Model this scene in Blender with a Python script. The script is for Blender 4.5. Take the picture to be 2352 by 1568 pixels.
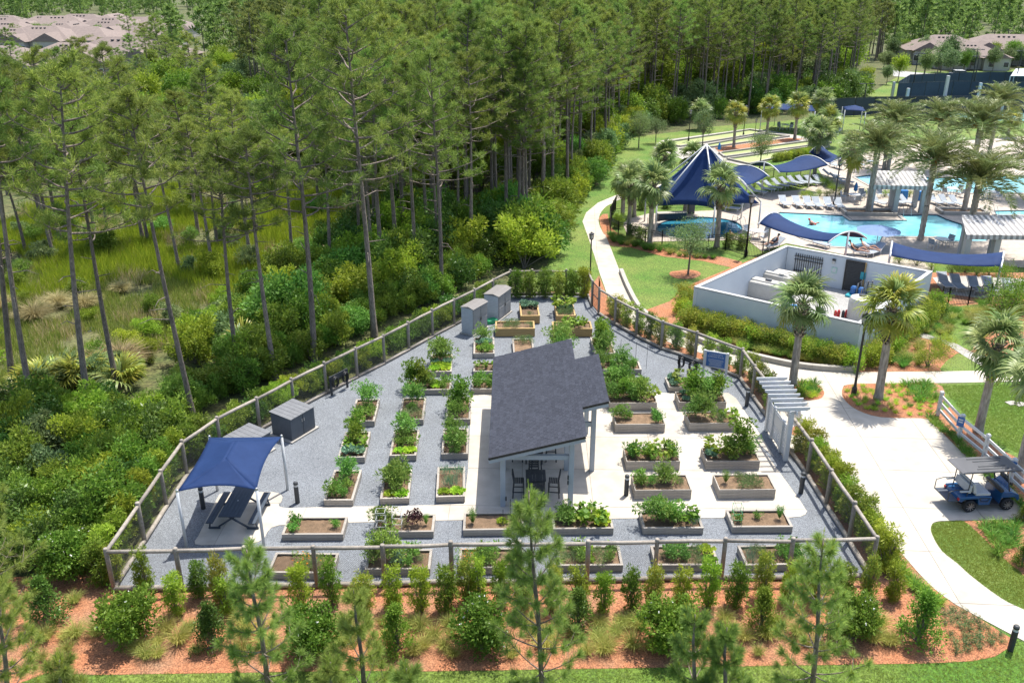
import bpy, bmesh, math, random
import numpy as np
from mathutils import Vector, Matrix, Euler
for o in list(bpy.data.objects): bpy.data.objects.remove(o)
SC = bpy.context.scene
COL = SC.collection
R = math.radians
# ------------------------------------------------------------------ camera
F, CX, CY, YH, H = 2038.0, 1176.0, 784.0, -80.0, 21.0
TH = math.atan((CY - YH) / F)
ct, st = math.cos(TH), math.sin(TH)
cam = bpy.data.cameras.new('camera'); cam_o = bpy.data.objects.new('camera', cam); COL.objects.link(cam_o)
cam.sensor_width = 36; cam.sensor_fit = 'HORIZONTAL'; cam.lens = F / 2352 * 36
cam.clip_start = 0.5; cam.clip_end = 6000
cam_o.location = (0, 0, H); cam_o.rotation_euler = (R(90) - TH, 0, 0)
SC.camera = cam_o
# ------------------------------------------------------------------ sky and sun
SDIR = Vector((0.225, 0.305, 1.0)).normalized()          # towards the sun
w = bpy.data.worlds.new('World'); SC.world = w; w.use_nodes = True
nt = w.node_tree; nt.nodes.clear()
wo = nt.nodes.new('ShaderNodeOutputWorld'); bg = nt.nodes.new('ShaderNodeBackground'); sky = nt.nodes.new('ShaderNodeTexSky')
sky.sky_type = 'NISHITA'; sky.sun_disc = False
sky.sun_elevation = math.asin(SDIR.z); sky.sun_rotation = math.atan2(SDIR.x, SDIR.y)
sky.air_density = 1.0; sky.dust_density = 2.0; sky.ozone_density = 1.0
bg.inputs['Strength'].default_value = 0.15
nt.links.new(sky.outputs[0], bg.inputs[0]); nt.links.new(bg.outputs[0], wo.inputs[0])
sl = bpy.data.lights.new('sun', 'SUN'); sl.energy = 4.3; sl.angle = R(0.53); sl.color = (1.0, 0.95, 0.86)
so = bpy.data.objects.new('sun', sl); COL.objects.link(so)
so.rotation_euler = (-SDIR).to_track_quat('-Z', 'Y').to_euler(); so.location = SDIR * 80
vs = SC.view_settings
vs.view_transform = 'Standard'; vs.look = 'None'; vs.gamma = 1; vs.use_curve_mapping = False; vs.exposure = 0.86
SC.render.engine = 'CYCLES'; SC.cycles.max_bounces = 4; SC.cycles.diffuse_bounces = 2; SC.cycles.glossy_bounces = 2; SC.cycles.transmission_bounces = 3
# ------------------------------------------------------------------ survey helpers: map readings of the photograph onto level planes of the site
VW = {'T': (0, 0, 1), 'L0': (0, 0, .35), 'M0': (784, 0, .35), 'R0': (1568, 0, .35), 'L1': (0, 509.6, .35), 'M1': (784, 509.6, .35),
      'R1': (1568, 509.6, .35), 'L2': (0, 1019.2, .35), 'M2': (784, 1019.2, .35), 'R2': (1568, 1019.2, .35), 'A': (901.6, 627.2, .25),
      'B': (1097.6, 901.6, .175), 'C': (1568, 823.2, .175), 'D': (313.6, 980, .2), 'S': (1332.8, 274.4, .225), 'W': (1803.2, 196, .23333),
      'E': (1568, 509.6, .25), 'G': (2116.8, 1019.2, .12497)}
def U(v, x, y):
    a = VW[v]; return a[0] + a[2] * x, a[1] + a[2] * y
def G(v, x, y, z=0.0):
    u, q = U(v, x, y); x = (u - CX) / F; y = (q - CY) / F
    t = (z - H) / (-st - y * ct)
    return Vector((x * t, (ct - y * st) * t, z))
def proj(p):
    d = p[1] * ct - (p[2] - H) * st; yy = -(p[1] * st + (p[2] - H) * ct)
    return CX + F * p[0] / d, CY + F * yy / d
def zat(p, q):
    """height above ground point p that is seen at row q of the survey"""
    y = (q - CY) / F
    return H + p[1] * (-st - y * ct) / (ct - y * st)
def pl(v, *c, z=0.0):
    return [G(v, c[i], c[i + 1], z) for i in range(0, len(c), 2)]
def smooth(pts, n=4, closed=False):
    out = []; N = len(pts)
    for i in range(N if closed else N - 1):
        p0 = pts[(i - 1) % N] if closed or i > 0 else pts[i]
        p1 = pts[i]; p2 = pts[(i + 1) % N]
        p3 = pts[(i + 2) % N] if closed or i + 2 < N else p2
        for k in range(n):
            t = k / n
            out.append(0.5 * ((2 * p1) + (p2 - p0) * t + (2 * p0 - 5 * p1 + 4 * p2 - p3) * t * t + (3 * p1 - p0 - 3 * p2 + p3) * t ** 3))
    if not closed: out.append(pts[-1])
    return out
# ------------------------------------------------------------------ materials
def newmat(name):
    m = bpy.data.materials.new(name); m.use_nodes = True
    n = m.node_tree.nodes; b = n['Principled BSDF']
    return m, n, m.node_tree.links, b
def rgb(c): return (c[0], c[1], c[2], 1)
def pm(name, c1, c2=None, scale=4.0, rough=.7, bump=0.0, bscale=40.0, metal=0.0, fine=0.25, fscale=60.0, co='Object', stretch=(1, 1, 1), spec=.5, rnd=0.0, contrast=(.35, .65)):
    """mottled procedural material: coarse noise between two colours, fine grain on top, optional bump and per object tint"""
    m, n, l, b = newmat(name)
    c2 = c2 or tuple(x * .8 for x in c1)
    tc = n.new('ShaderNodeTexCoord'); mp = n.new('ShaderNodeMapping'); mp.inputs['Scale'].default_value = stretch
    if co == 'World':
        g = n.new('ShaderNodeNewGeometry'); l.new(g.outputs['Position'], mp.inputs[0])
    else: l.new(tc.outputs[co], mp.inputs[0])
    t1 = n.new('ShaderNodeTexNoise'); t1.inputs['Scale'].default_value = scale; t1.inputs['Detail'].default_value = 5; t1.inputs['Roughness'].default_value = .65
    l.new(mp.outputs[0], t1.inputs['Vector'])
    rp = n.new('ShaderNodeValToRGB'); rp.color_ramp.elements[0].position = contrast[0]; rp.color_ramp.elements[1].position = contrast[1]
    rp.color_ramp.elements[0].color = rgb(c1); rp.color_ramp.elements[1].color = rgb(c2); l.new(t1.outputs[0], rp.inputs[0])
    t2 = n.new('ShaderNodeTexNoise'); t2.inputs['Scale'].default_value = fscale; t2.inputs['Detail'].default_value = 3; l.new(mp.outputs[0], t2.inputs['Vector'])
    mr = n.new('ShaderNodeMapRange'); mr.inputs['From Min'].default_value = .3; mr.inputs['From Max'].default_value = .7
    mr.inputs['To Min'].default_value = 1 - fine; mr.inputs['To Max'].default_value = 1 + fine; l.new(t2.outputs[0], mr.inputs[0])
    mx = n.new('ShaderNodeVectorMath'); mx.operation = 'MULTIPLY'; l.new(rp.outputs[0], mx.inputs[0]); l.new(mr.outputs[0], mx.inputs[1])
    last = mx.outputs[0]
    if rnd:
        oi = n.new('ShaderNodeObjectInfo'); m2 = n.new('ShaderNodeMapRange'); m2.inputs['To Min'].default_value = 1 - rnd; m2.inputs['To Max'].default_value = 1 + rnd
        l.new(oi.outputs['Random'], m2.inputs[0]); mm = n.new('ShaderNodeVectorMath'); mm.operation = 'MULTIPLY'; l.new(last, mm.inputs[0]); l.new(m2.outputs[0], mm.inputs[1]); last = mm.outputs[0]
    l.new(last, b.inputs['Base Color'])
    b.inputs['Roughness'].default_value = rough; b.inputs['Metallic'].default_value = metal; b.inputs['Specular IOR Level'].default_value = spec
    if bump:
        t3 = n.new('ShaderNodeTexNoise'); t3.inputs['Scale'].default_value = bscale; t3.inputs['Detail'].default_value = 4; l.new(mp.outputs[0], t3.inputs['Vector'])
        bm = n.new('ShaderNodeBump'); bm.inputs['Strength'].default_value = 1; bm.inputs['Distance'].default_value = bump; l.new(t3.outputs[0], bm.inputs['Height']); l.new(bm.outputs[0], b.inputs['Normal'])
    return m
def leaf(name, c1, c2, trans=.4, rough=.55, obj=.25, spec=.3):
    """foliage: colour differs leaf by leaf and plant by plant, some light passes through (the two lobes share the leaf colour)"""
    k_ = (1.74, 1.7, 1.4); c1 = tuple(x * k for x, k in zip(c1, k_)); c2 = tuple(x * k for x, k in zip(c2, k_))
    m, n, l, b = newmat(name)
    g = n.new('ShaderNodeNewGeometry'); oi = n.new('ShaderNodeObjectInfo')
    mx = n.new('ShaderNodeMix'); mx.data_type = 'RGBA'; mx.inputs[6].default_value = rgb(c1); mx.inputs[7].default_value = rgb(c2)
    l.new(g.outputs['Random Per Island'], mx.inputs[0])
    hs = n.new('ShaderNodeHueSaturation'); l.new(mx.outputs[2], hs.inputs['Color'])
    mr = n.new('ShaderNodeMapRange'); mr.inputs['To Min'].default_value = 1 - obj; mr.inputs['To Max'].default_value = 1 + obj
    l.new(oi.outputs['Random'], mr.inputs[0]); l.new(mr.outputs[0], hs.inputs['Value'])
    wn = n.new('ShaderNodeTexWhiteNoise'); wn.noise_dimensions = '1D'; l.new(oi.outputs['Random'], wn.inputs['W'])
    m2 = n.new('ShaderNodeMapRange'); m2.inputs['To Min'].default_value = .475; m2.inputs['To Max'].default_value = .525; l.new(wn.outputs[0], m2.inputs[0]); l.new(m2.outputs[0], hs.inputs['Hue'])
    l.new(hs.outputs[0], b.inputs['Base Color']); b.inputs['Roughness'].default_value = rough; b.inputs['Specular IOR Level'].default_value = spec
    tr = n.new('ShaderNodeBsdfTranslucent'); l.new(hs.outputs[0], tr.inputs[0])
    ms = n.new('ShaderNodeMixShader'); ms.inputs[0].default_value = trans
    l.new(b.outputs[0], ms.inputs[1]); l.new(tr.outputs[0], ms.inputs[2]); l.new(ms.outputs[0], n['Material Output'].inputs[0])
    return m
M = {}
# ------------------------------------------------------------------ mesh helpers
class MB:
    def __init__(s): s.v = []; s.f = []
    def add(s, vs, fs, T=None):
        o = len(s.v)
        for p in vs:
            p = Vector(p); s.v.append(T @ p if T else p)
        s.f += [tuple(i + o for i in f) for f in fs]; return s
    def box(s, c, d, rz=0.0, T=None, taper=1.0):
        x, y, z = d[0] / 2, d[1] / 2, d[2] / 2; t = taper
        A = Matrix.Translation(c) @ Matrix.Rotation(rz, 4, 'Z')
        if T: A = T @ A
        s.add([(-x, -y, -z), (x, -y, -z), (x, y, -z), (-x, y, -z), (-x * t, -y * t, z), (x * t, -y * t, z), (x * t, y * t, z), (-x * t, y * t, z)],
              [(3, 2, 1, 0), (4, 5, 6, 7), (0, 1, 5, 4), (1, 2, 6, 5), (2, 3, 7, 6), (3, 0, 4, 7)], A); return s
    def bar(s, a, b, w, h=None, up=(0, 0, 1)):
        """square bar from a to b"""
        a = Vector(a); b = Vector(b); h = h or w; d = (b - a); L = d.length; d.normalize()
        u = Vector(up)
        if abs(d.dot(u)) > .95: u = Vector((0, 1, 0))
        sx = d.cross(u).normalized(); sy = sx.cross(d)
        vs = [p + sx * (i * w / 2) + sy * (j * h / 2) for p in (a, b) for i, j in ((-1, -1), (1, -1), (1, 1), (-1, 1))]
        s.add(vs, [(3, 2, 1, 0), (4, 5, 6, 7), (0, 1, 5, 4), (1, 2, 6, 5), (2, 3, 7, 6), (3, 0, 4, 7)]); return s
    def tube(s, path, rad, n=8, cap=True):
        path = [Vector(p) for p in path]; N = len(path)
        if not hasattr(rad, '__len__'): rad = [rad] * N
        o = len(s.v); ref = Vector((0.31, .95, 0.05)).normalized()
        for i, p in enumerate(path):
            d = (path[min(i + 1, N - 1)] - path[max(i - 1, 0)]).normalized()
            r0 = ref if abs(d.dot(ref)) < .95 else Vector((1, 0, 0))
            a = d.cross(r0).normalized(); b = d.cross(a)
            for k in range(n):
                t = 2 * math.pi * k / n; s.v.append(p + a * (math.cos(t) * rad[i]) + b * (math.sin(t) * rad[i]))
        for i in range(N - 1):
            for k in range(n):
                k2 = (k + 1) % n; s.f.append((o + i * n + k, o + i * n + k2, o + (i + 1) * n + k2, o + (i + 1) * n + k))
        if cap:
            s.f.append(tuple(o + k for k in range(n))[::-1]); s.f.append(tuple(o + (N - 1) * n + k for k in range(n)))
        return s
    def lathe(s, prof, n=16, c=(0, 0, 0)):
        o = len(s.v); N = len(prof)
        for r, z in prof:
            for k in range(n):
                t = 2 * math.pi * k / n; s.v.append(Vector((c[0] + r * math.cos(t), c[1] + r * math.sin(t), c[2] + z)))
        for i in range(N - 1):
            for k in range(n):
                k2 = (k + 1) % n; s.f.append((o + i * n + k, o + i * n + k2, o + (i + 1) * n + k2, o + (i + 1) * n + k))
        s.f.append(tuple(o + k for k in range(n))[::-1]); s.f.append(tuple(o + (N - 1) * n + k for k in range(n)))
        return s
    def prism(s, pts, z0, z1):
        n = len(pts); s.add([(p[0], p[1], z0) for p in pts] + [(p[0], p[1], z1) for p in pts],
              [tuple(range(n))[::-1], tuple(range(n, 2 * n))] + [(i, (i + 1) % n, n + (i + 1) % n, n + i) for i in range(n)]); return s
    def grid(s, P):
        """sheet from a 2D list of points"""
        o = len(s.v); h = len(P); w_ = len(P[0])
        for r in P: s.v += [Vector(p) for p in r]
        for i in range(h - 1):
            for j in range(w_ - 1):
                s.f.append((o + i * w_ + j, o + i * w_ + j + 1, o + (i + 1) * w_ + j + 1, o + (i + 1) * w_ + j))
        return s
    def mesh(s, name, mat, smooth=False, bevel=0.0):
        me = bpy.data.meshes.new(name); me.from_pydata([tuple(p) for p in s.v], [], s.f)
        bm = bmesh.new(); bm.from_mesh(me)
        if bevel:
            bmesh.ops.bevel(bm, geom=list(bm.edges), offset=bevel, segments=1, affect='EDGES', profile=.5, clamp_overlap=True)
        bmesh.ops.recalc_face_normals(bm, faces=bm.faces)
        bm.to_mesh(me); bm.free()
        if smooth: me.polygons.foreach_set('use_smooth', [True] * len(me.polygons))
        if mat: me.materials.append(mat)
        return me
    def ob(s, name, mat, parent=None, loc=None, smooth=False, bevel=0.0, rz=0.0):
        return link(name, s.mesh(name, mat, smooth, bevel), parent, loc, rz)
def link(name, me, parent=None, loc=None, rz=0.0, scale=None):
    o = bpy.data.objects.new(name, me); COL.objects.link(o); o.parent = parent
    if loc is not None: o.location = loc
    if rz: o.rotation_euler = (0, 0, rz)
    if scale is not None: o.scale = scale if hasattr(scale, '__len__') else (scale,) * 3
    return o
def tag(o, label, cat, group=None):
    o['label'] = label; o['category'] = cat
    if group: o['group'] = group
    return o
def thing(name, label, cat, loc=(0, 0, 0), rz=0.0, group=None, scale=None):
    o = link(name, None, None, loc, rz, scale); o.empty_display_size = .3
    return tag(o, label, cat, group)
def struct(o, kind='structure'): o['kind'] = kind; return o
KIDS = {}
def copy_tree(o, loc, rz=0.0, label=None, scale=None, rot=None, group=None):
    c = o.copy(); COL.objects.link(c); c.location = loc; c.rotation_euler = rot or (0, 0, rz)
    if scale is not None: c.scale = scale if hasattr(scale, '__len__') else (scale,) * 3
    if label: c['label'] = label
    if group: c['group'] = group
    if o.name not in KIDS: KIDS[o.name] = [(k, list(k.children)) for k in o.children]
    for k, kk in KIDS[o.name]:
        d = k.copy(); COL.objects.link(d); d.parent = c
        for g in kk:
            e = g.copy(); COL.objects.link(e); e.parent = d
    return c
class Proto:
    """first use moves the prototype itself, later uses copy it"""
    def __init__(s, o): s.o = o; s.used = False; KIDS[o.name] = [(k, list(k.children)) for k in o.children]
    def put(s, loc, rz=0.0, label=None, scale=None, rot=None, group=None):
        if s.used: return copy_tree(s.o, loc, rz, label, scale, rot, group)
        s.used = True; o = s.o; o.location = loc; o.rotation_euler = rot or (0, 0, rz)
        if scale is not None: o.scale = scale if hasattr(scale, '__len__') else (scale,) * 3
        if label: o['label'] = label
        if group: o['group'] = group
        return o
def npmesh(name, v, f, mat, smooth=False):
    """fast mesh from numpy vertices (N,3) and faces (M,k)"""
    me = bpy.data.meshes.new(name); v = np.asarray(v, dtype=np.float32); f = np.asarray(f, dtype=np.int32); k = f.shape[1]
    me.vertices.add(len(v)); me.vertices.foreach_set('co', v.ravel())
    me.loops.add(f.size); me.loops.foreach_set('vertex_index', f.ravel())
    me.polygons.add(len(f)); me.polygons.foreach_set('loop_start', np.arange(0, f.size, k, dtype=np.int32))
    if smooth: me.polygons.foreach_set('use_smooth', np.ones(len(f), dtype=bool))
    me.update(calc_edges=True)
    if mat: me.materials.append(mat)
    return me
def nrm(a): return a / (np.linalg.norm(a, axis=1, keepdims=True) + 1e-9)
def blades(p, d, L, W, rs, fold=0.0, mid=.45):
    """leaf shaped quads: base p, axis d, length L, width W"""
    n = len(p); d = nrm(d); r = rs.normal(size=(n, 3)); s_ = nrm(np.cross(d, r)); nn = np.cross(s_, d)
    L = np.broadcast_to(np.asarray(L, float), (n,))[:, None]; W = np.broadcast_to(np.asarray(W, float), (n,))[:, None]
    v = np.stack([p, p + d * L * mid + s_ * W / 2 + nn * W * fold, p + d * L, p + d * L * mid - s_ * W / 2 + nn * W * fold], 1).reshape(-1, 3)
    f = np.arange(4 * n).reshape(n, 4)
    return v, f
def joinv(parts):
    V = []; Fs = []; o = 0
    for v, f in parts: V.append(v); Fs.append(f + o); o += len(v)
    return np.concatenate(V), np.concatenate(Fs)
def tri_fill(loops, z):
    bm = bmesh.new(); es = []
    for lp in loops:
        vs_ = [bm.verts.new((p[0], p[1], z)) for p in lp]
        es += [bm.edges.new((vs_[i], vs_[(i + 1) % len(vs_)])) for i in range(len(vs_))]
    bmesh.ops.triangle_fill(bm, edges=es, use_beauty=True, use_dissolve=False)
    for f in bm.faces:
        f.normal_update()
        if f.normal.z < 0: f.normal_flip()
    return bm
def flat(name, loops, z, mat, parent=None, kind='structure'):
    if not isinstance(loops[0], (list, tuple)): loops = [loops]
    bm = tri_fill(loops, z); me = bpy.data.meshes.new(name); bm.to_mesh(me); bm.free(); me.materials.append(mat)
    o = link(name, me, parent)
    if kind and not parent: struct(o, kind)
    return o
def inpoly(p, poly):
    x, y = p[0], p[1]; c = False; n = len(poly); j = n - 1
    for i in range(n):
        a, b = poly[i], poly[j]
        if (a[1] > y) != (b[1] > y) and x < (b[0] - a[0]) * (y - a[1]) / (b[1] - a[1] + 1e-12) + a[0]: c = not c
        j = i
    return c
def clip(poly, p, n):
    """keep the part of poly where (q-p).n >= 0"""
    out = []; N = len(poly)
    for i in range(N):
        a, b = poly[i], poly[(i + 1) % N]; da = (a - p).dot(n); db = (b - p).dot(n)
        if da >= 0: out.append(a)
        if (da >= 0) != (db >= 0): out.append(a + (b - a) * (da / (da - db)))
    return out
def slabs(name, poly, org, ang, sx, sy, z, mat, parent, gap=.02, thick=.06):
    """cut a concrete sheet into slabs along a joint grid, each slab an object of its own"""
    e1 = Vector((math.cos(ang), math.sin(ang), 0)); e2 = Vector((-math.sin(ang), math.cos(ang), 0))
    q = [((p - org).dot(e1), (p - org).dot(e2)) for p in poly]
    i0 = math.floor(min(a for a, b in q) / sx); i1 = math.ceil(max(a for a, b in q) / sx)
    j0 = math.floor(min(b for a, b in q) / sy); j1 = math.ceil(max(b for a, b in q) / sy)
    for i in range(i0, i1):
        for j in range(j0, j1):
            c = [Vector((p[0], p[1], 0)) for p in poly]
            for pt, nn in ((org + e1 * (i * sx + gap / 2), e1), (org + e1 * ((i + 1) * sx - gap / 2), -e1), (org + e2 * (j * sy + gap / 2), e2), (org + e2 * ((j + 1) * sy - gap / 2), -e2)):
                if c: c = clip(c, Vector((pt[0], pt[1], 0)), nn)
            if len(c) < 3: continue
            d = []
            for p in c:
                if not d or (p - d[-1]).length > 1e-3: d.append(p)
            if len(d) > 2 and (d[0] - d[-1]).length < 1e-3: d.pop()
            if len(d) < 3: continue
            ar = abs(sum(d[k][0] * d[(k + 1) % len(d)][1] - d[(k + 1) % len(d)][0] * d[k][1] for k in range(len(d)))) / 2
            if ar < .02: continue
            try:
                bm = tri_fill([d], z)
                ex = bmesh.ops.extrude_face_region(bm, geom=list(bm.faces))
                bmesh.ops.translate(bm, vec=(0, 0, -thick), verts=[g for g in ex['geom'] if isinstance(g, bmesh.types.BMVert)])
                bmesh.ops.recalc_face_normals(bm, faces=bm.faces)
                me = bpy.data.meshes.new(name); bm.to_mesh(me); bm.free(); me.materials.append(mat); link(name, me, parent)
            except Exception: pass
ORD = ['first', 'second', 'third', 'fourth', 'fifth', 'sixth', 'seventh', 'eighth', 'ninth', 'tenth', 'eleventh', 'twelfth', 'thirteenth', 'fourteenth', 'fifteenth', 'sixteenth',
       'seventeenth', 'eighteenth', 'nineteenth', 'twentieth', 'twenty-first', 'twenty-second', 'twenty-third', 'twenty-fourth', 'twenty-fifth', 'twenty-sixth', 'twenty-seventh', 'twenty-eighth', 'twenty-ninth', 'thirtieth']
rnd = random.Random(7)
def relabel(objs, base, per=15):
    """tell alike plants apart: rows counted from the nearest, then from the left"""
    objs = sorted(objs, key=lambda o: o.location.y); n = len(objs); rows = max(1, min(28, math.ceil(n / per))); per = math.ceil(n / rows)
    for r_ in range(rows):
        row_ = sorted(objs[r_ * per:(r_ + 1) * per], key=lambda o: proj((o.location.x, o.location.y, 0))[0])
        for k, o in enumerate(row_): o['label'] = f'{base}, {ORD[k]} from left' if rows == 1 else f'{base}, row {ORD[r_]} nearest, {ORD[k]} from left'
# ------------------------------------------------------------------ palette
M['floor'] = pm('forest floor', (.05, .075, .016), (.10, .095, .035), .6, .95, .03, 9, fine=.6, fscale=6, co='World')
M['lawn'] = pm('lawn grass', (.065, .15, .012), (.15, .19, .035), .16, .9, .03, 60, fine=.6, fscale=14, co='World')
M['lawn2'] = pm('young lawn grass', (.08, .155, .018), (.135, .185, .035), .5, .9, .03, 60, fine=.5, fscale=22, co='World')  # the grass's own green, for the curved strip beside the walk
M['mulch'] = pm('pine bark mulch', (.40, .16, .075), (.30, .175, .105), .45, .95, .05, 45, fine=.6, fscale=22, co='World', contrast=(.42, .72))
M['gravel'] = pm('blue grey gravel', (.17, .185, .205), (.14, .152, .168), .5, .95, .012, 70, fine=.7, fscale=38, co='World')
M['conc'] = pm('pale broom finished concrete', (.43, .392, .335), (.325, .29, .24), .3, .85, .002, 60, fine=.10, fscale=1.6, co='World', rnd=.05, contrast=(.45, .78))
M['conc2'] = pm('weathered walk concrete', (.37, .35, .315), (.28, .265, .24), .25, .85, .002, 60, fine=.12, fscale=3, co='World', rnd=.05, contrast=(.45, .6))
M['joint'] = pm('joint sand', (.22, .20, .18), None, 5, .95, co='World')
M['kerb'] = pm('kerb concrete', (.36, .34, .31), (.30, .28, .25), 1.5, .85, .002, 40, fine=.1)
M['white'] = pm('white painted wood', (.56, .57, .58), (.52, .53, .54), 2, .5, fine=.05)
M['pgrey'] = pm('pale blue grey paint', (.37, .405, .44), (.34, .375, .41), 2, .5, fine=.05)
M['wgrey'] = pm('weathered grey timber', (.36, .325, .285), (.26, .235, .205), 3, .85, .004, 60, fine=.25, fscale=30, stretch=(.35, 4, 6), rnd=.15)
M['cedar'] = pm('fresh yellow pine boards', (.42, .285, .12), (.34, .22, .085), 2, .7, .002, 50, fine=.18, fscale=20, stretch=(.4, 5, 7), rnd=.08)
M['pole'] = pm('peeled round pine pole', (.31, .275, .235), (.22, .195, .165), 5, .85, .006, 40, fine=.25, fscale=30, rnd=.15)
M['soil'] = pm('garden soil', (.12, .078, .045), (.20, .13, .078), 4, .98, .03, 30, fine=.5, fscale=50, rnd=.25)
M['wire'] = pm('galvanised wire', (.22, .22, .21), None, 5, .6, metal=.3)
M['black'] = pm('black powder coat', (.018, .018, .02), (.03, .03, .03), 5, .45)
M['char'] = pm('charcoal recycled plastic', (.028, .032, .038), (.045, .05, .055), 6, .6, rnd=.1)
M['navy'] = pm('dark slate boards', (.035, .05, .075), (.05, .065, .09), 5, .6, fine=.15)
M['bluef'] = pm('royal blue shade cloth', (.011, .036, .125), (.016, .046, .15), 1.2, .75, .002, 120, fine=.12, fscale=90, spec=.3)
M['navyf'] = pm('navy shade cloth', (.016, .048, .165), (.022, .058, .19), 1.2, .75, .002, 120, fine=.12, fscale=90, spec=.3)
M['steelw'] = pm('white steel tube', (.56, .57, .585), (.52, .53, .54), 3, .4)
M['dgrey'] = pm('dark grey resin panel', (.075, .085, .10), (.09, .10, .115), 3, .65, rnd=.05)
M['dlid'] = pm('grey resin lid', (.12, .125, .135), (.15, .155, .165), 3, .6)
M['shedw'] = pm('light grey lapped shed wall', (.42, .45, .48), (.38, .41, .44), 3, .65)
M['shedd'] = pm('mid grey shed door', (.22, .22, .22), (.25, .25, .245), 3, .65)
M['shedr'] = pm('warm grey shed roof', (.19, .178, .17), (.165, .155, .148), 3, .8, fine=.2)
M['metal'] = pm('brushed aluminium', (.6, .6, .6), None, 5, .35, metal=.9)
M['bark'] = pm('pine bark', (.23, .185, .15), (.13, .105, .088), 4, .95, .04, 14, fine=.4, fscale=18, stretch=(1, 1, .35), rnd=.25)
M['bark2'] = pm('smooth grey bark', (.20, .17, .14), (.13, .11, .09), 4, .9, .01, 20, fine=.3)
M['palmb'] = pm('palm trunk', (.40, .345, .285), (.27, .23, .19), 5, .95, .02, 18, fine=.35, fscale=14, rnd=.12)
M['pine'] = leaf('pine needles', (.083, .132, .028), (.145, .19, .05), .5)
M['pine2'] = leaf('young pine needles', (.11, .175, .045), (.19, .25, .075), .5)
M['pinefar'] = leaf('distant pine needles', (.08, .125, .036), (.13, .17, .055), .48)
M['candle'] = leaf('pine candles', (.14, .20, .035), (.20, .25, .05), .3)
M['lv1'] = leaf('mid green leaves', (.065, .125, .014), (.13, .19, .03), .42)
M['lv2'] = leaf('bright yellow green leaves', (.12, .19, .018), (.20, .26, .035), .45)
M['lv3'] = leaf('dark glossy leaves', (.035, .08, .014), (.075, .135, .03), .3, .4)
M['lv4'] = leaf('grey green oak leaves', (.075, .12, .05), (.13, .18, .085), .35)
M['lv5'] = leaf('green gold hedge leaves', (.10, .16, .022), (.24, .24, .045), .4)
M['herb'] = leaf('herb leaves', (.06, .14, .025), (.13, .23, .05), .4)
M['tom'] = leaf('tomato leaves', (.065, .145, .028), (.135, .22, .055), .42)
M['kale'] = leaf('blue green kale leaves', (.07, .15, .11), (.16, .25, .19), .3)
M['lett'] = leaf('lettuce leaves', (.18, .30, .03), (.28, .38, .06), .45)
M['purp'] = leaf('purple leaves', (.035, .014, .022), (.07, .03, .04), .3)
M['grassy'] = leaf('ornamental grass blades', (.16, .20, .05), (.30, .29, .11), .4)
M['tan'] = leaf('dry cordgrass', (.20, .17, .10), (.30, .26, .16), .3)
M['marsh'] = leaf('lime marsh grass', (.10, .18, .012), (.19, .25, .03), .5, obj=.1)
M['marsh2'] = leaf('olive marsh grass', (.11, .17, .03), (.22, .23, .07), .4, obj=.1)
M['liri'] = leaf('liriope blades', (.06, .14, .025), (.12, .22, .045), .4)
M['palm'] = leaf('cabbage palm fronds', (.10, .15, .055), (.18, .225, .105), .42, .4)
M['palmy'] = leaf('yellowing palm fronds', (.16, .19, .035), (.24, .24, .05), .35, .4)
M['datep'] = leaf('date palm fronds', (.078, .102, .036), (.135, .158, .066), .32, .4)
M['orange'] = pm('orange fruit stalks', (.62, .27, .03), (.5, .2, .02), 5, .7)
M['flow'] = pm('white flowers', (.8, .8, .74), None, 5, .8)
M['florange'] = pm('marigold flowers', (.8, .28, .02), None, 5, .8)
M['water'] = pm('wetland water', (.05, .06, .05), (.08, .09, .085), .5, .08, .01, 2, fine=.05, co='World')
M['shing'] = pm('charcoal shingle', (.034, .038, .051), (.047, .051, .066), 9, .95, .003, 90, fine=.25, fscale=70, rnd=.14, spec=.15)
M['roofs'] = pm('taupe roof shingles', (.21, .165, .145), (.165, .13, .115), 1.5, .9, fine=.15, fscale=6, rnd=.07)
M['stucco'] = pm('painted stucco', (.54, .575, .60), (.49, .525, .55), .5, .85, .004, 30, fine=.06, co='World')
M['stuccot'] = pm('stucco wall cap', (.42, .425, .42), (.37, .375, .375), 1, .85, fine=.06)
M['hwall'] = pm('house render', (.42, .40, .37), (.38, .36, .33), 1, .85)
M['glass'] = pm('dark window glass', (.03, .04, .05), None, 3, .1)
M['deck'] = pm('travertine pool deck', (.42, .36, .30), (.35, .30, .255), .9, .8, .002, 30, fine=.15, fscale=3.2, co='World')
M['wgrav'] = pm('pale gravel', (.33, .325, .31), (.27, .265, .255), 1, .95, .01, 50, fine=.4, fscale=22, co='World')
M['bocce'] = pm('pale green court turf', (.30, .35, .15), (.26, .31, .125), .4, .9, fine=.08, fscale=30, co='World')
M['tcourt'] = pm('blue green sports court', (.10, .26, .24), (.08, .20, .22), .05, .8, fine=.05, co='World')
M['asph'] = pm('pale road', (.34, .335, .33), (.28, .28, .28), .3, .9, fine=.1, co='World')
M['plast'] = pm('off white tank plastic', (.48, .465, .425), (.43, .415, .38), 2, .5, rnd=.05)
M['teal'] = pm('teal plastic', (.02, .30, .36), None, 4, .5)
M['blueb'] = pm('sign blue', (.02, .10, .30), (.03, .12, .33), 3, .5)
M['red'] = pm('red plastic', (.55, .03, .03), None, 4, .5)
M['green'] = pm('green plastic', (.01, .26, .10), None, 4, .5)
M['skin'] = pm('skin', (.50, .28, .19), None, 8, .6)
M['loung'] = pm('grey sling fabric', (.29, .33, .38), (.24, .28, .33), 4, .7, rnd=.12)
M['lbw'] = pm('light blue canvas', (.16, .25, .46), (.19, .29, .49), 2, .7)
M['towel'] = pm('blue towel', (.05, .22, .50), (.03, .15, .40), 4, .9)
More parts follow.
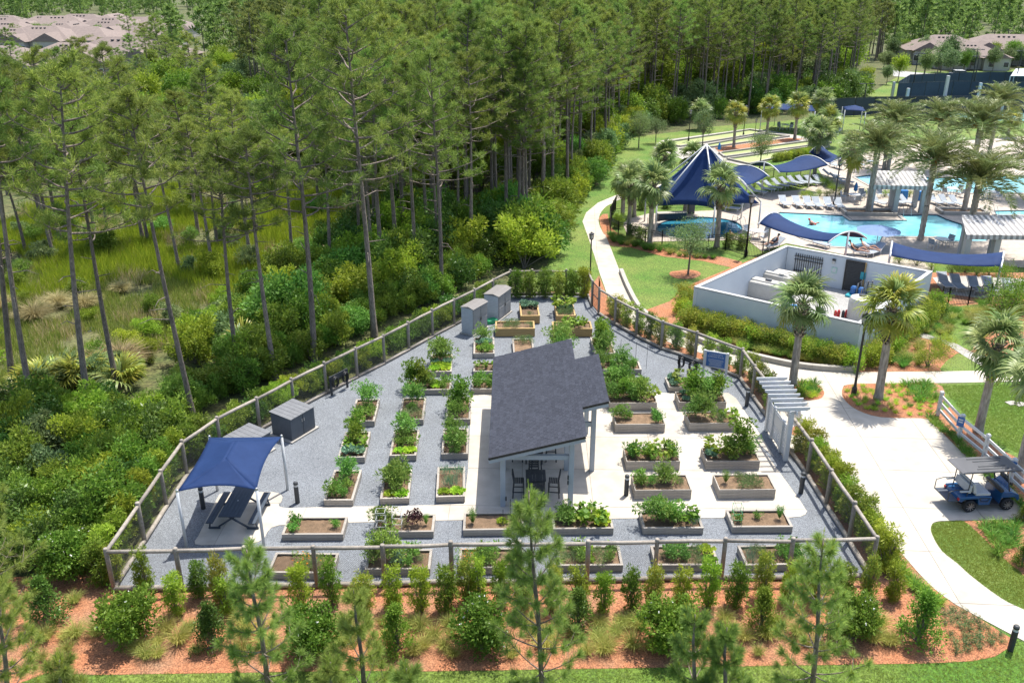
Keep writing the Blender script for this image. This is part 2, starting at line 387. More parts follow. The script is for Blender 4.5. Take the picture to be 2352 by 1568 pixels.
def water_mat(name, c1, c2):
    m = pm(name, c1, c2, .12, .06, .012, 2.2, fine=.10, fscale=1.3, co='World', contrast=(.3, .7)); return m
M['pool'] = water_mat('turquoise pool water', (.09, .40, .47), (.26, .55, .59))
M['spa'] = water_mat('deep blue spa water', (.015, .13, .22), (.04, .22, .31))
# striped canvas: white with grey bands along local x
m, n, l, b = newmat('grey and white striped canvas')
tc = n.new('ShaderNodeTexCoord'); sx_ = n.new('ShaderNodeSeparateXYZ'); l.new(tc.outputs['Object'], sx_.inputs[0])
ma = n.new('ShaderNodeMath'); ma.operation = 'MULTIPLY'; ma.inputs[1].default_value = 1 / .42; l.new(sx_.outputs[0], ma.inputs[0])
fr = n.new('ShaderNodeMath'); fr.operation = 'FRACT'; l.new(ma.outputs[0], fr.inputs[0])
rp = n.new('ShaderNodeValToRGB'); rp.color_ramp.interpolation = 'CONSTANT'; rp.color_ramp.elements[0].color = (.50, .49, .48, 1); rp.color_ramp.elements[1].position = .5; rp.color_ramp.elements[1].color = (.24, .232, .228, 1)
l.new(fr.outputs[0], rp.inputs[0]); l.new(rp.outputs[0], b.inputs['Base Color']); b.inputs['Roughness'].default_value = .8; M['stripe'] = m
for k_ in ('bluef', 'navyf', 'lbw'):
    tr_ = M[k_].node_tree; bs_ = tr_.nodes['Principled BSDF']; tl_ = tr_.nodes.new('ShaderNodeBsdfTranslucent'); mx_ = tr_.nodes.new('ShaderNodeMixShader'); mx_.inputs[0].default_value = .3
    tr_.links.new(bs_.inputs['Base Color'].links[0].from_socket, tl_.inputs[0]); tr_.links.new(bs_.outputs[0], mx_.inputs[1]); tr_.links.new(tl_.outputs[0], mx_.inputs[2]); tr_.links.new(mx_.outputs[0], tr_.nodes['Material Output'].inputs[0])
# windscreen mesh of the courts
M['screen'] = pm('dark navy windscreen', (.025, .036, .055), (.036, .05, .07), .3, .8, fine=.15, fscale=8)
# ------------------------------------------------------------------ fence line of the garden (post tops are 1.85 m above ground)
ZT = 1.85
POST_FRONT = [G(*a, ZT) for a in (('L2', 690, 685), ('L2', 1148, 680), ('L2', 1600, 665), ('L2', 2052, 662), ('M2', 268, 655), ('M2', 718, 640), ('M2', 1168, 637), ('M2', 1622, 630), ('M2', 2075, 620), ('R2', 283, 615), ('R2', 728, 615), ('R2', 1280, 600))]
POST_LEFT = [G(*a, ZT) for a in (('L2', 690, 685), ('L2', 900, 385), ('L2', 1050, 165), ('L1', 1190, 1430), ('L1', 1420, 1275), ('L1', 1680, 1145), ('L1', 1910, 1025), ('L1', 2125, 918), ('M1', 90, 820), ('M1', 272, 735), ('M1', 435, 652), ('M1', 593, 570), ('M1', 737, 500), ('M1', 872, 435), ('M1', 995, 370), ('M1', 1108, 312))]
POST_BACK = [G(*a, ZT) for a in (('M1', 1108, 312), ('M1', 1252, 310), ('M1', 1477, 312), ('M1', 1622, 315))]
POST_RB = [G(*a, ZT) for a in (('M1', 1695, 430), ('M1', 1803, 495), ('M1', 1945, 570), ('M1', 2112, 645), ('R1', 97, 712), ('R1', 397, 825), ('R1', 478, 935), ('C', 1150, 325))]
POST_RF = [G(*a, ZT) for a in (('C', 1440, 720), ('C', 1700, 1055), ('C', 1960, 1440), ('R2', 1133, 380), ('R2', 1280, 600))]
g0 = lambda L: [Vector((p.x, p.y, 0)) for p in L]
GARDEN = g0(POST_FRONT) + g0(POST_RF[::-1])[1:] + g0(POST_RB[::-1]) + g0(POST_BACK[::-1]) + g0(POST_LEFT[::-1])[1:-1]
# ------------------------------------------------------------------ ground sheets
bigg = MB().grid([[(x, y, -.05) for x in (-500, -300, -150, 0, 150, 300, 500)] for y in (-60, 20, 120, 300, 500, 760)])
struct(bigg.ob('ground', M['floor']))
lb = pl('L2', 150, 1530) + [GARDEN[0] + Vector((-.2, -.5, 0))] + g0(POST_LEFT)[1:] + pl('M1', 1170, 430, 1350, 280, 1420, 100) + pl('M0', 1400, 1420, 1550, 1290, 1700, 1200, 1780, 1100, 1830, 940, 1900, 900, 2240, 860) \
    + pl('R0', 200, 830, 700, 790, 1000, 760, 1380, 520, 1500, 470, 1900, 470, 2400, 440) + pl('T', 3000, 160, 3300, 1568) + [Vector((60, 12, 0)), Vector((-18, 12, 0))]
flat('lawn', lb, -.03, M['lawn'])
front = pl('L2', -600, 1640, 100, 1575, 300, 1500, 640, 1510, 1900, 1490) + pl('M2', 100, 1482, 500, 1487, 1000, 1480, 1900, 1465) + pl('R2', 600, 1450, 1240, 1440, 1600, 1435, 1900, 1420, 2050, 1390, 2130, 1340, 2180, 1285)
walk_l = pl('R2', 920, 40, 1100, 300, 1200, 450, 1380, 650, 1600, 900, 1760, 1030, 1900, 1110, 2240, 1290, 2700, 1520)
mul = front + pl('R2', 1900, 1110, 1760, 1030, 1600, 900, 1380, 650, 1200, 450, 1100, 300, 920, 40) + pl('C', 1800, 1180, 1560, 1170, 1410, 1240, 1345, 1335) + g0(POST_RF)[1:] + g0(POST_FRONT)[::-1][1:] + pl('L2', 640, 540, 300, 860, -600, 900)
flat('mulch_bed', mul, -.02, M['mulch'])
flat('gravel_court', GARDEN, -.014, M['gravel'])
# outside strip along the right rear fence
off = []
rb0 = g0(POST_RB)
for i, p in enumerate(rb0):
    d = (rb0[min(i + 1, len(rb0) - 1)] - rb0[max(i - 1, 0)]).normalized(); off.append(p + Vector((-d.y, d.x, 0)) * (1.15 if i < len(rb0) - 1 else .5))
flat('mulch_strip', rb0 + off[::-1] + pl('M1', 1690, 345), -.02, M['mulch'])
flat('mulch_strip', pl('M1', 1110, 500, 1160, 470, 1400, 455, 1600, 470, 1690, 350, 1700, 400) + [rb0[0]] + g0(POST_BACK)[::-1], -.02, M['mulch'])
walk_r_up = pl('M1', 2100, 680, 1960, 590, 1880, 450, 1830, 330, 1740, 100)
WALK = pl('S', 900, 640, 700, 690, 370, 770, 180, 850, 60, 950, 22, 1040) + pl('M1', 1620, 100, 1660, 220, 1700, 350, 1725, 420) + off[:] + [rb0[-1]] + pl('C', 1100, 945, 1345, 1335, 1410, 1240, 1560, 1170, 1800, 1180) + smooth(walk_l, 3) \
    + smooth(pl('R2', 2700, 1290, 2240, 1085, 2090, 1010, 1900, 870, 1800, 780, 1700, 700, 1645, 610, 1628, 560, 1640, 520, 1680, 505, 1720, 503), 3) + pl('R2', 2240, 490, 2310, 492, 2240, 430, 1800, 0) \
    + smooth(pl('R1', 1890, 1568, 1640, 1320, 1605, 1292, 1560, 1287, 1300, 1280, 1150, 1235, 1070, 1175, 1045, 1120, 1055, 1085, 1085, 1068, 1330, 1062), 3) + pl('R1', 2240, 1045, 2900, 1035, 2900, 985, 2100, 972, 1700, 980, 1330, 983) \
    + smooth(pl('R1', 1140, 985, 900, 975, 700, 950, 450, 895, 200, 830, 0, 745) + walk_r_up + pl('S', 240, 1170, 190, 1060, 200, 970, 260, 890, 340, 850, 420, 810, 720, 720, 920, 670), 3)
wk = flat('walkway', WALK, -.012, M['joint'])
slabs('slab', [p for p in WALK], G('R1', 1330, 1062), R(-4), 3.05, 3.05, .0, M['conc'], wk)
# garden concrete
PLAZA = pl('T', 1083, 905, 1500, 901) + pl('C', -40, 460, 600, 450, 700, 520, 1020, 1000, 1200, 1290) + pl('R2', 500, 0, 640, 190, 770, 370, 815, 440, 805, 462, 770, 476, 690, 482) + pl('M2', 1955, 487, 615, 501, 0, 516) \
    + pl('L2', 1880, 530, 1830, 532, 1780, 548, 1752, 580, 1735, 615, 1690, 645, 1620, 655, 1320, 662, 1280, 655, 1278, 635, 1300, 605, 1420, 365, 1440, 330, 1480, 316, 1790, 314, 1840, 325, 1855, 350, 1845, 380, 1828, 395, 1835, 412, 1880, 420) + pl('M2', 0, 410, 400, 406, 805, 392) + pl('T', 1075, 1080)
pz = flat('garden_patio', PLAZA, -.008, M['joint'])
slabs('slab', PLAZA, G('B', 1460, 1005), R(-1.2), 3.02, 3.02, .004, M['conc'], pz)
# planting islands, beds and lawns on the right
flat('mulch_bed', smooth(pl('R1', 1045, 1120, 1085, 1066, 1330, 1061, 1660, 1057, 1720, 1150, 1650, 1250, 1605, 1292, 1560, 1287, 1300, 1280, 1150, 1235, 1070, 1175), 3, True), .006, M['mulch'])
flat('mulch_bed', smooth(pl('R1', 745, 1050, 830, 1048, 890, 1065, 928, 1115, 915, 1150, 880, 1165, 800, 1168, 735, 1140), 3, True), .006, M['mulch'])
flat('mulch_bed', smooth(pl('C', 1450, 900, 1560, 870, 1640, 890, 1640, 950, 1580, 1000, 1440, 1005), 3, True), .006, M['mulch'])
flat('mulch_bed', pl('R2', 1840, 502, 2240, 496, 2800, 500, 2800, 1050, 2240, 860, 2100, 740, 2000, 640, 1920, 565), -.02, M['mulch'])
flat('mulch_strip', pl('R1', 1660, 1250, 1605, 1292, 1640, 1320, 1890, 1568) + pl('R2', 2240, 430, 2330, 500, 2900, 700, 2240, 110) + pl('R1', 2010, 1450, 1760, 1210), -.02, M['mulch'])
flat('mulch_bed', pl('M1', 1960, 590) + pl('R1', 0, 745, 200, 830, 450, 895, 700, 950, 900, 975, 1140, 984, 1330, 981, 1700, 975, 1725, 920, 1800, 860, 1900, 850, 1800, 800, 1690, 760, 1480, 700, 1500, 650, 1740, 560, 1900, 540, 2240, 560, 2240, 330, 1640, 330, 680, 150, 70, 400) + pl('M1', 2150, 520), -.022, M['mulch'])
flat('mulch_bed', pl('R1', 1890, 850, 2100, 900, 2240, 950, 2700, 980, 2700, 620, 2240, 610, 2000, 700), -.022, M['mulch'])
dp = smooth(pl('R1', 1480, 695, 1690, 765, 1800, 800, 1900, 855, 2110, 915, 2240, 965), 3) + smooth(pl('R1', 2240, 1012, 2000, 958, 1850, 880, 1700, 792, 1450, 735), 3)
sp = flat('side_path', dp, -.012, M['joint']); slabs('slab', dp, G('R1', 1480, 700), R(-35), 1.8, 1.8, 0, M['conc2'], sp)
flat('lawn_patch', smooth(pl('R1', 1700, 976, 1715, 930, 1760, 890, 1840, 868, 1930, 885, 2030, 930, 2105, 968, 1900, 978), 3, True), -.008, M['lawn'])
flat('lawn_curve', smooth(pl('R2', 1628, 560, 1645, 520, 1720, 505, 1840, 500, 1920, 565, 2000, 640, 2100, 740, 2240, 860, 2800, 1100, 2700, 1290, 2240, 1085, 2090, 1010, 1900, 870, 1800, 780, 1700, 700, 1645, 610), 2, True), -.016, M['lawn2'])
# beds by the black railing
flat('mulch_bed', smooth(pl('S', 190, 1000, 240, 1170, 310, 1285, 500, 1300, 850, 1395, 1250, 1440, 1560, 1510, 1650, 1450, 1300, 1370, 950, 1300, 640, 1260, 420, 1180, 300, 1080, 280, 960), 2, True), -.02, M['mulch'])
flat('mulch_bed', smooth(pl('S', 920, 1552, 1000, 1540, 1100, 1530, 1200, 1545, 1230, 1580, 1150, 1620, 1000, 1620, 920, 1590), 3, True), -.018, M['mulch'])
# ------------------------------------------------------------------ pools and deck
SPA = [G('S', 1215 + 440 * math.cos(t), 1112 + 112 * math.sin(t)) for t in np.linspace(0, 2 * math.pi, 40, endpoint=False)]
POOL = pl('R0', 590, 1415, 640, 1396) + pl('W', 0, 1257, 600, 1285, 670, 1332, 1160, 1332, 1100, 1278, 1500, 1278, 1590, 1322, 1740, 1370, 1790, 1470) + pl('R1', 1990, 90, 2000, 128, 1700, 130, 1640, 98, 1312, 96, 1286, 150, 1100, 168, 960, 160, 800, 110, 640, 35)
POOL2 = pl('W', 690, 905, 900, 878, 1500, 915, 2400, 895, 2800, 950, 2700, 1060, 1750, 1062, 1300, 1022, 850, 992)
POOL3 = pl('W', 2060, 1240, 2800, 1228, 2800, 1272, 2080, 1278)
DECK = pl('S', 430, 1060, 500, 1010, 700, 960, 1400, 925, 1650, 925) + pl('R0', 430, 1290, 520, 1262, 750, 1250, 940, 1195, 890, 1110, 960, 1050, 1250, 990, 1500, 950, 2300, 890, 3000, 840) + pl('R1', 3000, 340, 2240, 300, 1660, 250, 1640, 330, 680, 140, 540, 190) + pl('S', 1850, 1340, 1700, 1225, 1400, 1235, 800, 1245, 680, 1250, 470, 1150)
flat('pool_deck', [DECK, SPA, POOL, POOL2, POOL3], .004, M['deck'])
for nm, lp, mt in (('pool_water', POOL, 'pool'), ('pool_water', POOL2, 'pool'), ('pool_water', POOL3, 'pool'), ('spa_water', SPA, 'spa')):
    c = sum(lp, Vector()) / len(lp)
    flat(nm, [c + (p - c) * 1.004 for p in lp], -.026, M[mt])
    # dark waterline tile and pale coping round the basin
    e = MB(); e2 = MB(); N = len(lp)
    for i in range(N):
        a, b_ = lp[i], lp[(i + 1) % N]
        if (b_ - a).length > .02:
            e.bar(a + Vector((0, 0, .012)), b_ + Vector((0, 0, .012)), .09, .08)
            d = (b_ - a).normalized(); o_ = Vector((d.y, -d.x, 0)); o_ = o_ if (a - c).dot(o_) > 0 else -o_
            e2.bar(a + o_ * .2 + Vector((0, 0, .02)), b_ + o_ * .2 + Vector((0, 0, .02)), .3, .07)
    struct(e.ob('waterline_tile', M['navy'])); struct(e2.ob('pool_coping', M['kerb']))
# ------------------------------------------------------------------ ball courts, sports court, road
apron = flat('court_apron', pl('R0', -190, 965, -140, 922, 440, 843, 560, 856, 740, 886, 960, 930, 970, 965, 700, 1010, 440, 1095, 300, 1065, 0, 1045), -.014, M['conc2'])
for q in ((-130, 940, 440, 856, 555, 872, -20, 965), (-20, 985, 545, 884, 700, 898, 200, 968), (240, 1008, 870, 925, 975, 940, 275, 1034), (290, 1047, 940, 955, 960, 965, 435, 1080)):
    Q = pl('R0', *q); flat('court_lane', Q, -.004, M['bocce'])
    e = MB()
    for i in range(4): e.bar(Q[i] + Vector((0, 0, .1)), Q[(i + 1) % 4] + Vector((0, 0, .1)), .22, .2)
    struct(e.ob('court_kerb', M['kerb']))
flat('mulch_strip', pl('R0', 210, 970, 700, 905, 800, 912, 700, 930, 240, 1000), -.002, M['mulch'])
flat('sports_court', pl('R0', 1500, 600, 2240, 555, 2800, 600, 2800, 800, 2000, 790, 1350, 720), -.016, M['tcourt'])
flat('road', pl('R0', 1380, 462, 1600, 481, 2240, 508, 3200, 540, 3200, 575, 2240, 533, 1700, 524, 1380, 500), -.018, M['asph'])
flat('road', pl('R0', 300, 380, 380, 385, 425, 250, 400, 250), .0, M['asph'])
flat('far_lawn', pl('L0', -300, 600, 340, 545, 460, 520, 650, 560, 700, 600, 640, 615, 560, 605, 340, 600, -200, 680), -.02, M['lawn'])
flat('pond_water', pl('L0', 580, 618, 660, 612, 690, 680, 600, 672), -.016, M['water'])
MARSH = pl('T', -120, 520, 150, 460, 400, 430, 640, 430, 900, 440, 900, 540, 830, 620, 620, 700, 470, 700, 400, 800, 260, 830, 120, 900, -120, 880)
flat('marsh_ground', MARSH, -.03, pm('marsh mud', (.07, .085, .025), (.13, .12, .05), .3, .9, .02, 6, fine=.4, fscale=5, co='World'))
for q in (('L1', 1690, 250, 1800, 240, 1830, 380, 1790, 480, 1740, 490, 1720, 350), ('L1', 900, 780, 1000, 770, 1150, 820, 1050, 840, 920, 830), ('L1', 480, 680, 620, 690, 600, 720, 480, 710), ('L1', 700, 990, 880, 960, 920, 1000, 780, 1030)):
    flat('marsh_water', pl(*q), -.012, M['water'])
flat('lounger_terrace', pl('R1', 1640, 365, 1760, 350, 2240, 372, 2800, 390, 2800, 470, 2240, 460, 1960, 500, 1720, 470), -.006, M['conc2'])
# raised kerb along the walk
def sweep(path, w_, h_, name, mat, parent=None):
    b1 = MB()
    for a, b_ in zip(path, path[1:]): b1.bar(a + Vector((0, 0, h_ / 2)), b_ + Vector((0, 0, h_ / 2)), w_, h_)
    return b1.ob(name, mat, parent)
kp = smooth(pl('R1', 1140, 982, 900, 970, 700, 944, 450, 888, 200, 822, 0, 740) + pl('M1', 2100, 675, 1965, 585, 1885, 450, 1835, 330), 4)
struct(sweep(kp, .28, .3, 'kerb', M['kerb']))
# ================================================================== GARDEN
# ------------------------------------------------------------------ fence of round poles and wire mesh
fence = thing('garden_fence', 'round timber pole fence with wire mesh enclosing the gravel garden', 'fence', GARDEN[0])
FO = GARDEN[0]
pmesh = MB().lathe([(.085, -.05), (.085, ZT - .03), (.07, ZT), (.02, ZT + .01)], 10).mesh('post', M['pole'], True)
def wire_panel(a, b, z0, z1):
    d = b - a; L = d.length; hh = z1 - z0; d.normalize(); m_ = MB(); p = .085; w_ = .003
    n_ = Vector((-d.y, d.x, 0)) * .004
    for sgn in (1, -1):
        k = -hh
        while k < L:
            t0, t1 = max(0, k), min(L, k + hh)
            if t1 - t0 > .02:
                s0, s1 = (t0 - k), (t1 - k)
                if sgn < 0: s0, s1 = hh - s0, hh - s1
                A_ = a + d * t0 + Vector((0, 0, z0 + s0)) + n_ * sgn; B_ = a + d * t1 + Vector((0, 0, z0 + s1)) + n_ * sgn
                e = d * w_
                m_.add([A_ - e, A_ + e, B_ + e, B_ - e], [(0, 1, 2, 3)])
            k += p
    m_.v = [v - FO for v in m_.v]
    me = bpy.data.meshes.new('wire_panel'); me.from_pydata([tuple(v) for v in m_.v], [], m_.f); me.materials.append(M['wire'])
    link('wire_panel', me, fence)
def fence_run(P, first=True, log=True, mesh=True, rail=True):
    P = g0(P)
    for i, p in enumerate(P):
        if i or first:
            o = link('post', pmesh, fence, p - FO, rnd.uniform(0, 6)); o.scale = (rnd.uniform(.92, 1.1),) * 2 + (rnd.uniform(.985, 1.02),)
    for a, b in zip(P, P[1:]):
        j = lambda: Vector((rnd.uniform(-.015, .015), rnd.uniform(-.015, .015), rnd.uniform(-.02, .02)))
        z = Vector((0, 0, ZT - .14))
        if rail: MB().tube([a - FO + z + j(), (a + b) / 2 - FO + z + j(), b - FO + z + j()], [.075, .078, .07], 9).ob('top_rail', M['pole'], fence, smooth=True)
        if log: MB().tube([a - FO + Vector((0, 0, .09)) + j(), b - FO + Vector((0, 0, .09)) + j()], [.1, .095], 9).ob('bottom_log', M['pole'], fence, smooth=True)
        if mesh: wire_panel(a, b, .12, ZT - .16)
fence_run(POST_FRONT); fence_run(POST_LEFT, False); fence_run(POST_BACK, False); fence_run(POST_RB); fence_run(POST_RF[:-1])
fence_run(POST_RF[-2:], False) if False else None
a_, b_ = g0(POST_RF[-2:]); MB().tube([a_ - FO + Vector((0, 0, ZT - .14)), b_ - FO + Vector((0, 0, ZT - .14))], .073, 9).ob('top_rail', M['pole'], fence, smooth=True); MB().tube([a_ - FO + Vector((0, 0, .09)), b_ - FO + Vector((0, 0, .09))], .1, 9).ob('bottom_log', M['pole'], fence, smooth=True); wire_panel(a_, b_, .12, ZT - .16)
# the short corner between the back run and the metal gate
ca = g0(POST_BACK)[-1]; cb = G('M1', 1650, 382, ZT); cb.z = 0
link('post', pmesh, fence, cb - FO); MB().tube([ca - FO + Vector((0, 0, ZT - .14)), cb - FO + Vector((0, 0, ZT - .14))], .07, 9).ob('top_rail', M['pole'], fence, smooth=True); MB().tube([ca - FO + Vector((0, 0, .09)), cb - FO + Vector((0, 0, .09))], .09, 9).ob('bottom_log', M['pole'], fence, smooth=True); wire_panel(ca, cb, .12, ZT - .16)
gb = g0(POST_RB)[0]
gt = thing('metal_gate', 'narrow black framed mesh gate at the rear right corner of the garden', 'gate', cb)
dv = gb - cb; Lg = dv.length; dv.normalize(); f_ = MB()
q0 = dv * .14; q1 = dv * (Lg - .14)
for z in (.12, .95, 1.75): f_.bar(q0 + Vector((0, 0, z)), q1 + Vector((0, 0, z)), .045)
for q in (q0, q1): f_.bar(q + Vector((0, 0, .05)), q + Vector((0, 0, 1.8)), .05)
f_.ob('gate_frame', M['black'], gt)
w_ = MB()
for i in range(1, int((Lg - .28) / .06)): w_.bar(q0 + dv * (.06 * i) + Vector((0, 0, .12)), q0 + dv * (.06 * i) + Vector((0, 0, 1.75)), .008)
w_.ob('gate_mesh', M['black'], gt); MB().box(q1 + Vector((0, 0, 1.0)) - dv * .05, (.09, .06, .16)).ob('latch', M['black'], gt)
# ------------------------------------------------------------------ raised beds
def bed_proto(name, hgt, mat, rows, trim):
    r = thing(name, 'x', 'planter'); L, D_, t = 2.42, 1.22, .045
    hb = hgt / rows
    fm = MB().box((0, 0, 0), (L, t, hb - .006)).mesh('board', mat, bevel=.004); sm = MB().box((0, 0, 0), (t, D_ - 2 * t - .004, hb - .006)).mesh('board', mat, bevel=.004)
    for k in range(rows):
        z = hb * (k + .5)
        for s in (-1, 1):
            o = link('board', fm, r, (0, s * (D_ / 2 - t / 2), z)); o = link('board', sm, r, (s * (L / 2 - t / 2), 0, z))
    if trim:
        for s in (-1, 1):
            MB().box((0, s * (D_ / 2 - .045), hgt + .012), (L + .02, .1, .024)).ob('cap_rail', mat, r, bevel=.003)
            MB().box((s * (L / 2 - .045), 0, hgt + .012), (.1, D_ - .194, .024)).ob('cap_rail', mat, r, bevel=.003)
    rs_ = random.Random(name); P = [[((i / 16 - .5) * (L - .1), (j / 8 - .5) * (D_ - .1), hgt - .07 + rs_.uniform(-.02, .025)) for i in range(17)] for j in range(9)]
    MB().grid(P).ob('soil', M['soil'], r, smooth=True)
    return Proto(r)
BP = {'low': bed_proto('raised_bed', .28, M['wgrey'], 2, True), 'tall': bed_proto('raised_bed', .48, M['wgrey'], 3, False), 'ced': bed_proto('raised_bed', .52, M['cedar'], 3, True)}
BH = {'low': .28, 'tall': .48, 'ced': .52}
# ------------------------------------------------------------------ vegetables
RS = np.random.RandomState(3)
def clump(n, cx, r, L, W, mat=None, out=1.0, up=.3, rs=RS, shell=.55):
    """leaves around a set of clump centres; cx (k,3), r radius"""
    k = len(cx); idx = rs.randint(0, k, n); d = nrm(rs.normal(size=(n, 3)))
    rr = np.asarray(r) if hasattr(r, '__len__') else np.full(k, r)
    p = cx[idx] + d * (rr[idx] * (shell + (1 - shell) * rs.rand(n)))[:, None]
    ax = nrm(d * out + rs.normal(size=(n, 3)) * .5 + np.array([0, 0, up]))
    k_ = .5 + .95 * rs.rand(n) ** 1.3
    return blades(p, ax, L * k_, W * k_, rs, fold=.15)
def stems(n, h, r, rs, w_=.012):
    a = rs.rand(n) * 6.28; p = np.zeros((n, 3)); d = np.stack([np.cos(a) * r, np.sin(a) * r, np.full(n, h)], 1)
    return blades(p, d, np.linalg.norm(d, axis=1), w_, rs, mid=.3)
def veg(kind, seed):
    rs = np.random.RandomState(seed); P = []
    if kind == 'T':
        k = 16; c = np.stack([rs.normal(0, .2, k), rs.normal(0, .2, k), .25 + rs.rand(k) * .65], 1); P = [clump(1500, c, .2, .11, .04, rs=rs), stems(14, .85, .2, rs)]; mt = 'tom'
    elif kind == 'B':
        k = 22; c = np.stack([rs.normal(0, .16, k), rs.normal(0, .16, k), .15 + rs.rand(k) * 1.15], 1); P = [clump(1500, c, .18, .11, .055, rs=rs), stems(10, 1.3, .12, rs)]; mt = 'lv1'
    elif kind == 'E':
        k = 9; c = np.stack([rs.normal(0, .16, k), rs.normal(0, .16, k), .2 + rs.rand(k) * .3], 1); P = [clump(430, c, .15, .11, .05, rs=rs), stems(9, .45, .15, rs)]; mt = 'herb'
    elif kind == 'Q':
        n = 70; a = rs.rand(n) * 6.28; r = .08 + .42 * np.sqrt(rs.rand(n)); p = np.stack([np.cos(a) * r, np.sin(a) * r, .25 + .3 * rs.rand(n)], 1)
        d = np.stack([np.cos(a), np.sin(a), rs.normal(0, .25, n)], 1); P = [blades(p, d, .24, .22, rs, fold=.12), stems(26, .4, .35, rs, .02)]; mt = 'lv1'
    elif kind == 'K':
        n = 60; a = rs.rand(n) * 6.28; t = rs.rand(n); p = np.stack([np.cos(a) * .05, np.sin(a) * .05, .1 + .1 * t], 1)
        d = np.stack([np.cos(a) * (.4 + t), np.sin(a) * (.4 + t), 1.1 - t], 1); P = [blades(p, d, .3, .15, rs, fold=.2, mid=.62), clump(140, p + nrm(d) * .22, .05, .09, .07, rs=rs)]; mt = 'kale'
    elif kind == 'L':
        n = 90; a = rs.rand(n) * 6.28; t = rs.rand(n); p = np.stack([np.cos(a) * .2 * t, np.sin(a) * .2 * t, .02 + .04 * t], 1)
        d = np.stack([np.cos(a) * t, np.sin(a) * t, 1 - .5 * t], 1); P = [blades(p, d, .22, .12, rs, fold=.25, mid=.6)]; mt = 'lett'
    elif kind == 'H':
        k = 12; c = np.stack([rs.normal(0, .17, k), rs.normal(0, .15, k), .1 + rs.rand(k) * .2], 1); P = [clump(900, c, .13, .07, .018, rs=rs, up=.8)]; mt = 'lv4'
    elif kind == 'R':
        n = 60; a = rs.rand(n) * 6.28; d = np.stack([np.cos(a) * .35 * rs.rand(n), np.sin(a) * .35 * rs.rand(n), np.full(n, .9)], 1); q = []
        for t in np.linspace(.15, 1, 14): q.append(d * t * .75)
        c = np.concatenate(q); P = [blades(c, np.repeat(nrm(d), 14, 0)[np.argsort(np.tile(np.arange(n), 14), kind='stable')] * 0 + np.array([0, 0, .8]) + rs.normal(size=(len(c), 3)) * .5, .09, .014, rs), stems(30, .7, .3, rs)]; mt = 'herb'
    elif kind == 'P':
        k = 12; c = np.stack([rs.normal(0, .14, k), rs.normal(0, .14, k), .25 + rs.rand(k) * .55], 1); P = [clump(420, c, .15, .13, .07, rs=rs), stems(6, .8, .1, rs)]; mt = 'purp'
    elif kind == 'O':
        n = 70; c = np.stack([rs.uniform(-.25, .25, n), rs.uniform(-.2, .2, n), np.zeros(n)], 1); P = [blades(c, np.array([0, 0, 1.]) + rs.normal(size=(n, 3)) * .28, .55, .022, rs)]; mt = 'kale'
    elif kind == 'M':
        k = 8; c = np.stack([rs.normal(0, .16, k), rs.normal(0, .16, k), .1 + rs.rand(k) * .15], 1); P = [clump(380, c, .12, .07, .03, rs=rs)]; mt = 'herb'
    v, f = joinv(P); me = npmesh('plant', v, f, M[mt])
    if kind == 'M':
        n = 16; p = np.stack([rs.normal(0, .2, n), rs.normal(0, .2, n), .28 + rs.rand(n) * .08], 1); fv, ff = blades(np.repeat(p, 5, 0), rs.normal(size=(n * 5, 3)) * [1, 1, .3], .04, .04, rs); return me, npmesh('flowers', fv, ff, M['florange'])
    return me, None
VN = {'T': ('tomato_plant', 'feathery tomato bush', 'tomato plant'), 'B': ('bean_plant', 'tall climbing bean plant', 'bean plant'), 'E': ('pepper_plant', 'leafy pepper plant', 'pepper plant'), 'Q': ('squash_plant', 'broad leaved squash plant', 'squash plant'),
      'K': ('kale_plant', 'blue green kale plant', 'kale plant'), 'L': ('lettuce_head', 'bright lettuce head', 'lettuce'), 'H': ('herb_clump', 'low grey green herb clump', 'herb'), 'R': ('rosemary_bush', 'upright spiky rosemary bush', 'rosemary'),
      'P': ('purple_plant', 'dark purple leafed plant', 'plant'), 'O': ('onion_clump', 'clump of upright onion leaves', 'onions'), 'M': ('marigold_plant', 'marigold with orange flowers', 'flower')}
VM = {k: [veg(k, i * 7 + j) for j in range(3)] for i, k in enumerate(VN)}
POS = {1: ['middle'], 2: ['left half', 'right half'], 3: ['left end', 'middle', 'right end'], 4: ['left end', 'left middle', 'right middle', 'right end'], 5: ['left end', 'left middle', 'centre', 'right middle', 'right end'], 6: ['left end', 'left side', 'left of centre', 'right of centre', 'right side', 'right end']}
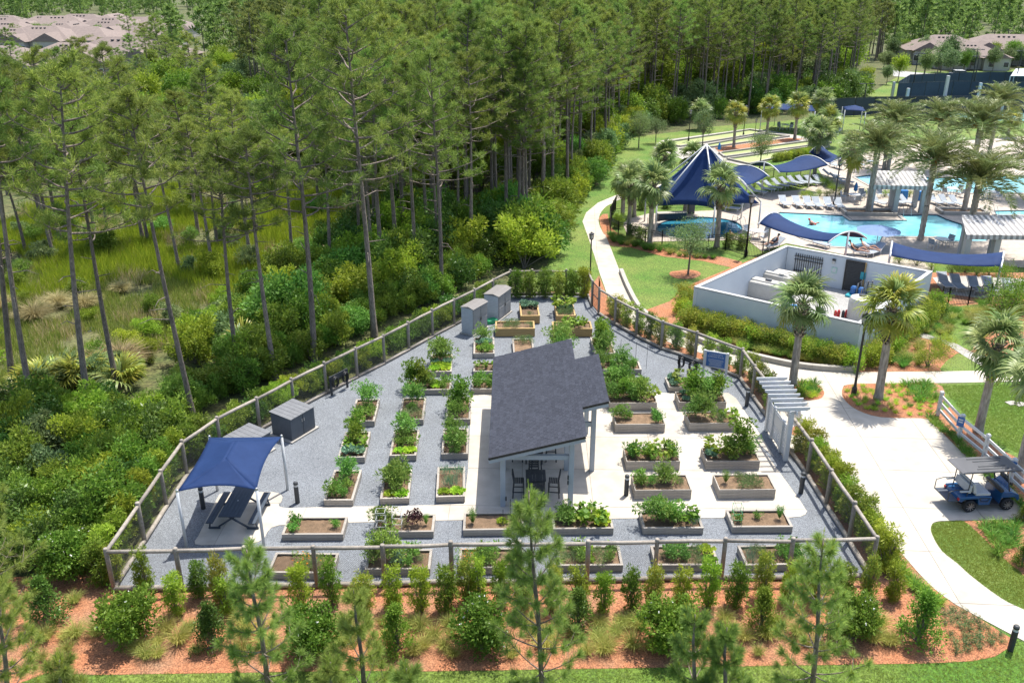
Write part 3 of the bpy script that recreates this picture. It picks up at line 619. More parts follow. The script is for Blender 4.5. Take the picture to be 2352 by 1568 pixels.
def bed(view, a, b, typ, vert, label, short, slots, sc=1.0):
    h = BH[typ]; A_ = G(view, a[0], a[1], h); B_ = G(view, b[0], b[1], h); A_.z = B_.z = 0
    d = (B_ - A_).normalized(); nrmv = Vector((-d.y, d.x, 0)); ang = math.atan2(d.y, d.x)
    wv = 1.22 if vert else 2.42; dp_ = 2.42 if vert else 1.22
    c = (A_ + B_) / 2 + nrmv * (dp_ / 2)
    BP[typ].put(c, ang + (R(90) if vert else 0), label, group='raised beds of the garden')
    ex, ey = (nrmv, -d) if vert else (d, nrmv)
    n = len(slots); ps = POS[n]
    if vert: ps = [p.replace('left', 'near').replace('right', 'far') for p in ps]
    for i, ch in enumerate(slots):
        if ch in '. ': continue
        lo = ch.lower() == ch; kd = ch.upper()
        me, fl = rnd.choice(VM[kd]); x = ((i + .5) / n - .5) * 2.1 + rnd.uniform(-.06, .06)
        rep = 2 if kd in 'KLHEMO' and not lo else 1
        for r_ in range(rep):
            y = rnd.uniform(-.1, .1) + (0 if rep == 1 else (-.24, .24)[r_]); s_ = sc * rnd.uniform(.82, 1.3) * (.6 if lo else 1) * (.85 if rep == 2 else 1)
            nm, ph, ct_ = VN[kd]
            w2 = '' if rep == 1 else (' rear' if (r_ == 1) != vert else ' front') if not vert else (' right', ' left')[r_]
            o = link(nm, me, None, c + ex * x + ey * y + Vector((0, 0, h - .06)), rnd.uniform(0, 6.28), s_)
            tag(o, f'{ph} at{w2} {ps[i]} of {short}', ct_, 'vegetables in the raised beds')
            if fl: link('flowers', fl, o)
    return c, ang
G5 = 'grey timber raised bed'
rowA = [('L2', (1765, 845), (2170, 850), '..MH.'), ('M2', (160, 825), (577, 822), 'TTKEh'), ('M2', (790, 815), (1170, 812), 'MEE.l'), ('M2', (1440, 800), (1835, 797), 'HELHE'), ('M2', (2073, 797), (2468, 795), 'hEEHL'), ('R2', (425, 797), (825, 790), 'OHhEE')]
rowB = [('D', (1670, 1240), (2367, 1236), 'E...e'), ('M2', (208, 580), (600, 577), 'T.hPr'), ('M2', (805, 567), (1190, 562), 'R..l.'), ('M2', (1395, 560), (1782, 555), 'TEQQL'), ('M2', (1985, 555), (2373, 553), 'TTTQO'), ('R2', (330, 547), (722, 545), 'e.e.R')]
for i, (v, a, b, s_) in enumerate(rowA): bed(v, a, b, 'low', False, f'{G5} directly behind the front fence, {ORD[i]} from left', f'{ORD[i]} bed behind front fence', s_)
for i, (v, a, b, s_) in enumerate(rowB): bed(v, a, b, 'low', False, f'{G5} in second row from front fence, {ORD[i]} from left', f'{ORD[i]} bed in second row', s_)
for rn, sh, rows in (('nearest row', 'near', [('T', (745, 1149), (809, 1149), 'EEhT'), ('M2', (258, 362), (440, 357), 'LTTE'), ('M2', (622, 350), (810, 345), 'LOhO')]),
                 ('middle row', 'middle', [('M1', (-25, 1548), (155, 1545), 'KQBB'), ('M1', (312, 1535), (495, 1532), 'LEtT'), ('M1', (658, 1525), (830, 1522), 'TET')]),
                 ('rear row', 'rear', [('M1', (53, 1310), (218, 1308), 'EtT'), ('M1', (383, 1300), (530, 1298), 'HtT'), ('M1', (688, 1297), (845, 1295), 'TBT')])):
    for i, (v, a, b, s_) in enumerate(rows): bed(v, a, b, 'low', True, f'{G5} set end-on left of pavilion, {rn}, {ORD[i]} from left', f'{ORD[i]} end-on bed, {sh} gravel row', s_)
bed('A', (125, 1075), (525, 1072), 'low', False, f'{G5} lying crosswise between hose reel and pavilion, full of tall beans', 'crosswise bed left of pavilion', 'BBTLE')
bed('A', (340, 908), (540, 905), 'low', True, f'{G5} set end-on behind the crosswise bean bed', 'bed behind crosswise bean bed', 'LLKTT', 1.15)
bed('A', (728, 1067), (1140, 1065), 'low', False, f'{G5} whose right half is under the dark roof, nearest of two', 'nearer bed under roof edge', 'EEQt')
bed('A', (740, 905), (1145, 903), 'low', False, f'{G5} half under the dark roof, with bare soil and seedlings', 'bare bed under roof edge', 'q.qe')
bed('A', (750, 742), (930, 740), 'low', True, f'{G5} set end-on in front of the tall grey shed', 'bed in front of tall shed', 'ELKT')
bed('A', (1118, 755), (1298, 753), 'low', True, f'{G5} set end-on just behind the roof, nearly empty', 'nearly empty bed behind roof', '..H')
bed('A', (1480, 755), (1660, 753), 'low', True, f'{G5} set end-on behind the roof, packed with tall plants', 'packed bed behind roof', 'TLTT', 1.1)
bed('A', (1862, 740), (2045, 738), 'low', True, f'{G5} set end-on at right rear, with a tall leafy thicket', 'thicket bed at right rear', 'TBBB', 1.15)
bed('A', (948, 512), (1305, 510), 'ced', False, 'yellow pine raised bed lying crosswise beside the two tall sheds', 'crosswise pine bed by sheds', '.HH.h')
bed('A', (1475, 515), (1835, 513), 'ced', False, 'yellow pine raised bed lying crosswise near the metal gate', 'crosswise pine bed by gate', 'h.QQ.')
bed('A', (1185, 395), (1347, 393), 'ced', True, 'yellow pine raised bed end-on by back fence, left one, with pale kale', 'left pine bed by back fence', 'h..KK')
bed('A', (1510, 393), (1680, 392), 'ced', True, 'yellow pine raised bed end-on by back fence, right one, full of greens', 'right pine bed by back fence', 'HHKQE')
G6 = 'grey planter right of pavilion'
for i, (v, a, b, t_, s_) in enumerate((('M1', (1687, 972), (1970, 970), 'low', 'TETEE'), ('A', (1935, 1060), (2345, 1058), 'tall', 'tTTtE'), ('M1', (1765, 1187), (2068, 1185), 'tall', 'TBTTQ'), ('M1', (1805, 1327), (2120, 1325), 'tall', 'Te..E'), ('M2', (1878, 115), (2218, 112), 'tall', 'EQEQE'), ('M2', (1935, 303), (2292, 300), 'tall', 'EtTth'))):
    bed(v, a, b, t_, False, f'tall {G6}, {ORD[i]} from the back' if t_ == 'tall' else 'low grey bed at right edge of roof, with tomatoes', f'{ORD[i]} planter right of pavilion', s_)
for i, (v, a, b, t_, s_) in enumerate((('M1', (2155, 1085), (2440, 1083), 'low', 'KQ..'), ('C', (-41, 572), (570, 570), 'tall', 'KBTTB'), ('C', (100, 850), (730, 842), 'tall', 'TTHQ'), ('C', (325, 1343), (1005, 1340), 'tall', 'KQTBT'), ('R2', (245, 300), (608, 297), 'tall', 'R.HH.'))):
    bed(v, a, b, t_, False, f'grey planter in the rightmost column near the white gate, {ORD[i]} from back', f'{ORD[i]} planter in rightmost column', s_)
# wire cages
def cage(p, h, w_, lab, mat):
    c = MB()
    for sx in (-1, 1):
        for sy in (-1, 1): c.bar(p + Vector((sx * w_ / 2, sy * w_ / 2, 0)), p + Vector((sx * w_ / 2, sy * w_ / 2, h)), .012)
    for z in (.35, .65, .98):
        for s in (-1, 1): c.bar(p + Vector((-w_ / 2, s * w_ / 2, h * z)), p + Vector((w_ / 2, s * w_ / 2, h * z)), .012); c.bar(p + Vector((s * w_ / 2, -w_ / 2, h * z)), p + Vector((s * w_ / 2, w_ / 2, h * z)), .012)
    c.v = [v - p for v in c.v]; o = c.ob('tomato_cage', mat, None, p); tag(o, lab, 'plant cage', 'wire plant cages')
cage(G('M2', 265, 575, .25), 1.0, .36, 'white wire plant cage, left one, over the purple plant bed', M['steelw']); cage(G('M2', 370, 560, .25), 1.0, .36, 'white wire plant cage, right one, beside the purple plant', M['steelw'])
cage(G('R2', 350, 530, .25), .95, .34, 'green wire plant cage in right bed of the second row', M['green'])
for i, (v, x, y, h_) in enumerate((('M2', 1060, 540, .8), ('M2', 1108, 500, 1.0), ('M2', 1150, 540, .8), ('A', 2090, 790, 1.2), ('A', 2230, 830, 1.3), ('A', 2330, 880, 1.5), ('L1', 2240 + 165, 1210, 1.0), ('M1', 165, 1160, .8))):
    p = G(v, x, y, .2); o = MB().tube([(0, 0, 0), (.01, .01, h_)], .012, 5).ob('garden_stake', M['char'], None, p); tag(o, ['thin dark stake, left one in rosemary bed', 'tall thin dark stake in middle of rosemary bed', 'thin dark stake, right one in rosemary bed', 'thin stake beside thicket bed behind roof', 'thin stake at rear right of first planter by roof', 'tall thin stake right of first planter by roof', 'thin stake in left rear end-on bed', 'thin stake behind left rear end-on bed'][i], 'stake', 'thin plant stakes')
# ------------------------------------------------------------------ pavilion
PX0, PX1, PXE, PY0, PY1, PE0, PE1 = -.95, 2.96, 4.12, 31.33, 41.4, 33.85, 38.85
PO = Vector((1.0, 36.3, 0)); SLP = .258; rz_ = lambda x: 2.58 + SLP * (x - PX0)
pav = thing('pavilion', 'open timber pavilion with sloping dark shingle roof and pale posts', 'pavilion', PO)
L_ = lambda x, y, z: Vector((x, y, z)) - PO
dk = MB()
for (x0, x1, y0, y1) in ((PX0, PX1, PY0, PY1), (PX1, PXE, PE0, PE1)):
    v = [L_(x, y, rz_(x) + dz) for dz in (-.09, -.012) for x, y in ((x0, y0), (x1, y0), (x1, y1), (x0, y1))]
    dk.add(v, [(3, 2, 1, 0), (4, 5, 6, 7), (0, 1, 5, 4), (1, 2, 6, 5), (2, 3, 7, 6), (3, 0, 4, 7)])
deck = dk.ob('roof', M['pgrey'], pav)
def fascia(xa, ya, xb, yb, dz=-.2, h_=.2, w_=.05, nm='fascia', mt='pgrey'):
    MB().bar(L_(xa, ya, rz_(xa) + dz + h_ / 2), L_(xb, yb, rz_(xb) + dz + h_ / 2), w_, h_).ob(nm, M[mt], pav)
fascia(PX0, PY0 + .05, PX1, PY0 + .05, -.28, .19); fascia(PX0, PY1 - .05, PX1, PY1 - .05, -.28, .19); fascia(PX1 + .03, PE0 + .05, PXE, PE0 + .05, -.28, .19); fascia(PX1 + .03, PE1 - .05, PXE, PE1 - .05, -.28, .19)
fascia(PX0 + .04, PY0 + .08, PX0 + .04, PY1 - .08, -.27, .17); fascia(PXE - .04, PE0 + .08, PXE - .04, PE1 - .08, -.27, .17)
fascia(PX0 - .01, PY0 - .012, PX1 + .01, PY0 - .012, -.1, .1, .03, 'drip_edge', 'black'); fascia(PX1 + .03, PE0 - .012, PXE + .01, PE0 - .012, -.1, .1, .03, 'drip_edge', 'black')
shm = MB().add([(0, 0, .004), (.146, 0, .0), (.146, .294, .0), (0, .294, .004), (0, 0, .014), (.152, 0, .006), (.152, .294, .006), (0, .294, .014)], [(3, 2, 1, 0), (4, 5, 6, 7), (0, 1, 5, 4), (1, 2, 6, 5), (2, 3, 7, 6), (3, 0, 4, 7)]).mesh('shingle', M['shing'])
sla = math.atan(SLP); cs = math.cos(sla); tabs = []
for k in range(int((PXE - PX0) / cs / .146) + 1):
    x = PX0 + k * .146 * cs
    if x + .10 > PXE: continue
    y0, y1 = (PY0, PY1) if x + .08 < PX1 else (PE0, PE1)
    y = y0 - (k % 2) * .15 - .01 * (k % 3) + .006
    while y < y1 - .02:
        tabs.append((x, min(y, y1 - .28))); y += .3
tabs.sort(key=lambda t: t[1] - .4 * t[0])
rest = MB(); src = [v.co.copy() for v in shm.vertices]; sf = [tuple(p.vertices) for p in shm.polygons]
for i, (x, y) in enumerate(tabs):
    loc = L_(x, max(y, (PY0 if x + .08 < PX1 else PE0) - .015), rz_(x) - .01 + rnd.uniform(0, .004)); rot = Euler((rnd.uniform(-.006, .006), -sla + rnd.uniform(-.01, .004), rnd.uniform(-.006, .006)))
    if i < 300:
        o = link('shingle', shm, deck, loc); o.rotation_euler = rot
    else: rest.add(src, sf, Matrix.LocRotScale(loc, rot, None))
me = bpy.data.meshes.new('shingles'); me.from_pydata([tuple(v) for v in rest.v], [], rest.f)
m2 = M['shing'].copy(); m2.name = 'charcoal shingle field'; nn = m2.node_tree.nodes; gi = nn.new('ShaderNodeNewGeometry')
for nd in nn:
    if nd.type == 'OBJECT_INFO': oi_ = nd
for lk in list(m2.node_tree.links):
    if lk.from_node == oi_: ts = lk.to_socket; m2.node_tree.links.remove(lk); m2.node_tree.links.new(gi.outputs['Random Per Island'], ts)
me.materials.append(m2); struct(link('shingles', me, deck), 'stuff')
for x, y in ((-.38, 31.8), (2.45, 31.75), (-.38, 34.7), (2.45, 34.7), (-.38, 38.0), (2.45, 38.0), (-.38, 40.95), (2.45, 40.95), (3.6, 34.65), (3.6, 38.1)):
    MB().box(L_(x, y, (rz_(x) - .1) / 2), (.21, .21, rz_(x) - .1)).ob('post', M['pgrey'], pav, bevel=.008)
for y in (31.8, 34.7, 38.0, 40.95): MB().bar(L_(-.28, y, 2.36), L_(2.34, y, 2.36), .15, .2).ob('beam', M['pgrey'], pav)
for y in (34.65, 38.1): MB().bar(L_(2.56, y, 2.36), L_(3.5, y, 2.36), .15, .2).ob('beam', M['pgrey'], pav)
for x, y0, y1 in ((-.38, 31.6, 41.1), (2.45, 31.6, 41.1), (3.6, 34.2, 38.5)): MB().bar(L_(x, y0, rz_(x) - .24), L_(x, y1, rz_(x) - .24), .13, .2).ob('roof_beam', M['pgrey'], pav)
for y in np.arange(32.6, 41, 1.1): MB().bar(L_(PX0 + .1, y, rz_(PX0 + .1) - .17), L_(PX1 - .1, y, rz_(PX1 - .1) - .17), .06, .13).ob('rafter', M['pgrey'], pav)
for x, y, z in ((-.25, 31.68, .42), (2.32, 31.6, 1.5), (2.32, 31.6, 1.25)): MB().box(L_(x, y, z), (.05, .1, .16)).ob('outlet_box', M['black'], pav)
# bar tables and chairs
def chair_proto():
    r = thing('bar_chair', 'x', 'chair'); sw, sd, sh_ = .46, .44, .76
    for k in range(6): MB().box((0, -sd / 2 + .035 + k * .075, sh_), (sw, .06, .022)).ob('seat_slat', M['char'], r)
    for sx in (-1, 1):
        MB().bar((sx * .22, -.22, 0), (sx * .2, -.2, sh_ - .02), .05).ob('leg', M['char'], r)
        MB().tube([(sx * .22, .25, 0), (sx * .2, .2, sh_), (sx * .2, .27, 1.2)], .028, 6).ob('leg', M['char'], r)
        MB().bar((sx * .215, -.2, .3), (sx * .215, .22, .3), .035).ob('stretcher', M['char'], r)
    for z in (.28, .5): MB().bar((-.2, -.21, z), (.2, -.21, z), .035).ob('stretcher', M['char'], r)
    for k, z in enumerate((.88, .98, 1.08, 1.18)): MB().bar((-.2, .215 + .07 * (z - .76) / .44, z), (.2, .215 + .07 * (z - .76) / .44, z), .025, .07).ob('back_slat', M['char'], r)
    return Proto(r)
CHP = chair_proto()
def table_proto():
    r = thing('bar_table', 'x', 'table')
    for k in range(6): MB().box((-.43 + .075 + k * .143, 0, 1.0), (.136, .9, .035)).ob('top_board', M['char'], r)
    for sx in (-1, 1):
        for sy in (-1, 1): MB().bar((sx * .36, sy * .36, 0), (sx * .36, sy * .36, .98), .07).ob('leg', M['char'], r)
    for s in (-1, 1): MB().bar((-.36, s * .36, .9), (.36, s * .36, .9), .03, .1).ob('apron', M['char'], r); MB().bar((s * .36, -.36, .9), (s * .36, .36, .9), .03, .1).ob('apron', M['char'], r)
    return Proto(r)
TBP = table_proto(); t0 = G('B', 758, 1085, 1.0); t0.z = 0
for i, (wd, dy) in enumerate((('nearest', 0), ('middle', 3.0), ('rearmost', 6.1))):
    c = t0 + Vector((0, dy, 0)); TBP.put(c, 0, f'{wd} square dark bar table under the pavilion roof', group='bar tables under the pavilion')
    for sd_, a, off_ in (('left', R(90), (-.72, .0)), ('right', R(-90), (.78, .0)), ('near', R(180), (.12, -.62)), ('far', R(0), (-.05, .7))):
        CHP.put(c + Vector((off_[0], off_[1], 0)), a + rnd.uniform(-.12, .12), f'dark slatted bar chair on the {sd_} side of the {wd} bar table', group='bar chairs under the pavilion')
# ------------------------------------------------------------------ sheds and boxes
def frame(A_, B_, C_):
    e1 = (B_ - A_); L1 = e1.length; e1.normalize(); e2 = Vector((-e1.y, e1.x, 0)); D1 = abs((C_ - A_).dot(e2))
    if (C_ - A_).dot(e2) < 0: e2 = -e2
    return A_, math.atan2(e1.y, e1.x), L1, D1
def tall_shed(A_, B_, C_, h, label):
    o, ang, L1, D1 = frame(A_, B_, C_); r = thing('storage_shed', label, 'shed', o, ang, 'tall storage sheds')
    MB().box((L1 / 2, D1 / 2, .03), (L1 + .2, D1 + .2, .06)).ob('base_slab', M['kerb'], r)
    MB().box((L1 / 2, D1 / 2, h / 2 + .05), (L1 - .06, D1 - .06, h - .05)).ob('wall', M['shedw'], r)
    k = 0; z = .08
    while z < h - .08:
        for x in (.0, L1): MB().box((x, D1 / 2, z + .05), (.03, D1 - .02, .094)).ob('siding_board', M['shedw'], r)
        z += .105
    for i in (0, 1):
        d_ = MB().box((L1 * (.25 + .5 * i), -.0, h / 2 + .03), (L1 / 2 - .02, .045, h - .12)).ob('door', M['shedd'], r, bevel=.006)
        for zz, hh in ((h * .28, h * .4), (h * .74, h * .36)): MB().box((L1 * (.25 + .5 * i), -.03, zz + .05), (L1 / 2 - .16, .02, hh)).ob('door_panel', M['shedd'], d_, bevel=.006)
        MB().tube([(L1 / 2 + (-.05, .05)[i], -.03, h * .46), (L1 / 2 + (-.05, .05)[i], -.08, h * .48), (L1 / 2 + (-.05, .05)[i], -.08, h * .56), (L1 / 2 + (-.05, .05)[i], -.03, h * .58)], .014, 6).ob('handle', M['black'], d_)
    v = [(-.05, -.08, h + .0), (L1 + .05, -.08, h + .0), (L1 + .05, D1 + .05, h + .03), (-.05, D1 + .05, h + .03), (-.05, D1 * .35, h + .13), (L1 + .05, D1 * .35, h + .13)]
    MB().add(v, [(0, 1, 5, 4), (4, 5, 2, 3), (0, 4, 3), (1, 2, 5), (0, 3, 2, 1)]).ob('roof', M['shedr'], r)
for q, lab in ((((865, 748), (957, 692), (778, 738), 575), 'tall grey storage shed with double doors, the nearer of two'), (((1030, 652), (1110, 590), (945, 632), 490), 'tall grey storage shed with double doors, the farther of two')):
    A_, B_, C_ = (G('M1', *q[i]) for i in range(3)); tall_shed(A_, B_, C_, zat(A_, U('M1', 0, q[3])[1]), lab)
def low_box(o, ang, L1, D1, h, label):
    r = thing('deck_box', label, 'storage box', o, ang, 'low storage boxes')
    MB().box((L1 / 2, D1 / 2, .03), (L1 + .25, D1 + .25, .06)).ob('base_slab', M['kerb'], r)
    MB().box((L1 / 2, D1 / 2, h / 2 + .04), (L1 - .05, D1 - .05, h - .08)).ob('wall', M['dgrey'], r)
    for i in (0, 1):
        d_ = MB().box((L1 * (.25 + .5 * i), .005, h / 2 + .02), (L1 / 2 - .03, .04, h - .14)).ob('door', M['dgrey'], r, bevel=.006)
        MB().box((L1 / 2 + (-.07, .07)[i], -.03, h * .72), (.035, .04, .16)).ob('handle', M['metal'], d_)
    n = 6
    for i in range(n): MB().add([(L1 * i / n + .008, -.06, h - .02), (L1 * (i + 1) / n - .008, -.06, h - .02), (L1 * (i + 1) / n - .008, D1 + .05, h + .06), (L1 * i / n + .008, D1 + .05, h + .06), (L1 * i / n + .008, -.06, h + .02), (L1 * (i + 1) / n - .008, -.06, h + .02), (L1 * (i + 1) / n - .008, D1 + .05, h + .1), (L1 * i / n + .008, D1 + .05, h + .1)],
        [(3, 2, 1, 0), (4, 5, 6, 7), (0, 1, 5, 4), (1, 2, 6, 5), (2, 3, 7, 6), (3, 0, 4, 7)]).ob('lid_panel', M['dlid'], r)
A_, B_, C_ = G('L1', 1917, 1445), G('L1', 2072, 1352), G('L1', 1800, 1392); o_, an, L1, D1 = frame(A_, B_, C_); hb_ = zat(A_, U('L1', 0, 1300)[1])
low_box(o_, an, L1, D1, hb_, 'dark grey storage box with double doors standing clear beside the fence')
TR = G('D', 1535, 45, hb_ * .85); e1 = Vector((math.cos(an), math.sin(an), 0)); low_box(Vector((TR.x, TR.y, 0)) - e1 * (L1 * 1.0), an, L1, D1, hb_ * .82, 'low grey storage box partly hidden behind the blue canopy')
gl = G('M1', 985, 660); tag(MB().box((0, 0, .12), (.75, .55, .24), taper=.9).ob('green_tub', M['green'], None, gl, bevel=.03, rz=.5), 'green plastic tub on the ground between the tall sheds', 'tub')
# ------------------------------------------------------------------ blue canopy over the picnic table
cb_ = [G('D', 580, 1400), G('D', 1465, 1378), G('D', 1735, 720), G('D', 930, 728)]
cc = sum(cb_, Vector()) / 4
can = thing('shade_canopy', 'royal blue square shade canopy on four white poles over picnic table', 'canopy', cc)
tops = [p + Vector((0, 0, 2.62)) - cc for p in cb_]
for p in cb_:
    o = MB().tube([p - cc, p - cc + Vector((0, 0, 2.62))], .06, 12).ob('pole', M['steelw'], can, smooth=True); MB().lathe([(.03, 2.58), (.07, 2.62), (.05, 2.7), (.02, 2.72)], 8, p - cc).ob('cap', M['metal'], o)
k1 = G('D', 1025, 365, 3.45) - cc; k2 = G('D', 1120, 200, 3.45) - cc; k1.x = k2.x = (k1.x + k2.x) / 2 * .5; ap1 = k1; ap2 = k2
ap1 = Vector((.02, -.7, 3.22)); ap2 = Vector((.0, .72, 3.22))
def edge(a, b, sag, n=10, drop=.1):
    c = (tops[0] + tops[1] + tops[2] + tops[3]) / 4; out = []
    for i in range(n + 1):
        t = i / n; p = a.lerp(b, t); q = 4 * t * (1 - t); m_ = (c - p); m_.z = 0; out.append(p + m_ * sag * q + Vector((0, 0, drop * q)))
    return out
def panel(lo, a, b, n=8, sagv=.05):
    """cloth between a lower edge and an upper edge a..b"""
    P = []
    for j in range(n + 1):
        s = j / n; row = []
        for i, p in enumerate(lo):
            t = i / (len(lo) - 1); q = a.lerp(b, t); r_ = p.lerp(q, s); r_.z -= sagv * 4 * s * (1 - s) ; row.append(r_)
        P.append(row)
    return P
for a, b, u1, u2 in ((0, 1, ap1, ap1), (1, 2, ap1, ap2), (2, 3, ap2, ap2), (3, 0, ap2, ap1)):
    P = panel(edge(tops[a], tops[b], .1), u1, u2); mb_ = MB().grid(P); o = mb_.ob('cloth_panel', M['bluef'], can, smooth=True)
    md = o.modifiers.new('thick', 'SOLIDIFY'); md.thickness = .012
# picnic table with crossed legs
tc_ = [G('D', 970, 965, .76), G('D', 1235, 965, .76), G('D', 1345, 740, .76), G('D', 1110, 740, .76)]
pc = sum(tc_, Vector()) / 4; pc.z = 0; ax_ = ((tc_[3] + tc_[2]) - (tc_[0] + tc_[1])); ang = math.atan2(ax_.y, ax_.x) - R(90)
pt = thing('picnic_table', 'dark slate picnic table with crossed legs under blue canopy', 'picnic table', pc, ang)
for k in range(6): MB().box((-.38 + k * .152, 0, .76), (.145, 2.3, .04)).ob('top_board', M['navy'], pt, bevel=.004)
for s in (-1, 1):
    for k in range(2): MB().box((s * (.78 + k * .15) - (0 if s > 0 else 0), 0, .45), (.14, 2.3, .04)).ob('bench_board', M['navy'], pt, bevel=.004)
    y = s * .85
    MB().bar((-.34, y, .72), (.62, y + .0, .06), .06, .06).ob('leg', M['navy'], pt); MB().bar((.34, y + .07, .72), (-.62, y + .07, .06), .06, .06).ob('leg', M['navy'], pt)
    for sx in (-1, 1): MB().bar((sx * .55, y, .04), (sx * 1.02, y, .04), .07).ob('foot', M['navy'], pt); MB().bar((sx * .98, y, .05), (sx * .9, y, .42), .055).ob('bench_support', M['navy'], pt)
MB().tube([(0, 0, .77), (0, 0, .79)], .03, 10).ob('umbrella_hole_cap', M['metal'], pt)
# ------------------------------------------------------------------ bollard lights, hose stations, sign
def boll_proto():
    r = thing('bollard_light', 'x', 'bollard'); MB().lathe([(.1, 0), (.1, .8)], 14).ob('column', M['char'], r, smooth=False); MB().lathe([(.085, .8), (.085, .9)], 14).ob('lens', M['steelw'], r); MB().lathe([(.1, .9), (.1, .98), (.07, 1.02), (.02, 1.03)], 14).ob('cap', M['char'], r); return Proto(r)
BOL = boll_proto()
for v, x, y, lab in (('D', 1850, 868, 'dark bollard light on gravel right of the blue canopy'), ('D', 768, 932, 'dark bollard light in the shade of the blue canopy'), ('B', 1945, 1345, 'dark bollard light on the patio right of the pavilion'), ('C', 838, 620, 'dark bollard light inside fence, left of the white gate'),
                     ('R2', 775, 320, 'dark bollard light inside fence below the white gate'), ('R2', 2150, 1350, 'dark bollard light at the far right beside curving walk'), ('R2', 1190, 500, 'dark bollard light outside the right fence among shrubs')):
    BOL.put(G(v, x, y), 0, lab, group='bollard lights')
def hose_station(p, ang, label):
    r = thing('hose_station', label, 'hose rack', p, ang)
    for s in (-1, 1): MB().bar((s * .6, 0, 0), (s * .6, 0, 1.1), .09).ob('post', M['char'], r)
    MB().box((0, 0, .95), (1.4, .05, .28)).ob('backboard', M['char'], r)
    for s in (-1, 1):
        h_ = MB(); rr = random.Random(s)
        for k in range(6):
            R0_, y = .25 + rr.uniform(-.03, .03), -.05 - .028 * k; c = Vector((s * .38, y, .72))
            h_.tube([c + Vector((math.cos(t) * R0_ * .75, 0, math.sin(t) * R0_ * 1.15)) for t in np.linspace(0, 6.283, 22)], .018, 6, cap=False)
        h_.ob('hose_coil', M['black'], r, smooth=True); MB().lathe([(.03, 0), (.045, .05), (.02, .09)], 10, (s * .38, -.12, .9)).ob('tap', M['metal'], r)
hp = G('L1', 2170, 1215); hq = g0(POST_LEFT)[8] - g0(POST_LEFT)[6]; hose_station(G('M1', -10, 1110), math.atan2(hq.y, hq.x), 'black hose rack with coiled hoses beside the left fence')
hq = g0(POST_RB)[4] - g0(POST_RB)[2]; hose_station(G('T', 1578, 862), math.atan2(hq.y, hq.x), 'black hose rack with coiled hoses beside the right fence')
def text_mesh(s, size, mat, name, parent, loc, rot, width=None, align='CENTER'):
    cu = bpy.data.curves.new('t', 'FONT'); cu.body = s; cu.size = size; cu.align_x = align; cu.align_y = 'CENTER'; cu.resolution_u = 2
    o = bpy.data.objects.new('t', cu); COL.objects.link(o); bpy.context.view_layer.update()
    me = bpy.data.meshes.new_from_object(o.evaluated_get(bpy.context.evaluated_depsgraph_get())); bpy.data.objects.remove(o); me.materials.append(mat)
    o = link(name, me, parent, loc); o.rotation_euler = rot; return o
sp_ = G('R1', 205, 1035); sg = thing('rules_sign', 'blue community garden rules board in white frame beside right fence', 'sign', sp_, R(-24))
for s in (-1, 1): MB().box((s * .62, 0, .85), (.11, .11, 1.7)).ob('post', M['white'], sg)
MB().box((0, 0, 1.2), (1.13, .06, .95)).ob('board', M['white'], sg); MB().box((0, -.04, 1.2), (1.02, .02, .82)).ob('blue_panel', M['blueb'], sg)
rt = (R(90), 0, 0); text_mesh('COMMUNITY\nGARDEN RULES', .125, M['white'], 'lettering', sg, (0, -.054, 1.44), rt)
tl = MB(); rr = random.Random(5)
for k in range(9): tl.box((rr.uniform(-.02, .02), -.053, 1.23 - k * .046), (.7 + rr.uniform(-.12, .14), .004, .012))
tl.ob('small_print', M['white'], sg)
# ------------------------------------------------------------------ white pergola gate
ga = G('C', 1100, 945); gz = G('C', 1345, 1335); gd = gz - ga; LG = gd.length; gang = math.atan2(gd.y, gd.x)
pg = thing('pergola_gate', 'white slatted garden gate under a pergola of pale rafters', 'gate', ga, gang)
HP = zat(ga, U('C', 0, 320)[1]); HP = min(max(HP, 2.2), 2.7)
for x in (0, LG): MB().box((x, 0, HP / 2), (.2, .2, HP)).ob('post', M['white'], pg, bevel=.008)
d1 = (G('C', 1165, 1045) - ga).length; d2 = (G('C', 1275, 1225) - ga).length
for x in (d1, d2): MB().box((x, 0, .85), (.17, .17, 1.7)).ob('gate_post', M['white'], pg, bevel=.008)
for x0, x1, nm in ((.1, d1 - .085, 'fixed_slat'), (d1 + .1, d2 - .1, 'gate_slat'), (d2 + .085, LG - .1, 'fixed_slat')):
    for k in range(11): MB().box(((x0 + x1) / 2, 0, .18 + k * .14), (x1 - x0, .035, .1)).ob(nm, M['white'], pg)
MB().box(((d1 + d2) / 2, .0, 1.2), (d2 - d1 - .22, .05, .5)).ob('gate_panel', M['white'], pg)
MB().box((d1 + .16, .05, .98), (.12, .08, .2)).ob('lock', M['black'], pg); MB().bar((d1 + .2, .05, .9), (d2 - .2, .05, .82), .03).ob('push_bar', M['black'], pg); MB().bar((d1 + .12, .05, .3), (d1 + .12, .05, .85), .03).ob('gate_bolt', M['black'], pg)
for y in (-.16, .16): MB().box((LG / 2, y, HP - .05), (LG + .5, .06, .2)).ob('beam', M['white'], pg)
prof = [(-.75, .0), (-.75, .1), (.75, .1), (.75, .0), (.6, -.08), (-.6, -.08)]
for k in range(8):
    x = -.15 + (LG + .3) * k / 7; mb_ = MB(); n_ = 6
    mb_.add([(x - .025, y, HP + .13 + z) for y, z in prof] + [(x + .025, y, HP + .13 + z) for y, z in prof], [tuple(range(6)), tuple(range(6, 12))[::-1]] + [(i, i + 6, (i + 1) % 6 + 6, (i + 1) % 6) for i in range(6)]).ob('rafter', M['white'], pg)
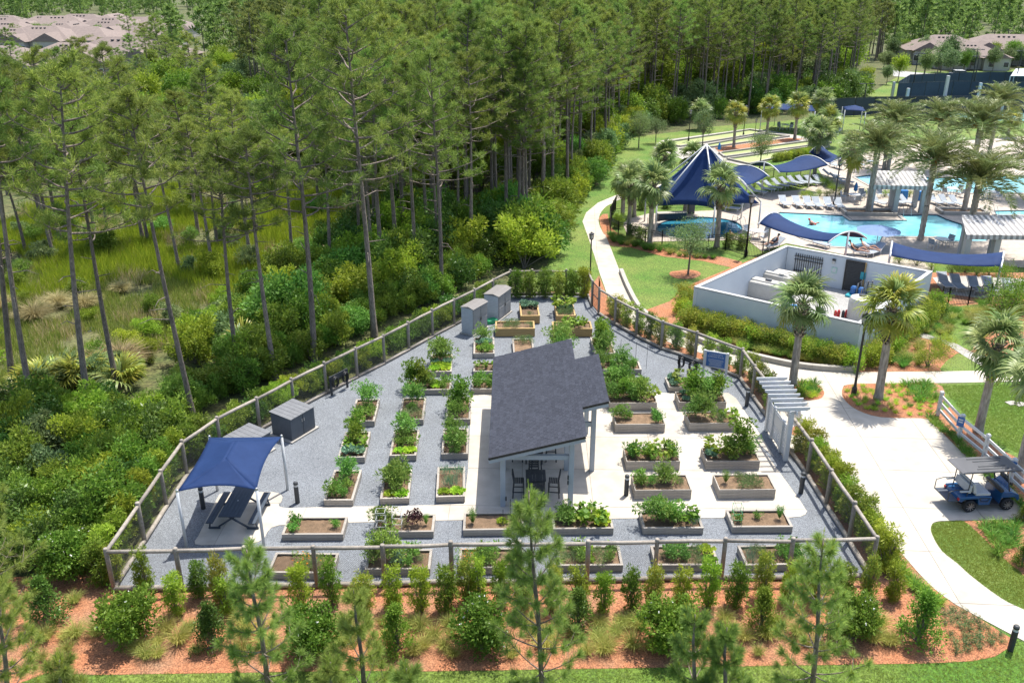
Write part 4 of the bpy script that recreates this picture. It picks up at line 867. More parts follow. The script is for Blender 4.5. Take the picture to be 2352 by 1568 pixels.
def bench_proto():
    r = thing('wire_bench', 'x', 'bench'); L1 = 1.5
    for k in range(9): MB().box((0, -.2 + k * .05, .44), (L1, .036, .015)).ob('seat_slat', M['steelw'], r)
    for k in range(8): MB().box((0, .24 + .03 * k * .5, .5 + k * .05), (L1, .015, .036)).ob('back_slat', M['steelw'], r)
    for s in (-1, 1):
        MB().tube([(s * .72, -.22, 0), (s * .72, -.2, .44), (s * .72, .22, .44), (s * .72, .36, .9)], .02, 6).ob('end_frame', M['steelw'], r); MB().tube([(s * .72, .25, 0), (s * .72, .22, .44)], .02, 6).ob('leg', M['steelw'], r)
        MB().tube([(s * .72, -.2, .44), (s * .72, -.2, .62), (s * .72, -.1, .66), (s * .72, .28, .64)], .018, 6).ob('armrest', M['steelw'], r)
    return Proto(r)
BEN = bench_proto(); bdir = math.atan2(gd.y, gd.x)
BEN.put(G('C', 1540, 790), bdir + R(180), 'white wire bench outside, beside the pergola gate', group='white wire benches'); BEN.put(G('R2', 1015, 215), bdir + R(180), 'white wire bench outside the fence, facing the parked cart', group='white wire benches')
# ================================================================== PLAZA, ENCLOSURE, POOLSIDE
V3 = lambda x, y, z=0.0: Vector((x, y, z))
def loc(mb, o): mb.v = [v - o for v in mb.v]; return mb
# ------------------------------------------------------------------ lamp posts
def lamp_proto():
    r = thing('lamp_post', 'x', 'lamp post'); MB().lathe([(.14, 0), (.14, .35), (.09, .45), (.07, .6), (.055, 3.75), (.09, 3.8), (.09, 3.86)], 10).ob('pole', M['black'], r, smooth=False)
    h = MB()
    for sx in (-1, 1):
        for sy in (-1, 1): h.bar((sx * .11, sy * .11, 3.86), (sx * .15, sy * .15, 4.3), .03)
    h.box((0, 0, 3.88), (.26, .26, .04)); h.ob('lantern_frame', M['black'], r); MB().box((0, 0, 4.08), (.2, .2, .36), taper=1.25).ob('lantern_glass', M['plast'], r)
    MB().lathe([(.3, 4.3), (.26, 4.36), (.1, 4.44), (.03, 4.52)], 4).ob('lantern_roof', M['black'], r); return Proto(r)
LAMP = lamp_proto()
for v, x, y, tv, lab in (('R1', 1122, 1130, 598, 'tall black lantern post in mulch island beside the plaza'), ('T', 1355, 645, 533, 'black lantern post behind the back fence, by the walk'), ('S', 1688, 1395, 760, 'black lantern post beside the round spa'), ('W', 480, 1190, 725, 'black lantern post among the white loungers'),
                         ('R1', 1560, 120, -115, 'black lantern post by the pool, next to date palm trunk'), ('R0', 470, 920, 785, 'black lantern post between ball courts, right one'), ('R0', 398, 890, 690, 'black lantern post between ball courts, middle one'), ('R0', 38, 925, 720, 'black lantern post left of the ball courts'), ('R0', 850, 840, 745, 'black lantern post behind the far blue canopy')):
    p = G(v, x, y); hh = zat(p, U(v, 0, tv)[1]); LAMP.put(p, rnd.uniform(0, .5), lab, scale=max(.6, min(1.35, hh / 4.5)), group='black lantern posts')
# ------------------------------------------------------------------ white rail fence with signs
wf = [G('R1', 1672, 1268), G('R1', 1808, 1425), G('R1', 1970, 1560), G('R2', 2140, 268)]; wf.append(wf[-1] * 2 - wf[-2]); wf.append(wf[-1] * 2 - wf[-2])
wfo = thing('rail_fence', 'white three rail fence along the right edge of the plaza', 'fence', wf[0])
for p in wf:
    o = MB().box(p - wf[0] + V3(0, 0, .65), (.15, .15, 1.3)).ob('post', M['white'], wfo); MB().box(p - wf[0] + V3(0, 0, 1.32), (.19, .19, .06), taper=.7).ob('post_cap', M['white'], o)
for a, b in zip(wf, wf[1:]):
    for z in (.35, .72, 1.1): MB().bar(a - wf[0] + V3(0, 0, z), b - wf[0] + V3(0, 0, z), .05, .14).ob('rail', M['white'], wfo)
for k, lab in ((1, 'small blue parking sign on the second white fence post'), (3, 'small blue parking sign on the fence post behind the cart')):
    p = wf[k]; s_ = thing('parking_sign', lab, 'sign', p + V3(-.12, -.1, .95), R(-42)); MB().box((0, 0, .05), (.32, .02, .5)).ob('plate', M['blueb'], s_); t_ = MB()
    for q in (-.07, .05): t_.box((0, -.013, .05 + q + .06), (.2, .004, .06))
    t_.ob('white_marks', M['white'], s_)
for i, (x, y) in enumerate(((2160, 1187), (2215, 1195))):
    tag(MB().box((0, 0, 0), (.55, .4, .04)).ob('stepping_stone', M['kerb'], None, G('R1', x, y), rz=.3, bevel=.01), f'pale square stepping stone in right lawn, {("left","right")[i]} one', 'stone')
# ------------------------------------------------------------------ golf cart
ra, fa = G('G', 845, 1235), G('G', 1530, 1195); cd = fa - ra; wb = cd.length; ca_ = math.atan2(cd.y, cd.x); side = V3(-math.sin(ca_), math.cos(ca_))
cart = thing('golf_cart', 'blue golf cart with grey roof parked on the plaza', 'golf cart', (ra + fa) / 2 + side * .5, ca_)
M['cblue'] = pm('metallic blue paint', (.014, .075, .19), (.02, .09, .22), 2, .22, fine=.03); M['croof'] = pm('grey cart roof', (.06, .062, .07), (.075, .077, .085), 2, .5, fine=.04); M['tyre'] = pm('tyre rubber', (.02, .02, .022), None, 8, .85); M['seat'] = pm('grey vinyl seat', (.45, .46, .47), (.4, .41, .42), 4, .5)
h2 = wb / 2
def extr(prof, y0, y1, nm, mt, bev=.02, par=None):
    n = len(prof); m_ = MB().add([(x, y0, z) for x, z in prof] + [(x, y1, z) for x, z in prof], [tuple(range(n)), tuple(range(n, 2 * n))[::-1]] + [(i, i + n, (i + 1) % n + n, (i + 1) % n) for i in range(n)])
    return m_.ob(nm, M[mt], par or cart, bevel=bev)
extr([(-h2 - .42, .3), (h2 - .3, .22), (h2 - .3, .3), (-h2 - .42, .38)], -.48, .48, 'chassis', 'black', .01)
extr([(-h2 - .55, .55), (-h2 - .4, .5), (-h2 - .3, .62), (-h2 + .3, .62), (-h2 + .36, .32), (-h2 + .85, .3), (-h2 + .9, .68), (-h2 + .5, .76), (-h2 - .5, .74)], -.58, .58, 'rear_body', 'cblue')
extr([(h2 - .36, .3), (h2 - .3, .6), (h2 + .3, .6), (h2 + .42, .42), (h2 + .5, .5), (h2 + .42, .72), (h2 + .1, .86), (h2 - .32, .88)], -.56, .56, 'front_cowl', 'cblue')
extr([(-h2 + .85, .28), (h2 - .34, .26), (h2 - .34, .32), (-h2 + .85, .34)], -.56, .56, 'floor', 'black', .006)
extr([(-h2 + .16, .76), (-h2 + .82, .74), (-h2 + .82, .86), (-h2 + .16, .88)], -.55, .55, 'seat_cushion', 'seat')
extr([(-h2 + .06, .88), (-h2 + .2, .88), (-h2 + .06, 1.34), (-h2 - .04, 1.34)], -.55, .55, 'seat_back', 'seat')
extr([(-h2 - .18, .88), (-h2 - .04, .88), (-h2 - .02, 1.24), (-h2 - .12, 1.24)], -.52, .52, 'rear_seat_back', 'seat')
extr([(-h2 - .98, .52), (-h2 - .2, .52), (-h2 - .2, .58), (-h2 - .98, .58)], -.52, .52, 'rear_deck', 'navy', .006)
extr([(h2 - .4, .84), (h2 - .22, .86), (h2 - .3, 1.02), (h2 - .42, 1.0)], -.54, .54, 'dashboard', 'black')
for sy in (-1, 1):
    MB().tube([(-h2 - .2, sy * .5, .7), (-h2 - .16, sy * .52, 1.86)], .022, 6).ob('roof_pillar', M['char'], cart); MB().tube([(h2 + .02, sy * .52, .8), (h2 - .3, sy * .5, 1.86)], .022, 6).ob('roof_pillar', M['char'], cart)
    MB().tube([(-h2 - 1.0, sy * .5, .56), (-h2 - 1.0, sy * .5, 1.0), (-h2 - .7, sy * .5, 1.08), (-h2 - .2, sy * .5, 1.06)], .02, 6).ob('rear_handrail', M['char'], cart)
    MB().box((-h2 - .35, sy * .52, 1.0), (.4, .1, .06)).ob('armrest', M['seat'], cart, bevel=.015); MB().box((-h2 - .53, sy * .5, .63), (.06, .12, .09)).ob('tail_light', M['red'], cart); MB().box((h2 + .44, sy * .4, .6), (.06, .2, .1)).ob('headlight', M['plast'], cart)
    MB().tube([(-h2 + .35, sy * .585, .66), (-h2 + .42, sy * .6, .52), (-h2 + .7, sy * .6, .5), (-h2 + .8, sy * .585, .66), (-h2 + .35, sy * .585, .66)], .014, 5).ob('side_trim', M['black'], cart)
    for x in (-h2, h2):
        wl = MB().lathe([(.17, -.09), (.25, -.1), (.275, -.07), (.275, .07), (.25, .1), (.17, .09)], 24); wl.v = [V3(v.x, v.z, v.y) for v in wl.v]; wl.v = [v + V3(x, sy * .5, .275) for v in wl.v]; t_ = wl.ob('wheel', M['tyre'], cart)
        rm = MB()
        for k in range(9):
            a = k * 6.283 / 9; rm.bar((x + .03 * math.cos(a), sy * .605, .275 + .03 * math.sin(a)), (x + .18 * math.cos(a), sy * .605, .275 + .18 * math.sin(a)), .025, .035, (0, 1, 0))
        rm.ob('rim', M['metal'], t_); MB().tube([(x, sy * .58, .275), (x, sy * .62, .275)], .05, 10).ob('hub', M['metal'], t_)
extr([(-h2 - .62, 1.86), (h2 + .28, 1.86), (h2 + .34, 1.89), (h2 + .2, 1.95), (-h2 - .5, 1.95), (-h2 - .68, 1.9)], -.6, .6, 'roof', 'croof', .03)
for k, y in enumerate((-.4, -.2, .2, .4)): MB().box((0, y, 1.955), (1.5 - .3 * (k in (1, 2)), .05, .03)).ob('roof_rib', M['char'], cart, bevel=.008)
ws = MB().add([(h2 + .02, -.5, .84), (h2 + .02, .5, .84), (h2 - .28, .48, 1.8), (h2 - .28, -.48, 1.8)], [(0, 1, 2, 3)]).ob('windshield', None, cart)
gm, gn, gl_, gb_ = newmat('clear cart windshield'); gb_.inputs['Transmission Weight'].default_value = 1; gb_.inputs['Roughness'].default_value = .05; gb_.inputs['IOR'].default_value = 1.1; ws.data.materials.append(gm)
MB().tube([(h2 - .42, .25, 1.0) ] + [(h2 - .55, .25, 1.08)], .02, 6).ob('steering_column', M['black'], cart)
MB().tube([V3(h2 - .57 + .06 * math.sin(t), .25 + .18 * math.cos(t), 1.1 + .16 * math.sin(t)) for t in np.linspace(0, 6.283, 20)], .017, 6).ob('steering_wheel', M['black'], cart)
MB().box((h2 - .08, -.6, 1.3), (.05, .14, .1)).ob('side_mirror', M['black'], cart)
# ------------------------------------------------------------------ walled equipment yard
WT = 2.4
ec = [G('E', x, y, WT) for x, y in ((950, 212), (105, 592), (1640, 935), (2298, 452))]; ec = [V3(p.x, p.y) for p in ec]
eo = sum(ec, Vector()) / 4; yard = thing('equipment_yard_wall', 'pale blue grey stucco wall around an open pool equipment yard', 'wall', eo)
for i in range(4):
    a, b = ec[i], ec[(i + 1) % 4]; d = (b - a).normalized(); nn_ = V3(-d.y, d.x); nn_ = nn_ if (eo - a).dot(nn_) > 0 else -nn_
    tt = .25; a2, b2 = a - eo + nn_ * tt / 2 , b - eo + nn_ * tt / 2
    if i % 2: a2 = a2 + d * tt; b2 = b2 - d * tt
    MB().bar(a2 + V3(0, 0, (WT - .06) / 2 - .02), b2 + V3(0, 0, (WT - .06) / 2 - .02), tt, WT - .06).ob('wall_panel', M['stucco'], yard)
    MB().bar(a2 + V3(0, 0, WT - .03), b2 + V3(0, 0, WT - .03), tt + (.02 if i % 2 == 0 else .016), .06).ob('wall_cap', M['stuccot'], yard)
flat('yard_floor', [eo + (p - eo) * .97 for p in ec], .012, M['wgrav'])
bwd = (ec[3] - ec[0]).normalized(); bang = math.atan2(bwd.y, bwd.x); bn = V3(bwd.y, -bwd.x); L0w = (ec[3] - ec[0]).length
def onwall(ex, z, off_=.3):
    """point on the inner face of the back wall under survey column ex of view E at height z"""
    u0 = U('E', ex, 0)[0]; lo, hi = 0., L0w
    for _ in range(40):
        m_ = (lo + hi) / 2; p = ec[0] + bwd * m_ + bn * off_
        if proj((p.x, p.y, z))[0] < u0: lo = m_
        else: hi = m_
    return p + V3(0, 0, z)
p = onwall(1555, 0, .29); gt2 = thing('yard_gate', 'dark louvred metal door set in the yard back wall', 'gate', p, bang)
for s in (-1, 1): MB().box((s * .66, -.02, 1.12), (.08, .1, 2.24)).ob('frame_side', M['cedar'] if s > 0 else M['black'], gt2)
MB().box((0, -.02, 2.22), (1.24, .1, .07)).ob('frame_top', M['black'], gt2); MB().box((0, 0, 1.1), (1.2, .03, 2.1)).ob('leaf', M['black'], gt2)
for k in range(18): MB().box((0, -.035, .18 + k * .112), (1.12, .03, .06)).ob('louvre', M['char'], gt2)
p = onwall(1140, .55, .3); pk = thing('spare_railing', 'spare black picket railing panel leaning on the yard wall', 'railing', p, bang)
for k in range(13): MB().box((-.95 + k * .158, 0, .75), (.04, .04, 1.5)).ob('picket', M['black'], pk)
for z in (.25, 1.05, 1.3): MB().box((0, -.03, z), (2.05, .04, .05)).ob('rail', M['black'], pk)
p = onwall(1390, 1.95, .32); wlm = thing('wall_light', 'small dark wall lamp beside the yard door', 'lamp', p, bang); MB().box((0, 0, .1), (.22, .14, .12)).ob('housing', M['black'], wlm); MB().box((0, -.04, -.06), (.2, .14, .2)).ob('lens', M['plast'], wlm)
p = onwall(1390, 1.2, .285); nt_ = thing('notice_plate', 'pale green notice plate on the yard back wall', 'sign', p, bang); MB().box((0, 0, .1), (.36, .03, .42)).ob('plate', pm('pale green', (.40, .62, .52), None, 3, .5), nt_); MB().box((0, -.02, .1), (.24, .01, .28)).ob('marks', M['white'], nt_)
p = onwall(1655, 1.2, .3); cb2 = thing('control_box', 'turquoise control box on the wall right of yard door', 'box', p, bang); MB().box((0, 0, .1), (.34, .12, .52)).ob('case', M['teal'], cb2, bevel=.01); MB().tube([(0, -.02, -.16), (.03, -.02, -1.1)], .02, 6).ob('conduit', M['metal'], cb2)
def tank(p, d, ang, lab):
    r = thing('equipment_tank', lab, 'tank', p, ang, 'white equipment tanks'); MB().box((0, 0, d[2] / 2), d, taper=.94).ob('body', M['plast'], r, bevel=.06); MB().box((0, 0, d[2] + .05), (d[0] * .9, d[1] * .55, .12), taper=.9).ob('lid', M['plast'], r, bevel=.03); MB().box((d[0] * .3, 0, d[2] + .13), (.35, .35, .06)).ob('hatch', M['plast'], r)
tank(G('E', 740, 690, 0), (4.0, 1.2, 1.15), bang - .03, 'large off-white tank nearest the yard front wall'); tank(G('E', 760, 612, 0), (3.6, .6, 1.2), bang - .03, 'narrow off-white tank behind the large one'); tank(G('E', 880, 570, 0), (2.4, 1.5, .9), bang, 'low white tank near the yard back corner')
p = G('E', 785, 575, 1.0); mp_ = thing('meter_box', 'small grey meter box with red button on the white tank', 'box', p, bang); MB().box((0, 0, .2), (.42, .16, .42)).ob('case', M['dlid'], mp_); MB().box((-.08, -.09, .24), (.08, .03, .08)).ob('button', M['red'], mp_)
p = G('E', 1620, 905, 0); dr = thing('chemical_drum', 'white round chemical tank in the front corner of the yard', 'tank', p + V3(.1, .3)); MB().lathe([(.75, 0), (.78, .1), (.78, 1.25), (.7, 1.45), (.4, 1.55), (.2, 1.58)], 28).ob('body', M['plast'], dr, smooth=False); MB().lathe([(.22, 1.55), (.22, 1.66), (.05, 1.68)], 14).ob('lid', M['black'], dr)
p = G('E', 1610, 690, 0); pu = thing('pump_set', 'blue pump with grey pipes on a teal base in the yard', 'pump', p, bang); MB().box((0, 0, .08), (1.5, 1.0, .16)).ob('base', M['teal'], pu, bevel=.03)
for k, x in enumerate((-.35, .15)):
    c_ = MB().lathe([(.2, .16), (.22, .3), (.22, .6), (.14, .72)], 14, (x, 0, 0)).ob('pump', M['blueb'], pu)
for k, x in enumerate((-.1, .35, .62)): MB().tube([(x, -.2, .2), (x, -.1, 1.0 + .1 * k), (x + .1, .3, 1.05 + .1 * k), (x + .1, .4, .2)], .05, 8).ob('pipe', M['dlid'], pu, smooth=True)
p = G('E', 1440, 880, .0); rh = thing('red_canisters', 'red canisters and hose on the yard floor by front wall', 'canister', p)
for k in range(4): MB().lathe([(.1, 0), (.1, .4), (.05, .5), (.03, .52)], 10, (k * .25 - .3, .1 * (k % 2), 0)).ob('canister', M['red'] if k != 2 else M['char'], rh)
p = G('E', 1580, 885, .0); nb = thing('skimmer_net', 'blue skimmer net on a wooden pole leaning by the drum', 'pool net', p); MB().tube([(0, 0, .05), (.35, .4, 1.9)], .02, 6).ob('handle', M['cedar'], nb); MB().lathe([(.28, .0), (.3, .03), (.26, .05)], 16).ob('net', M['towel'], nb)
p = G('E', 1030, 778, .0); tag(MB().lathe([(.3, 0), (.32, .04), (.28, .07)], 16).ob('blue_lid', M['towel'], None, p), 'round blue lid on the yard floor behind the front wall', 'lid')
p = G('E', 920, 465, 0); tag(MB().box((0, 0, .6), (.3, .05, 1.2)).ob('leaning_board', M['wgrey'], None, p, rz=bang + 1.2), 'grey timber board leaning in the yard back corner', 'board')
# ------------------------------------------------------------------ black picket railing round the pools
def railing(P, h, label):
    r = thing('picket_railing', label, 'railing', P[0], 0, 'black picket railings'); o = P[0]; pk_ = MB()
    for a, b in zip(P, P[1:]):
        d = b - a; L1 = d.length; n_ = max(1, round(L1 / 2.4)); d.normalize()
        for k in range(n_ + 1): MB().box(a - o + d * (L1 * k / n_) + V3(0, 0, h / 2 + .03), (.06, .06, h + .06)).ob('post', M['black'], r)
        for z in (.15, h - .25, h - .08): MB().bar(a - o + V3(0, 0, z), b - o + V3(0, 0, z), .03, .035).ob('rail', M['black'], r)
        for k in range(int(L1 / .115)): pk_.box(a - o + d * (.115 * k + .05) + V3(0, 0, h / 2 + .02), (.018, .018, h - .04))
    struct(pk_.ob('pickets', M['black'], r), 'stuff')
railing(pl('S', 360, 930, 300, 1050, 308, 1165, 385, 1205, 660, 1282, 830, 1315, 1300, 1348, 1480, 1335, 1690, 1405, 1850, 1428), 1.4, 'black picket railing in front of the round spa'); railing(pl('S', 360, 930, 600, 908, 850, 890, 1330, 890), 1.4, 'black picket railing behind the spa palms')
railing(pl('R0', 500, 1205, 680, 1172, 860, 1150), 1.4, 'black picket railing behind the curved row of loungers'); railing(pl('R1', 1690, 545, 1735, 558, 1870, 548, 2010, 525, 2400, 500), 1.3, 'black picket railing below the grey loungers at right')
# ------------------------------------------------------------------ shade sails
apx = None
tb = [G('S', 762, 1175), G('S', 1347, 1200), G('S', 1812, 1150), G('S', 1640, 1010), G('S', 655, 1040)]
tt_ = [V3(p.x, p.y, 2.6) for p in tb]; tcn = sum(tb, Vector()) / 5; tcn = V3(tcn.x, tcn.y); ah = zat(tcn, U('S', 0, 255)[1]); apx = V3(tcn.x + (G('S', 1290, 255, ah).x - tcn.x), tcn.y, ah)
tent = thing('shade_tent', 'tall pointed navy shade tent on white poles behind the spa palms', 'shade tent', tcn)
for a, b in zip(tb, tt_): MB().tube([a - tcn, b - tcn], .07, 8).ob('post', M['steelw'], tent, smooth=True); MB().tube([b - tcn, apx - tcn], .06, 8).ob('ridge_pole', M['steelw'], tent, smooth=True)
for i in range(5):
    a, b = tt_[i], tt_[(i + 1) % 5]; lo = []; mid = V3(tcn.x, tcn.y, 3.2)
    for k in range(11): t = k / 10; q = a.lerp(b, t); lo.append(q.lerp(mid, .09 * 4 * t * (1 - t) + .02) - tcn + V3(0, 0, -.15 + .1 * 4 * t * (1 - t)))
    P = []
    for j in range(9):
        s = (j / 8) * .93; P.append([p.lerp(apx - tcn, s) + V3(0, 0, -.3 * 4 * s * (1 - s)) for p in lo])
    o = MB().grid(P).ob('cloth_panel', M['navyf'], tent, smooth=True); o.modifiers.new('t', 'SOLIDIFY').thickness = .015
def arc_sail(v1, p1, p2, v2, q1, q2, h, rise, label):
    """barrel sail between two bowed arms, each arm given by its two ends"""
    p1, p2, q1, q2 = G(v1, *p1, h), G(v1, *p2, h), G(v2, *q1, h), G(v2, *q2, h); o = (p1 + p2 + q1 + q2) / 4; o.z = 0; r = thing('shade_sail', label, 'shade sail', o, 0, 'blue arched shade sails'); rows = []
    for j in range(15):
        s = j / 14; q = 4 * s * (1 - s); a = p1.lerp(q1, s); b = p2.lerp(q2, s); m_ = (a + b) / 2; a = a.lerp(m_, .14 * q); b = b.lerp(m_, .14 * q)
        rows.append([a.lerp(b, i / 12) - o + V3(0, 0, rise * (1 - (i / 6 - 1) ** 2) * (1 - .55 * q) - .3 * q) for i in range(13)])
    MB().grid(rows).ob('cloth', M['bluef'], r, smooth=True).modifiers.new('t', 'SOLIDIFY').thickness = .01
    for row in (rows[0], rows[-1]):
        ex = (row[-1] - row[0]) * .04; MB().tube([row[0] - ex + V3(0, 0, -.06)] + [p + V3(0, 0, .02) for p in row] + [row[-1] + ex + V3(0, 0, -.06)], .06, 8).ob('arm', M['steelw'], r, smooth=True)
        MB().tube([V3(row[6].x, row[6].y, 0), row[6]], .075, 8).ob('post', M['steelw'], r, smooth=True)
arc_sail('R0', (500, 1468), (655, 1428), 'R1', (962, 132), (1200, 105), 2.4, .6, 'royal blue arched sail above the yard back corner, by the pool'); arc_sail('R1', (1362, 222), (1372, 140), 'R1', (2092, 292), (2102, 205), 2.4, .45, 'long royal blue arched sail right of the equipment yard')
arc_sail('S', (1690, 668), (1400, 600), 'S', (1915, 575), (1525, 500), 2.6, .6, 'blue arched sail beside the pointed shade tent'); arc_sail('R0', (440, 1085), (630, 1130), 'R0', (740, 1042), (955, 1085), 2.6, .6, 'blue arched sail above the curved row of loungers'); arc_sail('R0', (835, 1000), (930, 975), 'R0', (975, 1070), (1215, 1058), 2.5, .5, 'greyish blue arched sail behind the lantern post among loungers')
def flat_sail(c4, z, label):
    P4 = [V3(p.x, p.y) for p in c4]; o = sum(P4, Vector()) / 4; r = thing('flat_canopy', label, 'shade canopy', o)
    for p in P4: MB().tube([p - o, p - o + V3(0, 0, z)], .06, 8).ob('pole', M['steelw'], r, smooth=True)
    rows = []
    for j in range(9):
        s = j / 8; rows.append([(P4[0].lerp(P4[1], i / 8)).lerp(P4[3].lerp(P4[2], i / 8), s) - o + V3(0, 0, z + .5 * (1 - max(abs(i / 4 - 1), abs(s * 2 - 1)))) for i in range(9)])
    MB().grid(rows).ob('cloth', M['bluef'], r, smooth=True).modifiers.new('t', 'SOLIDIFY').thickness = .015
flat_sail([G('R0', 505, 862), G('R0', 850, 880), G('R0', 830, 835), G('R0', 600, 825)], 3.0, 'flat blue canopy on white poles behind the ball courts'); flat_sail([G('R0', 1045, 870), G('R0', 1180, 880), G('R0', 1160, 850), G('R0', 1030, 845)], 3.0, 'small flat blue canopy behind the date palms')
# ------------------------------------------------------------------ striped cabanas
def cabana(fl, fr, bl, br, zf, zb, posts, label):
    o = (fl + fr) / 2; o.z = 0; d = (fr - fl); ang = math.atan2(d.y, d.x); r = thing('striped_cabana', label, 'cabana', o, ang, 'striped cabanas'); inv = Matrix.Rotation(-ang, 4, 'Z')
    q = lambda p, z: inv @ (V3(p.x, p.y) - o) + V3(0, 0, z)
    A_, B_, C_, D_ = q(fl, zf), q(fr, zf), q(br, zb), q(bl, zb)
    MB().grid([[A_.lerp(B_, i / 12) for i in range(13)], [D_.lerp(C_, i / 12) for i in range(13)]]).ob('roof_cloth', M['stripe'], r).modifiers.new('t', 'SOLIDIFY').thickness = .04
    MB().grid([[A_.lerp(B_, i / 12) + V3(0, -.01, -.05) for i in range(13)], [A_.lerp(B_, i / 12) + V3(0, -.02, -.36) for i in range(13)]]).ob('valance', M['stripe'], r).modifiers.new('t', 'SOLIDIFY').thickness = .02
    for t in posts:
        p = A_.lerp(B_, t); MB().box(V3(p.x, p.y + .35, (zf - .06) / 2), (.42, .42, zf - .06)).ob('column', M['stuccot'], r); p = D_.lerp(C_, t); MB().box(V3(p.x, p.y - .35, (zb - .1) / 2), (.4, .4, zb - .1)).ob('column', M['stuccot'], r)
cabana(G('W', 870, 985, 2.6), G('W', 1440, 992, 2.6), G('W', 850, 838, 3.3), G('W', 1350, 846, 3.3), 2.6, 3.3, (.03, .46, .93), 'striped canvas cabana roof between the two pools'); cabana(G('W', 1785, 1470, 2.6), G('W', 2600, 1478, 2.6), G('W', 1735, 1275, 3.3), G('W', 2560, 1280, 3.3), 2.6, 3.3, (.06, .42, .9), 'striped canvas cabana roof at the right edge by the pool')
# ------------------------------------------------------------------ poolside furniture
def lounger_proto():
    r = thing('pool_lounger', 'x', 'lounger'); MB().grid([[(x, -.9, .34), (x, .3, .34), (x, .98, .8)] for x in (-.29, .29)]).ob('sling', M['loung'], r).modifiers.new('t', 'SOLIDIFY').thickness = .03
    for s in (-1, 1):
        MB().tube([(s * .33, -.95, .34), (s * .33, .3, .34), (s * .33, 1.0, .82)], .028, 6).ob('side_rail', M['steelw'], r)
        for y in (-.75, .35): MB().bar((s * .32, y, 0), (s * .32, y, .33), .045).ob('leg', M['steelw'], r)
    MB().bar((-.32, -.95, .34), (.32, -.95, .34), .04).ob('foot_rail', M['steelw'], r); return Proto(r)
LG_ = lounger_proto(); grp = 'pool loungers'
for i, x in enumerate((665, 752, 822, 883, 955, 1025)): LG_.put(G('R0', x, 1352 + i * 3), rnd.uniform(-.06, .06), f'pale lounger facing the pool, {ORD[i]} from left in straight row', group=grp)
for i, (x, y) in enumerate(((490, 1275), (545, 1258), (590, 1245), (640, 1232), (690, 1222), (740, 1215), (795, 1212), (850, 1212), (905, 1208))): LG_.put(G('R0', x, y), R(55 - 3.5 * i), f'grey lounger in the curved row under blue sail, {ORD[i]} from left', group=grp)
for i, (v, x, y, a) in enumerate((('R0', 1280, 1345, 20), ('R0', 1400, 1340, 25), ('R0', 1470, 1345, 28))): LG_.put(G(v, x, y), R(a), f'grey lounger in front of the striped cabana, {ORD[i]} from left', group=grp)
for i, (v, x, y, a) in enumerate((('R0', 1655, 1340, 10), ('R0', 1725, 1345, 12), ('R0', 1795, 1350, 14))): LG_.put(G(v, x, y), R(a), f'white lounger between the date palm trunks, {ORD[i]} from left', group=grp)
for i, (x, y) in enumerate(((1715, 425), (1800, 440), (1915, 455), (2010, 455), (2140, 470))): LG_.put(G('R1', x, y), R(-5), f'grey lounger behind the right railing, {ORD[i]} from left', group=grp)
for i, (x, y) in enumerate(((975, 1165), (1020, 1190), (1060, 1210))): LG_.put(G('R0', x, y), R(60), f'lounger with towels beside lantern post, {ORD[i]} from left', group=grp)
for i, (x, y) in enumerate(((1010, 1105), (1110, 1095), (1180, 1100), (1260, 1080))): LG_.put(G('R0', x, y), R(200 + 10 * i), f'white lounger under the greyish blue sail, {ORD[i]} from left', group=grp)
for v, x, y, a, lab in (('E', 830, 245, -60, 'lounger where the seated person in dark top rests'), ('E', 1610, 305, 62, 'lounger of the reclining person behind the yard wall'), ('E', 1760, 300, -50, 'empty lounger beside the reclining person'), ('S', 1520, 935, 70, 'grey lounger under the pointed tent, front one'), ('S', 1560, 890, 70, 'grey lounger under the pointed tent, rear one'), ('E', 1250, 225, 40, 'small white lounger at pool edge behind the yard')):
    LG_.put(G(v, x, y), R(a), lab, group=grp)
def pchair_proto():
    r = thing('pool_chair', 'x', 'chair'); MB().grid([[(x, -.24, .42), (x, .2, .4), (x, .34, .88)] for x in (-.25, .25)]).ob('sling', M['loung'], r).modifiers.new('t', 'SOLIDIFY').thickness = .02
    for s in (-1, 1): MB().tube([(s * .28, -.26, 0), (s * .28, -.25, .64), (s * .28, .28, .64)], .02, 5).ob('arm_frame', M['steelw'], r); MB().tube([(s * .28, .3, 0), (s * .28, .2, .4), (s * .28, .36, .9)], .02, 5).ob('back_frame', M['steelw'], r)
    return Proto(r)
def ptable_proto():
    r = thing('pool_table', 'x', 'table'); MB().lathe([(.55, .68), (.56, .7), (.55, .72)], 20).ob('top', M['steelw'], r)
    for k in range(4): a = k * 1.571 + .78; MB().tube([(.4 * math.cos(a), .4 * math.sin(a), 0), (.3 * math.cos(a), .3 * math.sin(a), .68)], .022, 5).ob('leg', M['steelw'], r)
    return Proto(r)
PC, PT = pchair_proto(), ptable_proto()
for v, x, y, lab, n_ in (('R0', 1120, 1322, 'left of the striped cabana', 3), ('S', 1790, 1215, 'beside the spa railing', 4), ('R0', 670, 850, 'under the far flat canopy', 4), ('R0', 985, 885, 'behind the ball courts', 3), ('W', 2000, 1110, 'right of the date palms', 4), ('W', 1640, 1080, 'behind the striped cabana', 4), ('R1', 1690, 165, 'beside the date palm planter', 2)):
    c = G(v, x, y); PT.put(c, 0, f'round white table {lab}', group='round white pool tables')
    for k in range(n_):
        a = k * 6.283 / n_ + .5; PC.put(c + V3(math.cos(a) * .95, math.sin(a) * .95), a - R(90), f'chair {("on the right of","behind","on the left of","in front of")[k]} the white table {lab}', group='chairs at white pool tables')
for i in range(5): PC.put(G('W', 750 + 88 * i + (60 if i > 2 else 0), 1108), R(0), f'grey armchair in the row at cabana rear, {ORD[i]} from left', group='armchairs by cabana')
